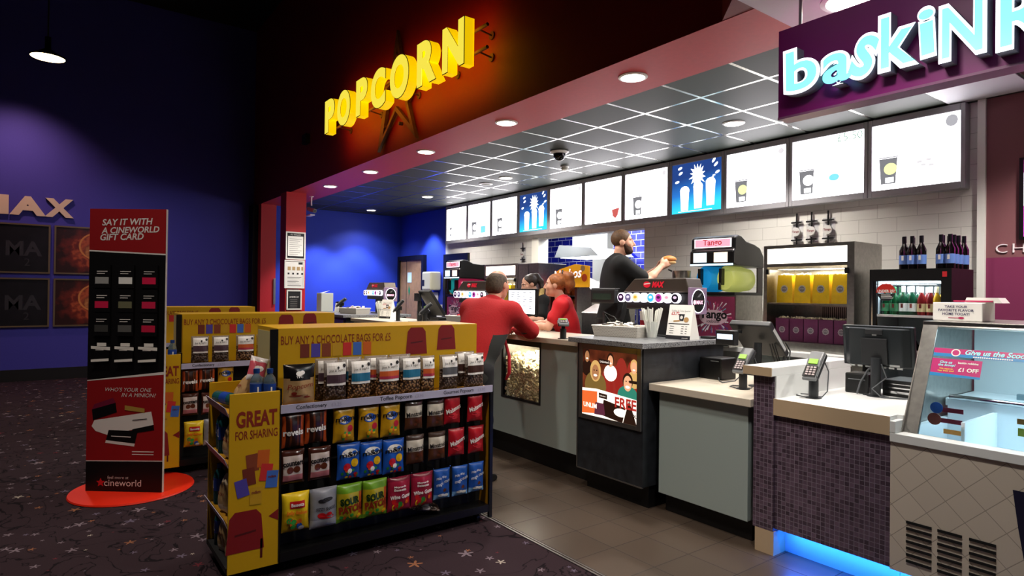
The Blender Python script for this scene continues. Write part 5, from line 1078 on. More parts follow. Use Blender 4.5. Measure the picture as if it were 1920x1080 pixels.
# ------------------------------------------------------------------ tent cards
M_tan = mat('tan cookie print', '#b08a5a', .5)
def tent(label, loc, rz, big=True):
    t = thing('tent_card', label, 'tent card', loc, rz, 'tent cards'); W, Hh = .105, .265
    b = MB(); b.add([(-W, -.06, 0), (W, -.06, 0), (W, -.0, Hh), (-W, -.0, Hh), (-W, .085, 0), (W, .085, 0)], [(0, 1, 2, 3), (4, 3, 2, 5), (0, 4, 5, 1)], 0)
    b.add([(-W, -.06, 0), (-W, 0, Hh), (-W, .085, 0)], [(0, 1, 2)]); b.add([(W, -.06, 0), (W, .085, 0), (W, 0, Hh)], [(0, 1, 2)]); b.build('card', M_paper, t)
    T = Matrix.Translation((0, -.06, 0)) @ Matrix.Rotation(-math.atan2(.06, Hh), 4, 'X'); b = MB(); y = -.001
    b.plate(-W, W, .0, .03, y, 0, M=T); b.plate(-W+.01, W-.02, .118, .124, y, 0, M=T)
    text('Coffee & Cake Special', None, None, (.0, .222), w=.16, mb=b, mi=2, y=y, M=T); text('£3.75', None, None, (-.045, .203), w=.07, mb=b, mi=1, y=y, M=T, offset=.02)
    b.add([(-.005, y, .145), (.03, y, .145), (.038, y, .20), (-.013, y, .20)], [(0, 1, 2, 3)], 0, T); b.disc((.012, y-.0004, .172), .012, .014, 14, 3, T); b.plate(-.016, .04, .198, .205, y-.0003, 3, M=T); b.disc((.055, y-.0003, .155), .022, .02, 16, 4, T); b.add([(-.055, y-.0003, .135), (.0, y-.0003, .14), (.0, y-.0003, .152), (-.055, y-.0003, .147)], [(0, 1, 2, 3)], 4, T)
    for i in range(4):
        b.plate(-.08, -.045, .1-i*.018, .104-i*.018, y, 0, M=T); b.plate(.02, .04, .1-i*.018, .104-i*.018, y, 0, M=T); b.plate(.055, .07, .1-i*.018, .104-i*.018, y, 0, M=T)
    text('cineworld', None, None, (.06, .012), w=.05, mb=b, mi=3, y=y-.0005, M=T)
    b.build('printing', [M_ink, mat('red print', '#b82a30', .5), mat('grey print', '#8a8a86', .6), M_wprint, M_tan], t); return t
tent('white Coffee and Cake Special tent card on the granite poster block', (-3.065, 3.93, 1.186), .12)
tent('white tent card on the far counter beside the farthest straw cup', (-8.05, 3.82, 1.147), .35)
tag(MB().box((-3.04, 4.13, 1.186), (-2.94, 4.25, 1.205)).build('receipt_tray', M_black, bevel=.003), 'black receipt tray at back of the granite poster block', 'tray')
# white box, jug behind the pillar
t = thing('napkin_box', 'tall pale box beside the red pillar on farthest granite block', 'box', (-9.98, 3.62, 1.186)); MB().box((-.12, -.10, 0), (.10, .1, .30)).build('box', mat('pale translucent box', '#c3c7c0', .4), t, bevel=.006); MB().add([(-.10, -.06, .30), (.08, -.06, .302), (.06, .06, .345), (-.04, .07, .335)], [(0, 1, 2, 3)]).build('paper', M_paper, t)
t = thing('milk_jug', 'white tapered jug with black lid on farthest granite block', 'jug', (-9.72, 3.74, 1.186)); MB().lathe([(.001, 0), (.06, 0), (.04, .14), (.001, .14)], n=20).build('body', M_paper, t, 40); MB().lathe([(.038, .14), (.042, .16), (.001, .17)], n=20).build('lid', M_black, t, 40)
# ------------------------------------------------------------------ soft drink towers
M_hood = mat('bronze hood', '#4f4740', .35, .5); M_red2 = mat('red logo', '#c5192d', .4, emit='#c5192d', es=.25)
BAD = [('#2a1436', '#e0c8e0'), ('#5a5478', '#c8c6dc'), ('#d8d0b0', '#c09a30'), ('#ffffff', '#d8ece0'), ('#3aa8d8', '#d0f0ff'), ('#a83a98', '#3a1440'), ('#f0e4ea', '#d890a8'), ('#14101c', '#c8b8d0')]
def tower(label, loc, rz=0):
    t = thing('drinks_tower', label, 'drinks dispenser', loc, rz, 'drinks towers with lit badges')
    MB().box((-.30, -.02, .215), (.37, .16, .36)).build('body', M_dark, t, bevel=.01)
    MB().prism([(-.33, .36), (.37, .36), (.33, .475), (-.20, .475)], 'y', -.03, .16).build('hood', M_hood, t, bevel=.008)
    for x in (.06,): MB().box((x-.09, .0, 0), (x+.09, .13, .22)).box((x-.15, -.05, 0), (x+.15, .16, .015)).build('column', M_dark, t, bevel=.006)
    for i, (c1, c2) in enumerate(BAD):
        x = -.335+i*.083
        o = MB().cyl((x, -.05, .315), (x, -.02, .315), .040, n=24).build('badge', mat('lit badge rim', '#fff', .3, emit='#f3eeff', es=1.5), t, 40)
        b = MB(); b.disc((x, -.0515, .315), .034, .034, 20, 0); b.disc((x, -.0525, .32), .018, .012, 12, 1); b.build('badge_face', [mat('badge '+c1, c1, .3, emit=c1, es=.6), mat('badge '+c2, c2, .3, emit=c2, es=.6)], o)
    o = MB().box((.37, -.05, .19), (.385, .17, .40)).build('side_sign', mat('mauve side sign', '#8f7896', .35), t, bevel=.003)
    b = MB(); M = Matrix.Translation((.386, .06, .295)) @ Matrix.Rotation(PI/2, 4, 'Z')
    b.disc((0, -.001, 0), .085, .095, 28, 0, M); b.disc((0, -.002, 0), .078, .088, 28, 1, M); text('MAX', None, None, (.015, -.01), w=.085, mb=b, mi=2, y=-.003, M=M, offset=.04); b.disc((-.05, -.003, -.01), .018, .018, 14, 2, M); b.add([(-.02, -.003, .03), (.01, -.003, .03), (.04, -.003, .06), (.02, -.003, .06)], [(0, 1, 2, 3)], 3, M)
    b.build('side_badge', [mat('lit badge rim', '#fff', .3, emit='#f3eeff', es=1.5), M_black, mat('pink lit word', '#f9c', .3, emit='#f5b8c8', es=1.2), M_grey], o)
    b = MB(); b.disc((-.06, -.032, .425), .038, .026, 20, 0); b.add([(-.09, -.0325, .424), (-.02, -.0325, .432), (-.022, -.0325, .44), (-.09, -.0325, .432)], [(0, 1, 2, 3)], 1); text('MAX', None, None, (.06, .425), w=.13, h=.05, mb=b, mi=0, y=-.033, offset=.06, shear=.3)
    b.build('logo', [M_red2, M_wprint], t); return t
tw = tower('drinks tower with eight lit badges behind the tent card, nearest of three', (-3.41, 4.02, 1.186))
dup(tw, (-6.15, 4.02, 1.186), 0, 'drinks tower with lit badges left of the man in red'); dup(tw, (-8.95, 4.05, 1.186), 0, 'drinks tower with lit badges against the blue wall, farthest of three')
# ------------------------------------------------------------------ back counter and machines
t = thing('back_counter', 'steel topped back counter along the white tile wall', 'counter')
MB().box((-5.3, 5.36, .1), (-2.36, 6.12, .985)).build('body', M_steel, t); MB().box((-5.3, 5.42, 0), (-2.36, 6.1, .1)).build('plinth', M_kick, t); MB().box((-5.32, 5.32, .985), (-2.35, 6.13, 1.03)).build('worktop', M_topw, t, bevel=.004)
t = thing('back_counter', 'long steel back counter left of the kitchen hatch', 'counter')
MB().box((-9.4, 5.36, .1), (-5.55, 6.12, .905)).build('body', M_steel, t); MB().box((-9.4, 5.42, 0), (-5.55, 6.1, .1)).build('plinth', M_kick, t); MB().box((-9.42, 5.32, .905), (-5.53, 6.12, .95)).build('worktop', M_steel, t, bevel=.004)
# popcorn warmer
def warmer(label, loc, w, h, depth=.52, hd=.14, mid=True):
    t = thing('popcorn_warmer', label, 'popcorn warmer', loc, 0, 'popcorn warmers'); W = w/2
    MB().box((-W, 0, 0), (-W+.035, depth, h)).box((W-.06, 0, 0), (W, depth, h)).box((-W+.035, 0, h-.03), (W-.06, depth, h)).box((-W+.035, 0, 0), (W-.06, depth, .08)).box((-W+.035, depth-.02, .08), (W-.06, depth, h-.03)).box((-W+.035, .0, h-hd-.06), (W-.06, .03, h-hd-.03)).build('cabinet', M_steel, t)
    MB().box((-W+.035, .005, h-hd-.03), (W-.06, .03, h-.03)).build('lit_header', mat('lit warmer header', '#fff', .4, emit='#fff6e4', es=2.2), t)
    if mid: MB().box((-W+.035, .03, .42), (W-.06, depth-.02, .435)).build('shelf', M_steel, t)
    b = MB()
    for i in range(24): b.box((-.1+i*.018, depth-.024, .46), (-.094+i*.018, depth-.02, h-hd-.12)); b.box((-.1+i*.018, depth-.024, .12), (-.094+i*.018, depth-.02, .40))
    b.build('back_vents', M_matblack, t)
    MB().box((-W+.035, .008, .08), (W-.06, .012, h-hd-.06)).build('glass_door', M_glass, t)
    for x in (-W+.03, W-.075): MB().box((x, -.02, h-hd-.13), (x+.03, .008, h-hd-.08)).build('latch', M_black, t, bevel=.004)
    light('warmer lamp', 'AREA', (loc[0], loc[1]+.2, loc[2]+h-hd-.08), 7, (1, .9, .7), w*.8, sy=.2); return t
WX, WY, WZ = -2.885, 5.45, 1.03
warmer('steel popcorn warmer full of yellow and purple bags below three dispensers', (WX, WY, WZ), .83, .97)
M_ybag = mat('yellow popcorn bag', '#d9b414', .35, var=.08, scale=20); M_pbox = mat('purple popcorn box', '#642650', .45); M_silver = mat('silver badge print', '#b9b7b4', .4)
def popbag(label, loc, w, d, h, m, name, group, seed, rs=.0, flare=1.0):
    t = thing(name, label, 'popcorn bag', loc, rs, group); W = w/2; D = d/2
    R = lambda k, z: [(-W*k, -D*k, z), (W*k, -D*k, z), (W*k, D*k, z), (-W*k, D*k, z)]
    MB().ring([R(1, 0), R(.97+.0*flare, h*.5), R(flare, h), R(flare*.96, h), R(.9, h*.85)]).build('bag', m, t)
    b = MB(); popheap(b, -W*.8*flare, W*.8*flare, -D*.7, D*.7, lambda x, y, r: h*.97+r.uniform(0, .018), 36, .011, seed); b.build('popcorn', M_popcorn, t)['kind'] = 'stuff'
    b = MB(); y = -D-.003; c = star_pts(12, W*.5, W*.40); b.add([(p, y, h*.5+q) for p, q in c], [tuple(range(len(c)))], 0); b.disc((0, y-.001, h*.5), W*.33, W*.33, 20, 1); text('pop', None, None, (0, h*.5), w=W*.5, mb=b, mi=0, y=y-.002); b.build('badge', [M_silver, mat('grey badge print', '#77757a', .5)], t); return t
pl_ = ['leftmost', 'second from left', 'second from right', 'rightmost']
for i in range(4): popbag('yellow bag of popcorn on upper shelf of the warmer, '+pl_[i]+' of four', (WX-.268+i*.172, WY+.16, WZ+.436), .155, .1, .26, M_ybag, 'popcorn_bag', 'yellow popcorn bags in the warmer', 30+i, 0, .88)
pl5 = ['leftmost', 'second from left', 'middle', 'second from right', 'rightmost']
for i in range(5): popbag('purple box of popcorn on lower shelf of the warmer, '+pl5[i]+' of five', (WX-.27+i*.136, WY+.14, WZ+.081), .13, .12, .21, M_pbox, 'popcorn_box', 'purple popcorn boxes in the warmer', 40+i)
warmer('steel popcorn warmer with lit header left of the kitchen hatch', (-7.62, 5.46, .95), .86, 1.01)
for i, x in enumerate((-7.8, -7.62, -7.44)): popbag('yellow bag of popcorn in far warmer, %s of three' % ('left', 'middle', 'right')[i], (x, 5.62, .95+.436), .155, .1, .26, M_ybag, 'popcorn_bag', 'yellow popcorn bags in the far warmer', 50+i, 0, .88)
t = thing('steel_cupboard', 'tall plain steel cupboard between the far warmer and the hatch', 'cupboard', (-6.96, 5.46, .95)); MB().box((-.22, 0, 0), (.02, .52, 1.0)).box((.03, 0, 0), (.25, .52, 1.0)).build('body', M_steel, t, bevel=.004); MB().box((.02, .005, 0), (.03, .5, .99)).build('door_gap', M_dark, t)
# slush machine
def slush(label, loc, rz, cols, sc=1., word='Tango'):
    t = thing('slush_machine', label, 'slush machine', loc, rz, 'slush machines'); t.scale = (sc, sc, sc); W = .225
    MB().box((-W, .03, 0), (W, .60, .50)).box((-W, -.10, 0), (W, .03, .05)).build('body', M_steel, t, bevel=.004)
    p = MB().box((-W+.01, .012, .07), (W-.01, .03, .485)).build('front_panel', mat('slush panel burst', '#7d2a4a', .35), t)
    b = MB(); rd = random.Random(2)
    for i in range(60):
        a = rd.uniform(0, 6.28); r0 = rd.uniform(.04, .13); r1 = r0+rd.uniform(.03, .09); q = rd.uniform(.004, .009)
        c, s_ = math.cos(a), math.sin(a); f = lambda r, o: (max(-W+.012, min(W-.012, r*c-o*s_)), .011-.0001*(i % 9), max(.08, min(.475, .28+r*s_+o*c)))
        b.add([f(r0, 0), f(r1, -q), f(r1, q)], [(0, 1, 2)], rd.choice([0, 1, 2, 3, 0]))
    b.disc((.0, .0098, .28), .15, .075, 24, 4); text(word, None, None, (0, .30), w=.29, mb=b, mi=5, y=.008, offset=.035); text('iceblast', None, None, (0, .245), w=.14, mb=b, mi=5, y=.008)
    b.build('burst_artwork', [mat('burst white', '#d8d4d8', .4), mat('burst cyan', '#5aa8b8', .4), mat('burst pink', '#c84a78', .4), mat('burst purple', '#5a3a78', .4), mat('burst pale centre', '#c9a8b4', .4), M_kprint], p)
    MB().box((-W, -.12, .05), (W, .02, .07)).box((-W, -.12, .02), (W, -.115, .05)).build('drip_tray', M_black, t)
    for i, x in enumerate((-.115, .11)):
        b = MB(); b.ring([[(x+.10*k*math.cos(2*PI*j/24), y, .66+.13*k*math.sin(2*PI*j/24)) for j in range(24)] for y, k in ((.03, .82), (.06, .98), (.30, 1.0), (.50, .85), (.52, .3))]); b.build('slush_tank', cols[i], t, 50)
        MB().box((x-.035, -.03, .60), (x-.005, .04, .76)).box((x-.03, -.05, .55), (x-.01, -.02, .62)).build('tap', M_black, t, bevel=.004)
    MB().box((-W, .0, .50), (W, .60, .53)).build('deck', M_black, t)
    MB().box((W-.01, .48, .53), (W, .60, .78)).build('side_panel', mat('dark side sticker', '#3a2a30', .4), t)
    # moulded hood
    pr = [(-.04, .80), (-.04, .93), (-.015, .945), (-.01, 1.06), (.05, 1.085), (.12, 1.075), (.22, 1.03), (.40, 1.01), (.52, .98), (.60, .90), (.61, .78), (.45, .785), (.02, .785)]
    MB().prism(pr, 'x', -W-.01, W+.01).build('hood', M_black, t, bevel=.015, seg=3)
    o = MB().box((-W+.03, -.018, .965), (W-.03, -.008, 1.052)).build('lit_sign', mat('lit slush sign', '#fff', .3, emit='#ffe9f0', es=1.4), t); b = MB(); b.plate(-W+.04, W-.04, .972, 1.045, -.02, 0); text(word, None, None, (0, 1.008), w=.2, mb=b, mi=1, y=-.022, offset=.02); b.build('sign_face', [mat('pink sign face', '#d8a', .3, emit='#eaa8b8', es=.8), mat('red sign word', '#a22', .3, emit='#b03a4a', es=.6)], o)
    for x, c in ((-.12, '#cfe6f4'), (.1, '#f4d8c4')): MB().box((x-.07, -.045, .82), (x+.07, -.038, .915)).build('flavour_sign', mat('lit flavour sign '+c, c, .3, emit=c, es=1.1), t)
    MB().box((-W, -.044, .788), (W, -.036, .806)).build('lower_light', mat('white blue strip', '#fff', .3, emit='#a9d8ff', es=1.2), t); return t
M_sl = {c: mat('slush '+c, c, .25, emit=c, es=.35) for c in ('#1a8ed0', '#bcc268', '#1d8a8c', '#b02a50')}
slush('black hooded slush machine with blue and lime tanks behind the tent card', (-3.70, 5.22, 1.03), .12, (M_sl['#1a8ed0'], M_sl['#bcc268']), 1.0)
slush('black hooded slush machine with teal and red tanks at the far left', (-8.75, 5.32, .95), 0, (M_sl['#1d8a8c'], M_sl['#b02a50']), 1.02)
t = thing('drinks_fridge', 'lit glass drinks fridge at the far left behind the slush machine', 'fridge', (-9.33, 5.94, .95)); t.scale = (1.4, .42, 1); MB().box((-.15, 0, 0), (-.12, .45, 1.05)).box((.2, 0, 0), (.45, .45, 1.05)).box((-.12, .40, 0), (.2, .45, 1.05)).box((-.12, 0, .97), (.2, .4, 1.05)).box((-.12, 0, 0), (.2, .4, .05)).build('cabinet', M_black, t)
MB().box((-.12, .38, .05), (.2, .4, .97)).build('lit_back', mat('fridge glow', '#fff', .4, emit='#e8f6ff', es=1.3), t); MB().box((.2, -.01, .0), (.23, .0, 1.05)).box((-.15, -.01, 0), (-.12, 0, 1.05)).build('door_frame', M_alu, t); MB().box((-.12, 0, .45), (.2, .4, .46)).build('shelf', M_alu, t)
for i in range(4):
    o = MB().lathe([(.001, 0), (.03, 0), (.03, .11), (.012, .15), (.012, .17), (.001, .172)], n=14).build('juice_bottle', mat('orange juice', '#d99a2a', .2), None, 40); tag(o, 'orange juice bottle in the far lit fridge', 'bottle', 'juice bottles in the far fridge'); o.location = (-9.35+i*.085, 5.99, .95+.461)
# nachos cabinet
t = thing('nachos_display', 'red roofed nachos cabinet with yellow Nachos sign before the hatch', 'food display', (-6.05, 5.45, .95)); 
MB().box((-.42, 0, 0), (.40, .02, .06)).box((-.42, 0, .06), (-.38, .5, .68)).box((.10, 0, .06), (.14, .5, .68)).box((-.38, .48, .06), (.1, .5, .68)).box((-.42, .02, 0), (.40, .5, .06)).build('frame', mat('dark red brown frame', '#4a1c14', .4), t)
MB().prism([(.14, .0), (.42, .0), (.42, .62), (.28, .72), (.14, .62)], 'y', .0, .5).build('steel_side', M_steel, t)
MB().prism([(-.44, .68), (.14, .68), (.14, .70), (-.15, .80), (-.44, .70)], 'y', .0, .5).build('roof', mat('red roof', '#8a2018', .4), t)
for z in (.06, .22, .38, .54): MB().box((-.38, .02, z), (.1, .48, z+.008)).build('shelf', M_steel, t)
s = MB().add([(-.36, -.02, .66), (.36, -.02, .66), (.36, .0, .93), (.1, .0, .96), (-.2, .0, .90), (-.36, .0, .82), (-.36, .02, .66), (.36, .02, .66), (.36, .02, .93), (.1, .02, .96), (-.2, .02, .90), (-.36, .02, .82)], [(0, 1, 2, 3, 4, 5), (11, 10, 9, 8, 7, 6), (0, 6, 7, 1), (1, 7, 8, 2), (2, 8, 9, 3), (3, 9, 10, 4), (4, 10, 11, 5), (5, 11, 6, 0)]).build('yellow_sign', mat('yellow nachos sign', '#dc9a12', .4, emit='#dc9a12', es=.25), t)
b = MB(); text('Nachos', None, None, (-.02, .83), w=.56, mb=b, y=-.024, offset=.06, ang=.08, shear=.25, mi=1); text('Nachos', None, None, (-.02, .83), w=.55, mb=b, y=-.027, offset=.02, ang=.08, shear=.25); b.disc((.30, -.022, .78), .05, .05, 20, 1); b.disc((.27, -.022, .9), .04, .04, 20, 2); b.build('lettering', [mat('white nachos word', '#fff', .4, emit='#fff4e0', es=.7), mat('red orange nachos', '#c8451a', .4), mat('tan cookie print', '#b08a5a', .5)], s)
rd = random.Random(6); nb = None
for z in (.068, .228, .388, .548):
    for i in range(4):
        if nb is None:
            nb = thing('nacho_bag', 'orange bag of nachos on shelf of the red roofed cabinet', 'snack bag', (0, 0, 0), 0, 'nacho bags in the cabinet'); MB().ring([[(x*sx, y*sy, zz_) for x, y in ((-.045, -.03), (.045, -.03), (.045, .03), (-.045, .03))] for sx, sy, zz_ in ((1, .6, 0), (1, 1, .04), (.95, .9, .09), (1, .1, .12))]).build('bag', mat('orange nacho bag', '#b5581c', .35, var=.4, scale=40), nb, 60); o = nb
        else: o = dup(nb)
        o.location = (-6.05-.31+i*.115, 5.45+.14+rd.uniform(0, .05), .95+z); o.rotation_euler = (rd.uniform(-.1, .1), 0, rd.uniform(-.2, .2))
# steel cabinet with sloped top, server's work unit
t = thing('steel_cabinet', 'low steel cabinet with sloped lid between the nachos and the server', 'cabinet', (-5.02, 4.95, 0)); MB().box((-.26, 0, 0), (.24, .35, 1.31)).prism([(0, 1.31), (.35, 1.31), (.35, 1.40), (.22, 1.41)], 'x', -.27, .25).build('body', M_steel, t, bevel=.003); MB().box((-.012, -.002, .2), (-.005, 0, 1.29)).build('door_gap', M_dark, t)
t = thing('popcorn_machine', 'black topped steel popcorn machine in front of the server', 'popcorn machine', (-4.02, 4.75, 0)); MB().box((-.15, 0, 0), (.14, .28, 1.60)).build('cabinet', M_steel, t); MB().box((-.18, -.03, 1.60), (.30, .30, 1.635)).build('top', M_black, t, bevel=.003)
t = thing('kettle', 'grey steel popcorn kettle on black tray beside the server hands', 'pot', (-3.83, 4.90, 1.636)); MB().box((-.16, -.12, 0), (.14, .12, .018)).build('tray', M_black, t, bevel=.003); MB().lathe([(.001, .018), (.075, .018), (.085, .04), (.09, .125), (.084, .125), (.078, .05), (.001, .045)], n=24).build('pot', M_steel, t, 40); MB().cyl((-.08, 0, .11), (-.15, -.01, .14), .008, n=8).build('handle', M_black, t, 40)
t = thing('cup_dispenser', 'red drinks cup stack behind the straws', 'cup stack', (-3.60, 4.12, 1.186)); MB().lathe([(.001, 0), (.038, 0), (.045, .12), (.001, .121)], n=20).build('cup', mat('red cup', '#a5142a', .35), t, 40); MB().lathe([(.04, .121), (.047, .19), (.05, .2), (.001, .2)], n=20).build('white_cup', M_paper, t, 40)
# fridge with beers
t = thing('beer_fridge', 'black glass fronted beer fridge with bottles on top, beside the plum wall', 'fridge', (-2.045, 5.42, 0))
x0, x1, d = -.29, .29, .46
MB().box((x0, 0, .02), (x0+.05, d, 1.755)).box((x1-.07, 0, .02), (x1, d, 1.755)).box((x0+.05, 0, 1.66), (x1-.07, d, 1.755)).box((x0+.05, 0, .02), (x1-.07, d, .6)).box((x0+.05, d-.03, .6), (x1-.07, d, 1.66)).build('cabinet', M_black, t)
MB().box((x0+.05, d-.035, .6), (x1-.07, d-.031, 1.66)).box((x0+.05, .03, .6), (x0+.054, d-.04, 1.66)).build('liner', mat('fridge liner', '#8a969c', .4), t); MB().box((x0+.06, .06, 1.64), (x1-.08, .10, 1.655)).build('fridge_lamp', mat('case lamp tube', '#fff', .4, emit='#d8f2ff', es=9), t)
SHZ = [1.385, 1.0, .62]
for z in SHZ: MB().box((x0+.05, .03, z-.01), (x1-.07, d-.03, z)).box((x0+.05, .02, z-.014), (x1-.07, .03, z+.006)).build('shelf', M_white, t)
MB().box((x0+.05, .003, .6), (x1-.07, .007, 1.66)).build('glass_door', M_glass, t); MB().box((x0+.02, -.012, .6), (x0+.03, 0, 1.66)).build('handle', M_chrome, t)
b = MB(); n = 20; b.add([(-.165+.075*math.cos(PI*i/n), -.0015, 1.565+.075*math.sin(PI*i/n)) for i in range(n+1)], [tuple(range(n+1))], 0); b.add([(-.24, -.0015, 1.56), (-.165+-.03, -.0015, 1.50), (-.135, -.0015, 1.50), (-.09, -.0015, 1.56)], [(0, 1, 2, 3)], 1); text('UNDER 25?', None, None, (-.165, 1.58), w=.13, mb=b, mi=2, y=-.003, offset=.03)
for i in range(3): b.plate(-.2, -.13+.01*i, 1.545-i*.012, 1.55-i*.012, -.003, 2)
b.build('age_sticker', [mat('red sticker', '#c0281c', .4), M_ink, M_wprint], t); MB().box((.23, .0, 1.69), (.26, -.002, 1.73)).build('red_tag', M_red, t)
light('fridge light', 'AREA', (-2.08, 5.5, 1.63), 3, (.85, .95, 1), .4, sy=.06)
_bt = {}
def beer(kind, label, loc, group, rz=0):
    g, lab, cap, r, h = {'green': ('#073a1e', '#3d7a55', '#0d3a20', .031, .23), 'greenw': ('#083522', '#dfe3e0', '#e6e8ea', .032, .235), 'red': ('#5a1414', '#c9b88a', '#e6e2dc', .031, .23), 'gold': ('#b08a1c', '#d8cfa8', '#d8c9a0', .029, .23), 'wine': ('#0a0608', '#5a78b8', '#0b0910', .034, .26), 'dark': ('#0c0a0c', '#d9d6d2', '#a9abae', .036, .26)}[kind]
    if kind not in _bt:
        t = thing('bottle', label, 'bottle', loc, rz, group)
        MB().lathe([(.001, 0), (r, 0), (r, h*.58), (r*.42, h*.76), (r*.38, h*.93), (.001, h*.935)], n=18).build('glass', mat('bottle '+g, g, .08, spec=.8), t, 50)
        l = MB().lathe([(r*1.02, h*.14), (r*1.02, h*.42)], n=18).build('label', mat('label '+lab, lab, .4), t, 60); MB().box((-.008, -r*1.05, h*.26), (.008, -r*1.03, h*.4)).build('label_mark', mat('label mark '+kind, {'wine': '#d9d6d0', 'dark': '#2a2622'}.get(kind, '#7a2a24'), .4), t)
        MB().lathe([(r*.44, h*.80), (r*.44, h), (.001, h*1.004)], n=16).build('cap', mat('cap '+cap, cap, .3), t, 40); _bt[kind] = t
    else: t = dup(_bt[kind], loc, rz, label, group)
    return t
bw = thing
for kind, xs_, nm in (('green', (-.205, -.135), 'green beer bottle'), ('greenw', (-.07, -.005), 'green beer bottle with white cap'), ('red', (.06, .122), 'red brown bottle with white neck'), ('gold', (.165, .198), 'gold bottle')):
    for k, x in enumerate(xs_):
        for row, y in ((0, .09), (1, .2)): beer(kind, '%s on the top fridge shelf, %s %s' % (nm, ('left', 'right')[k], ('in front', 'behind')[row]), (-2.045+x, 5.42+y+(.03 if kind == 'gold' and k else 0), SHZ[0]), nm+'s in the beer fridge')
for i in range(6):
    beer('dark', 'dark bottle with white label on the lower fridge shelf, '+['first', 'second', 'third', 'fourth', 'fifth', 'last'][i]+' from the left', (-2.26+i*.072, 5.52, SHZ[1]), 'dark bottles in the beer fridge')
tag(MB().box((-2.27, 5.50, 1.29), (-1.85, 5.6, 1.33)).build('red_shelf_box', mat('red box', '#8a1420', .4)), 'long red box under the top fridge shelf', 'box') if 0 else None
for i, (x, y) in enumerate(((-2.13, 5.55), (-2.10, 5.48), (-2.04, 5.47), (-1.975, 5.47), (-2.09, 5.62))): beer('wine', 'dark wine bottle with blue label on the fridge, left cluster, '+['back left', 'front left', 'front middle', 'front right', 'back middle'][i], (x, y, 1.756), 'wine bottles in the left cluster')
for i, (x, y) in enumerate(((-1.86, 5.56), (-1.845, 5.48), (-1.785, 5.48), (-1.79, 5.57), (-1.79, 5.66), (-1.78, 5.75), (-1.85, 5.66))): beer('wine', 'dark wine bottle with blue label on the fridge, right cluster, '+['second row left', 'front left', 'front right', 'second row right', 'third row right', 'rearmost right', 'third row left'][i], (x, y, 1.756), 'wine bottles in the right cluster')
# wall dispensers
def optic(label, x, z):
    t = thing('wall_dispenser', label, 'dispenser', (x, 6.15, z), 0, 'wall dispensers on the tile wall')
    MB().cyl((0, -.03, .09), (0, -.03, .31), .009, n=10).cyl((0, -.03, -.01), (0, -.03, .06), .007, n=10).build('rod', M_black, t, 40)
    for q in (.21, .03): MB().box((-.055, -.04, q), (.055, -.02, q+.014)).box((-.006, -.03, q), (.006, 0, q+.01)).build('cross_bar', M_black, t)
    b = MB(); b.ring([[(r*math.cos(2*PI*i/24), y, .12+r*math.sin(2*PI*i/24)) for i in range(24)] for r, y in ((.045, -.035), (.045, -.05))]); b.build('round_badge', mat('silver badge print', '#b9b7b4', .4), t, 40); text('Tango', mat('red grey badge word', '#7d4a4a', .4), t, (0, .12), w=.075, y=-.052, offset=.03)
    MB().box((-.06, -.012, .0), (.06, -.008, .24)).build('clear_plate', mat('clear plate', '#ccd', .1, alpha=.12), t)
for lab, x in (('black rod wall dispenser above popcorn warmer, left of three', -3.345), ('black rod wall dispenser above popcorn warmer, middle of three', -3.19), ('black rod wall dispenser above popcorn warmer, right of three', -3.025), ('black rod wall dispenser on tiles left of the kitchen hatch', -7.93)): optic(lab, x, 2.065 if x > -5 else 2.03)
# hand towel and soap dispensers by the doors
t = thing('towel_dispenser', 'cream paper towel dispenser on the blue wall between the doors', 'dispenser', (-10.78, 6.14, 1.56)); MB().box((-.13, -.24, 0), (.22, 0, .36)).build('case', mat('cream plastic case', '#cfcdb6', .4), t, bevel=.03, seg=3); MB().box((-.13, -.242, .08), (-.02, -.238, .2)).build('window', M_dark, t)
t = thing('soap_dispenser', 'white soap dispenser below the cream towel dispenser', 'dispenser', (-10.75, 6.14, 1.30)); MB().box((-.1, -.15, 0), (.1, 0, .22)).build('case', M_white, t, bevel=.02); MB().box((-.05, -.155, .03), (.0, -.15, .12)).build('window', M_dark, t)
t = thing('wash_basin', 'white hand basin with tap under the soap dispenser', 'basin', (-10.7, 6.14, .82)); MB().box((-.22, -.36, 0), (.22, 0, .16)).build('bowl', M_white, t, bevel=.02); MB().box((-.16, -.02, .16), (.2, 0, .46)).build('splashback', M_white, t); MB().tube([(.0, -.06, .16), (0, -.06, .3), (0, -.12, .34), (0, -.17, .3)], .012, 8).build('tap', M_chrome, t, 60)
tag(MB().box((-11.07, 6.135, 1.12), (-10.98, 6.15, 1.25)).build('light_switch', M_white, bevel=.003), 'white switch plate on blue wall beside the oak door', 'switch')
# kitchen extract hood glimpsed through the hatch
t = thing('extract_hood', 'bright steel extract hood in the kitchen behind the hatch', 'hood', (-7.4, 7.0, 2.12)); MB().prism([(-.42, .0), (.6, .0), (.45, .12), (-.3, .2)], 'y', -.3, .5).box((-.2, -.1, .1), (.2, .3, .63)).build('hood', mat('bright hood steel', '#d5d9dc', .35, .3), t); MB().box((-.38, -.2, -.01), (.5, .4, .0)).build('hood_lamp', mat('kitchen lamp', '#fff', .4, emit='#f4fbff', es=2.5), t)
t = thing('kitchen_rack', 'steel rack with trays in the kitchen behind the hatch', 'rack', (-6.9, 7.0, 0)); MB().box((-.4, -.2, .9), (.4, .3, .94)).box((-.4, -.2, 1.3), (.4, .3, 1.33)).box((-.4, -.2, 1.6), (.4, .3, 1.63)).box((-.4, -.2, 0), (-.37, -.17, 1.7)).box((.37, -.2, 0), (.4, -.17, 1.7)).box((-.4, .27, 0), (-.37, .3, 1.7)).box((.37, .27, 0), (.4, .3, 1.7)).build('frame', M_steel, t)
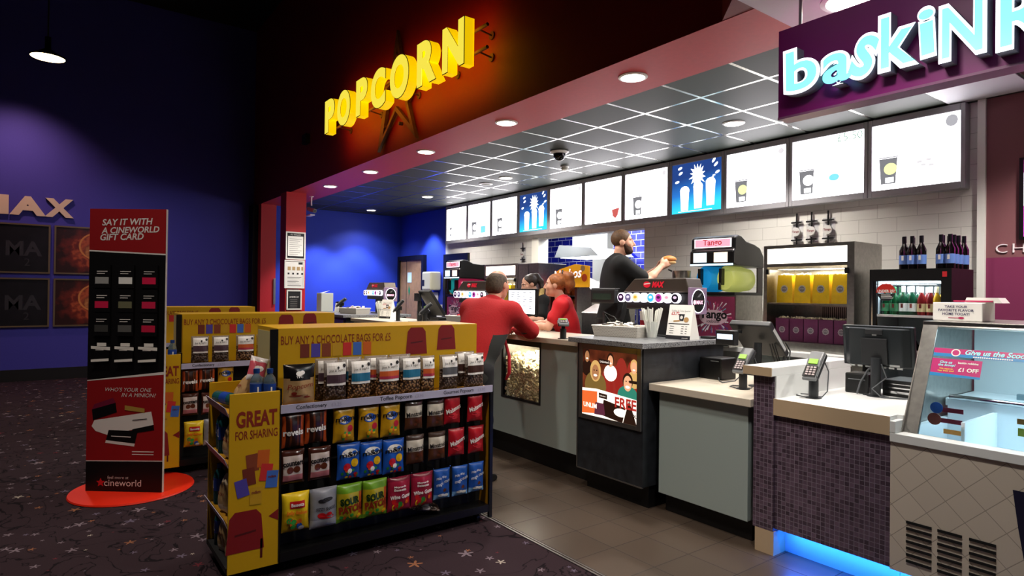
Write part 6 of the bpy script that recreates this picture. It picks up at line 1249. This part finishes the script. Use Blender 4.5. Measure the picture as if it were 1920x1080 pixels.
for i, (x, z) in enumerate(((-.2, .94), (.1, .94), (-.1, 1.33), (.2, 1.33), (-.15, 1.63), (.15, 1.63))): MB().box((x-.1, -.1, z), (x+.1, .2, z+.1)).build('tray', mat(['green tray', 'white tray', 'grey tray'][i % 3], ['#3a5a2a', '#d8d8d4', '#77787a'][i % 3], .4), t, bevel=.01)
light('kitchen light', 'AREA', (-7.0, 7.0, 2.7), 60, (.92, .96, 1), 1.6, sy=.8)
# raised staff floor behind the counters
MB().box((-9.6, 4.45, 0), (-2.4, 5.3, .14)).box((-5.05, 4.07, 0), (-3.70, 4.45, .14)).build('floor_staff', M_ftile)['kind'] = 'structure'
# ------------------------------------------------------------------ people: blended distance fields turned into one skin each
class SDF:
    def __init__(s): s.p = []
    def cap(s, a, b, ra, rb=None, k=.03): s.p.append(('c', np.array(a, float), np.array(b, float), ra, rb if rb is not None else ra, k, 1)); return s
    def ell(s, c, r, k=.03, M=None, op=1): s.p.append(('e', np.array(c, float), np.array(r, float), M, None, k, op)); return s
    def chain(s, pts, rs, k=.03):
        for i in range(len(pts)-1): s.cap(pts[i], pts[i+1], rs[i], rs[i+1], k)
        return s
    def mesh(s, h):
        lo = np.full(3, 9e9); hi = -lo
        for t, a, b, r, r2, k, op in s.p:
            if op < 0: continue
            if t == 'c': m = max(r, r2); lo = np.minimum(lo, np.minimum(a, b)-m); hi = np.maximum(hi, np.maximum(a, b)+m)
            else: m = b.max(); lo = np.minimum(lo, a-m); hi = np.maximum(hi, a+m)
        lo -= 3*h; hi += 3*h; n = np.ceil((hi-lo)/h).astype(int)+1
        F = np.full(n, .3, np.float32)
        for t, a, b, r, r2, k, op in s.p:
            m = (max(r, r2) if t == 'c' else b.max())+k+2*h
            l = np.minimum(a, b)-m if t == 'c' else a-m; u = np.maximum(a, b)+m if t == 'c' else a+m
            i0 = np.maximum(0, np.floor((l-lo)/h).astype(int)); i1 = np.minimum(n, np.ceil((u-lo)/h).astype(int)+1)
            if (i1 <= i0).any(): continue
            g = [lo[q]+h*np.arange(i0[q], i1[q]) for q in range(3)]
            X = np.stack(np.meshgrid(*g, indexing='ij'), -1)
            if t == 'c':
                ab = b-a; w = np.clip(((X-a)@ab)/max(ab@ab, 1e-9), 0, 1); d = np.linalg.norm(X-a-w[..., None]*ab, axis=-1)-(r+(r2-r)*w)
            else:
                q = X-a
                if r is not None: q = q@np.array(r)
                k0 = np.linalg.norm(q/b, axis=-1); k1 = np.linalg.norm(q/(b*b), axis=-1); d = k0*(k0-1)/np.maximum(k1, 1e-6)
            S = F[i0[0]:i1[0], i0[1]:i1[1], i0[2]:i1[2]]
            if op > 0: e = np.maximum(k-np.abs(S-d), 0)/k; S[...] = np.minimum(S, d)-e*e*k*.25
            else: d = -d; e = np.maximum(k-np.abs(S-d), 0)/k; S[...] = np.maximum(S, d)+e*e*k*.25
        # surface nets
        sg = F < 0; c = np.zeros(np.array(n)-1, int)
        acc = np.zeros((*(n-1), 3)); cnt = np.zeros(n-1)
        cs = [(i, j, k_) for i in (0, 1) for j in (0, 1) for k_ in (0, 1)]
        V = {q: F[q[0]:n[0]-1+q[0], q[1]:n[1]-1+q[1], q[2]:n[2]-1+q[2]] for q in cs}
        any_ = np.zeros(n-1, bool); all_ = np.ones(n-1, bool)
        for q in cs: any_ |= V[q] < 0; all_ &= V[q] < 0
        idx = np.argwhere(any_ & ~all_); ii = tuple(idx.T)
        P = np.zeros((len(idx), 3)); C = np.zeros(len(idx)); val = {q: V[q][ii] for q in cs}
        for q in cs:
            for ax in range(3):
                if q[ax]: continue
                q2 = list(q); q2[ax] = 1; q2 = tuple(q2); a, b = val[q], val[q2]; m = (a < 0) != (b < 0); t_ = np.where(m, a/np.where(m, a-b, 1), 0)
                p = np.tile(np.array(q, float), (len(idx), 1)); p[:, ax] = t_; P[m] += p[m]; C[m] += 1
        P /= C[:, None]; verts = lo+h*(idx+P)
        vid = np.full(n-1, -1); vid[ii] = np.arange(len(idx)); faces = []
        for ax in range(3):
            o = [(0, 0, 0)]; u, v = [(1, 2), (2, 0), (0, 1)][ax]
            sl0 = [slice(1, n[q]-1) for q in range(3)]; sl1 = list(sl0); sl0[ax] = slice(0, n[ax]-1); sl1[ax] = slice(1, n[ax])
            a = sg[tuple(sl0)]; b = sg[tuple(sl1)]
            for flip in (0, 1):
                e = np.argwhere((a & ~b) if not flip else (~a & b)).astype(int)
                off = np.array([1, 1, 1]); off[ax] = 0; e = e+off
                du = np.zeros(3, int); du[u] = 1; dv = np.zeros(3, int); dv[v] = 1
                f = np.stack([vid[tuple((e-du-dv).T)], vid[tuple((e-dv).T)], vid[tuple(e.T)], vid[tuple((e-du).T)]], 1)
                faces.append(f if not flip else f[:, ::-1])
        return verts, np.concatenate(faces)
    def build(s, name, mats, parent, h=.006, reg=None):
        v, f = s.mesh(h); me = bpy.data.meshes.new(name)
        me.vertices.add(len(v)); me.vertices.foreach_set('co', v.astype(np.float32).ravel())
        me.loops.add(f.size); me.loops.foreach_set('vertex_index', f.astype(np.int32).ravel())
        me.polygons.add(len(f)); me.polygons.foreach_set('loop_start', np.arange(0, f.size, 4, dtype=np.int32))
        me.polygons.foreach_set('use_smooth', np.ones(len(f), bool))
        if not isinstance(mats, (list, tuple)): mats = [mats]
        for m in mats: me.materials.append(m)
        if reg is not None: me.polygons.foreach_set('material_index', reg(v[f].mean(1)).astype(np.int32))
        me.update(calc_edges=True); me.validate()
        o = bpy.data.objects.new(name, me); COL.objects.link(o); o.parent = parent; return o
def frame(fwd, up=(0, 0, 1)):
    f = np.array(fwd, float); f /= np.linalg.norm(f); u = np.array(up, float); u -= f*(u@f); u /= np.linalg.norm(u); r = np.cross(f, u); return np.stack([r, f, u], 1)
def head(s, c, R, sc=1., beard=0, jaw=1.):
    L = lambda *p: np.array(c)+R@(np.array(p)*sc)
    E = lambda p, r, k=.02, op=1: s.ell(L(*p), np.array(r)*sc, k*sc, R, op)
    E((0, -.012, .03), (.076, .096, .088)); E((0, .03, -.03), (.062*jaw, .066, .09), .03); E((0, .045, -.078), (.046*jaw, .048, .036), .03); E((0, .078, -.094), (.022, .02, .018), .02)
    for q in (-1, 1):
        E((q*.031, .098, .008), (.017, .014, .012), .012, -1); E((q*.045, .06, -.025), (.024, .022, .025), .025)
        E((q*.076, -.008, -.008), (.011, .024, .032), .01); s.cap(L(q*.012, .086, .027), L(q*.048, .076, .027), .009*sc, .007*sc, .012)
        s.cap(L(q*.008, .096, -.034), L(q*.016, .09, -.034), .009*sc, .007*sc, .008)
    s.cap(L(0, .092, .018), L(0, .115, -.028), .009*sc, .013*sc, .014)
    s.cap(L(-.02, .086, -.058), L(.02, .086, -.058), .0075*sc, None, .008); s.cap(L(-.018, .085, -.069), L(.018, .085, -.069), .0085*sc, None, .008)
    E((0, .104, -.0635), (.024, .012, .0022), .004, -1)
    return L
def eyes(L, R, parent, sc=1., iris='#3a4a5a', lid=0):
    for q in (-1, 1):
        b = MB(); b.ell((0, 0, 0), .0125*sc, 14, 10); o = b.build('eye', mat('eye white', '#d8d2cc', .2), parent, 60); o.location = L(q*.031, .078, .007)
        m = MB(); m.ell((0, .0095*sc, 0), (.006*sc, .0036*sc, .006*sc), 12, 8); m.build('iris', mat('iris '+iris, iris, .15), o, 60); o.rotation_euler = Matrix(R.tolist()).to_euler()
def hand(s, w, d, n, side, curl=.6, sc=1., spread=.08):
    """w wrist, d direction of fingers, n palm normal, side +1 right / -1 left (thumb side)"""
    d = np.array(d, float); d /= np.linalg.norm(d); n = np.array(n, float); n -= d*(n@d); n /= np.linalg.norm(n); t = np.cross(n, d)*side; w = np.array(w, float)
    P = lambda a, b, c: w+sc*(d*a+t*b+n*c)
    s.cap(P(0, .0, 0), P(.05, .012, 0), .026*sc, .024*sc, .02); s.cap(P(.035, .024, 0), P(.085, .028, .0), .017*sc, .012*sc, .02); s.cap(P(.035, -.018, 0), P(.08, -.028, 0), .017*sc, .012*sc, .02); s.cap(P(.05, .0, 0), P(.085, 0, 0), .017*sc, .013*sc, .02)
    for b, l, e in ((.030, .070, .0), (.010, .080, .05), (-.010, .074, .1), (-.029, .058, .16)):
        p = P(.085, b, 0); a = .25*curl+e*curl; dd = d.copy()
        for q, (seg, rr) in enumerate(((.45, .0095), (.32, .0088), (.25, .008))):
            v = d*math.cos(a)+n*math.sin(a)+t*b*spread*20*(1-curl*.6)*.15; v /= np.linalg.norm(v); p2 = p+v*l*seg*sc; s.cap(p, p2, rr*sc, (rr-.0008)*sc, .004); p = p2; a += .85*curl+.1
    p0, p1, p2, p3 = P(.02, .025, .006), P(.05, .05, .018), P(.078, .052, .018+.028*curl), P(.098, .042, .02+.045*curl); s.cap(p0, p1, .016*sc, .012*sc, .012); s.cap(p1, p2, .0115*sc, .010*sc, .005); s.cap(p2, p3, .010*sc, .0085*sc, .004)
M_skin = mat('fair skin', '#c98f76', .5, var=.05, scale=18); M_skin2 = mat('pale skin', '#d8a48a', .5, var=.05, scale=18)
def torso(s, J, g=0., fem=False):
    sh = .185 if not fem else .160
    c = (J['shl']+J['shr'])/2; p = J['pel']; ch = c*.72+p*.28+J['fw']*.015; wa = c*.38+p*.62
    R = J['RT']
    s.ell(ch, (sh*.86+g, .115+g, .16+g), .06, R); s.ell(wa, ((.145 if not fem else .125)+g, .105+g, .14+g), .08, R); s.ell(p, ((.165 if not fem else .165)+g, .118+g, .115+g), .07, R)
    s.cap(J['shl'], J['shr'], .058+g, .058+g, .05); s.cap(c+np.array([0, 0, .02]), c*.8+J['head']*.2, .075+g, .058+g, .05)
    if fem: 
        for q in (-1, 1): s.ell(ch+R@np.array([q*.065, .095, -.01]), (.062+g, .05+g, .06+g), .04, R)
def arm(s, sh, el, wr, g=0., rs=(.052, .043, .041, .028)): s.chain([sh, sh*.5+el*.5, el], [rs[0]+g, rs[0]*.97+g, rs[1]+g], .03); s.chain([el, el*.65+wr*.35, wr], [rs[2]+g, rs[2]*1.0+g, rs[3]+g], .025)
def leg(s, hip, kn, an, g=0.): s.chain([hip, kn], [.088+g, .058+g], .05); s.chain([kn, kn*.65+an*.35, an], [.056+g, .056+g, .036+g], .03)
def person(label, loc, phi, pose, scale=1., group=None):
    t = thing('person', label, 'person', loc, phi, group); t.scale = (scale,)*3
    J = {k: np.array(v, float) for k, v in pose.items()}
    c = (J['shl']+J['shr'])/2; up = c-J['pel']; rt = J['shr']-J['shl']; fw = np.cross(up, rt); fw /= np.linalg.norm(fw); J['fw'] = fw; J['RT'] = frame(fw, up); J['c'] = c
    return t, J
def body(t, J, skin, fem=False, gl=None, gr=None, jaw=1., hsc=1., h=.005):
    s = SDF(); torso(s, J, 0, fem); R = frame(J['look'], J.get('hup', (0, 0, 1)))
    neck = J['head']+R@np.array([0, -.03, -.075])*hsc; s.cap(J['c']+np.array([0, 0, .01]), neck, .056 if not fem else .046, .054 if not fem else .045, .035)
    L = head(s, J['head'], R, hsc, jaw=jaw); k = .86 if fem else 1.
    for q in 'lr':
        arm(s, J['sh'+q], J['el'+q], J['wr'+q], 0, [x*k for x in (.052, .043, .041, .028)]); leg(s, J['hip'+q], J['kn'+q], J['an'+q])
        s.cap(J['an'+q], J['an'+q]+np.array([0, .13, -.045]), .036, .03, .03)
        hd = J.get('hd'+q, J['wr'+q]-J['el'+q]); hand(s, J['wr'+q]+hd/np.linalg.norm(hd)*.01, hd, J.get('hn'+q, np.array([0, 0, -1.])), 1 if q == 'l' else -1, J['curl'+q][0] if 'curl'+q in J else .5, k)
    o = s.build('body', [skin], t, h); eyes(L, R, t, hsc); return L, R, o
def lips_brows(t, L, R, lip, brow, sc=1.):
    b = MB(); b.tube([L(-.02, .0915, -.0595), L(0, .0955, -.0575), L(.02, .0915, -.0595)], [.003, .0055, .003], 8); b.tube([L(-.018, .0915, -.069), L(0, .0955, -.0705), L(.018, .0915, -.069)], [.003, .006, .003], 8); b.build('lips', mat('lip '+lip, lip, .4), t, 60)
    for q in (-1, 1): MB().tube([L(q*.014, .0945, .029), L(q*.03, .091, .034), L(q*.05, .079, .029)], [.0035, .004, .002], 6).build('eyebrow', mat('brow '+brow, brow, .8), t, 60)
def shirt(t, J, m, fem=False, g=.014, sleeve=.65, collar=True, name='polo_shirt', h=.006, reg=None, hem=None, sg=.014, wide=0):
    s = SDF(); torso(s, J, g, fem); k = .86 if fem else 1.
    for q in 'lr':
        sh, el, wr = J['sh'+q], J['el'+q], J['wr'+q]
        if sleeve <= 1: e = sh+(el-sh)*sleeve; s.chain([sh, e], [.058*k+sg, .053*k+sg+.004], .04)
        else: s.chain([sh, el], [.058*k+sg, .05*k+sg], .04); s.chain([el, wr], [.05*k+sg, .036*k+sg], .03)
    if wide: s.ell(J['c']*.84+J['pel']*.16-J['fw']*.02, (.205+wide, .115+wide*.6, .15), .09, J['RT']); s.ell(J['c']*.45+J['pel']*.55-J['fw']*.01, (.175+wide, .13+wide*.6, .22), .1, J['RT'])
    if hem is not None:
        p = J['pel']; s.ell(p+np.array([0, 0, hem*.5]), (.175+g, .13+g, .1-hem*.4), .06, J['RT'])
    c = J['c']; s.ell(c*.62+J['head']*.38+J['fw']*.02, (.05, .052, .06), .02, None, -1)
    o = s.build(name, m, t, h, reg)
    if collar:
        n = 22; R = J['RT']; cc = c*.80+J['head']*.20; pts = [cc+R@np.array([.066*math.cos(2*PI*i/n), .064*math.sin(2*PI*i/n), .012-.022*math.sin(2*PI*i/n)]) for i in range(n)]
        MB().tube([tuple(p) for p in pts], .014, 8, close=True).build('collar', m[0] if isinstance(m, list) else m, o, 60)
    return o
def trousers(t, J, m, h=.007):
    s = SDF(); R = J['RT']; s.ell(J['pel']-np.array([0, 0, .02]), (.172, .126, .11), .06, R)
    for q in 'lr': leg(s, J['hip'+q], J['kn'+q], J['an'+q]+np.array([0, 0, .0]), .016)
    s.build('trousers', m, t, h)
    for q in 'lr':
        a = J['an'+q]; z0 = J['an'+q][2]-.075; b = MB()
        pr = [(-.055, 0), (.17, 0), (.185, .02), (.17, .045), (.08, .075), (.02, .10), (-.05, .10), (-.06, .03)]
        b.prism([(a[1]+y, z0+z) for y, z in pr], 'x', a[0]-.042, a[0]+.042); b.build('shoe', M_matblack, t, bevel=.015, seg=3)
def hairmesh(t, L, R, m, build, h=.005, name='hair'):
    s = SDF(); build(s, L, R); return s.build(name, m, t, h)
def stand(pel, **k):
    d = dict(pel=pel, hipl=(-.09, pel[1], pel[2]-.02), hipr=(.09, pel[1], pel[2]-.02), knl=(-.10, pel[1]+.03, .50), knr=(.10, pel[1]+.03, .50), anl=(-.11, pel[1]-.01, .075), anr=(.11, pel[1]-.01, .075)); d.update(k); return d
M_fleece = mat('red fleece', '#a8141a', .85, var=.08, scale=90, bump=.15); M_fgrey = mat('charcoal fleece panel', '#2b2d2c', .9); M_dtrous = mat('dark trousers', '#15151a', .85); M_redpolo = mat('red polo cloth', '#c4141f', .7, var=.04, scale=40); M_blkpolo = mat('black polo cloth', '#08090b', .8, var=.15, scale=30)
M_ghair = mat('greying brown hair', '#4f4236', .7, var=.35, scale=60, bump=.3); M_ginger = mat('ginger hair', '#93562a', .55, var=.3, scale=45, bump=.3); M_dhair = mat('dark brown hair', '#2a1d16', .5, var=.3, scale=50, bump=.3); M_bhair = mat('light brown hair', '#5a4028', .6, var=.3, scale=60, bump=.3); M_blond = mat('blond hair tip', '#b59a5a', .6, var=.25, scale=50)
# --- customer in red fleece leaning on the counter
t, J = person('man in red fleece leaning on counter by order screen, seen from behind', (-4.27, 2.90, 0), .38, stand((-.02, -.17, .92), shl=(-.195, .08, 1.385), shr=(.195, .11, 1.37), ell=(-.26, .30, 1.20), elr=(.235, .36, 1.205), wrl=(-.10, .51, 1.20), wrr=(.02, .54, 1.20), head=(.0, .205, 1.60), look=(.10, 1, -.10), hnl=(0, 0, -1), hnr=(0, 0, -1)))
L, R, o = body(t, J, M_skin)
lips_brows(t, L, R, '#a86a5c', '#5a4a3c')
shirt(t, J, [M_fleece, M_fgrey], g=.03, sg=.02, sleeve=2, name='fleece_jacket', hem=-.14, wide=.02, reg=lambda c: ((c[:, 0] > .125+.10*(c[:, 2]-.75)) & (c[:, 2] < 1.19) & (c[:, 1] < .27) & (c[:, 0] < .30)))
J2 = dict(J); trousers(t, J, M_dtrous)
MB().tube([(.10, .15, 1.16), (.16, .14, 1.0), (.17, .13, .86), (.12, .16, .80)], [.012, .014, .015, .012], 8).build('jacket_lining', mat('red lining', '#b81c2c', .7), t, 60)
MB().tube([tuple(J['c']*.72+J['head']*.28+J['RT']@np.array([.075*math.cos(2*PI*i/24), .072*math.sin(2*PI*i/24), .01])) for i in range(24)], .022, 10, close=True).build('collar', M_fleece, t, 60)
def h1(s, L, R):
    s.ell(L(0, -.018, .022), (.083, .100, .088), .01, R); s.ell(L(0, -.055, -.03), (.077, .065, .075), .03, R)
    s.ell(L(0, .09, -.03), (.12, .085, .12), .012, R, -1); s.ell(L(0, -.015, .145), (.052, .07, .045), .02, R, -1); s.ell(L(.08, .012, -.03), (.03, .026, .04), .01, R, -1); s.ell(L(-.08, .012, -.03), (.03, .026, .04), .01, R, -1); s.ell(L(0, -.06, -.125), (.12, .1, .04), .01, R, -1)
hairmesh(t, L, R, M_ghair, h1)
# --- staff girl with ginger ponytail
t, J = person('staff girl with ginger ponytail in red polo leaning on the counter, in profile', (-4.74, 4.22, .14), 2.36, stand((0, -.06, .88), shl=(-.165, .03, 1.275), shr=(.165, .03, 1.275), ell=(-.20, .16, 1.055), elr=(.17, .20, 1.07), wrl=(-.05, .36, 1.055), wrr=(.0, .40, 1.06), head=(0, .11, 1.475), look=(.05, 1, -.02), hdl=(.6, .6, 0), hdr=(-.5, .6, 0)))
L, R, o = body(t, J, M_skin2, True, hsc=.97)
lips_brows(t, L, R, '#b8605a', '#8a5230', .97); shirt(t, J, M_redpolo, True, sleeve=.62); trousers(t, J, M_dtrous)
MB().tube([tuple(J['wrl']+np.array([.026*math.cos(a), .02*math.sin(a), .026*math.sin(a)])) for a in [2*PI*i/16 for i in range(16)]], .008, 6, close=True).build('wristwatch', M_black, t, 60)
def h2(s, L, R):
    s.ell(L(0, -.018, .028), (.083, .102, .09), .01, R); s.ell(L(0, .10, -.045), (.12, .088, .125), .012, R, -1); s.ell(L(0, -.04, -.13), (.12, .1, .06), .01, R, -1); s.ell(L(.08, .01, -.03), (.03, .028, .035), .01, R, -1); s.ell(L(-.08, .01, -.03), (.03, .028, .035), .01, R, -1)
    s.cap(L(0, -.05, .095), L(0, -.10, .105), .030, .032, .02); s.chain([L(0, -.10, .105), L(0, -.145, .08), L(.0, -.155, .0), L(0, -.14, -.075)], [.036, .052, .05, .018], .02)
hairmesh(t, L, R, M_ginger, h2); MB().tube([tuple(L(.032*math.cos(a), -.08, .118+.032*math.sin(a))) for a in [2*PI*i/16 for i in range(16)]], .007, 6, close=True).build('hair_tie', M_black, t, 60)
# --- dark haired staff woman behind the order screen
t, J = person('staff woman with dark tied hair in black shirt behind the white order screen', (-6.10, 4.90, .165), -3.05, stand((0, -.05, .86), shl=(-.165, .0, 1.27), shr=(.165, .0, 1.27), ell=(-.22, .10, 1.03), elr=(.20, .12, 1.03), wrl=(-.06, .34, 1.055), wrr=(.06, .36, 1.055), head=(.0, .09, 1.475), look=(.42, 1, -.42), hdl=(.3, .6, -.1), hdr=(-.3, .6, -.1)))
L, R, o = body(t, J, M_skin2, True, hsc=.97)
lips_brows(t, L, R, '#b0605c', '#2c1e18', .97); shirt(t, J, M_blkpolo, True, sleeve=.7); trousers(t, J, M_dtrous)
def h3(s, L, R):
    s.ell(L(0, -.022, .03), (.082, .101, .089), .01, R); s.ell(L(0, .10, -.04), (.12, .094, .13), .012, R, -1); s.ell(L(0, -.04, -.135), (.12, .1, .06), .01, R, -1)
    s.cap(L(0, -.07, .085), L(0, -.13, .06), .034, .036, .02); s.chain([L(0, -.13, .06), L(-.03, -.15, -.02), L(-.06, -.12, -.12)], [.036, .034, .03], .02)
hairmesh(t, L, R, M_dhair, h3); hairmesh(t, L, R, M_blond, lambda s, L, R: s.chain([L(-.06, -.12, -.12), L(-.095, -.06, -.2), L(-.10, .0, -.30)], [.032, .034, .014], .02), name='hair_tip')
# --- server in black holding a bun
t, J = person('bearded server in black polo holding up a bun, facing right', (-4.30, 4.47, .34), -.62, stand((0, 0, .95), shl=(-.20, .02, 1.48), shr=(.20, .03, 1.475), ell=(-.22, .25, 1.30), elr=(.20, .27, 1.31), wrl=(-.06, .43, 1.44), wrr=(.075, .44, 1.46), head=(.0, .075, 1.70), look=(.18, 1, .02), hdl=(.35, .8, .5), hdr=(-.35, .8, .5), hnl=(1, 0, .1), hnr=(-1, 0, .1), curll=(.55,), curlr=(.55,)))
L, R, o = body(t, J, M_skin2)
lips_brows(t, L, R, '#a8645a', '#3a2a1c'); shirt(t, J, M_blkpolo, sleeve=.75, g=.02, sg=.02, hem=-.1, wide=.005); trousers(t, J, M_dtrous)
def h4(s, L, R):
    s.ell(L(0, -.016, .036), (.083, .101, .093), .01, R); s.ell(L(0, .10, -.035), (.12, .075, .115), .012, R, -1); s.ell(L(0, -.03, -.115), (.12, .12, .065), .01, R, -1); s.ell(L(.08, .01, -.03), (.03, .028, .035), .01, R, -1); s.ell(L(-.08, .01, -.03), (.03, .028, .035), .01, R, -1)
hairmesh(t, L, R, M_bhair, h4)
def h5(s, L, R):
    s.ell(L(0, .046, -.08), (.056, .058, .046), .01, R); s.ell(L(.04, .045, -.05), (.026, .035, .04), .02, R); s.ell(L(-.04, .045, -.05), (.026, .035, .04), .02, R); s.cap(L(-.064, .02, -.03), L(-.04, .05, -.09), .014, .02, .02); s.cap(L(.064, .02, -.03), L(.04, .05, -.09), .014, .02, .02); s.ell(L(0, .09, -.066), (.026, .03, .02), .01, R, -1)
hairmesh(t, L, R, mat('brown beard', '#40291a', .75, var=.3, scale=80, bump=.3), h5, name='beard')
W = Matrix.Translation(t.location) @ Matrix.Rotation(t.rotation_euler[2], 4, 'Z')
bp_ = W @ Vector((.005, .535, 1.525))
b = thing('bread_bun', 'golden bread bun held up in both hands of the server', 'bun', bp_, -.62)
MB().ell((0, 0, .012), (.055, .075, .038), 20, 12).build('top', mat('toasted bun', '#c07a38', .5, var=.2, scale=25), b, 60); MB().ell((0, 0, -.018), (.052, .072, .022), 20, 10).build('base', mat('pale bun', '#d9b077', .6), b, 60)
s_ = thing('step_stool', 'low black step behind the counter under the server', 'step', (-4.30, 4.62, .14), -.62); MB().box((-.22, -.2, .17), (.22, .16, .2)).build('tread', M_black, s_); 
for x in (-.2, .17):
    for y in (-.18, .11): MB().box((x, y, 0), (x+.03, y+.03, .17)).build('leg', M_black, s_)
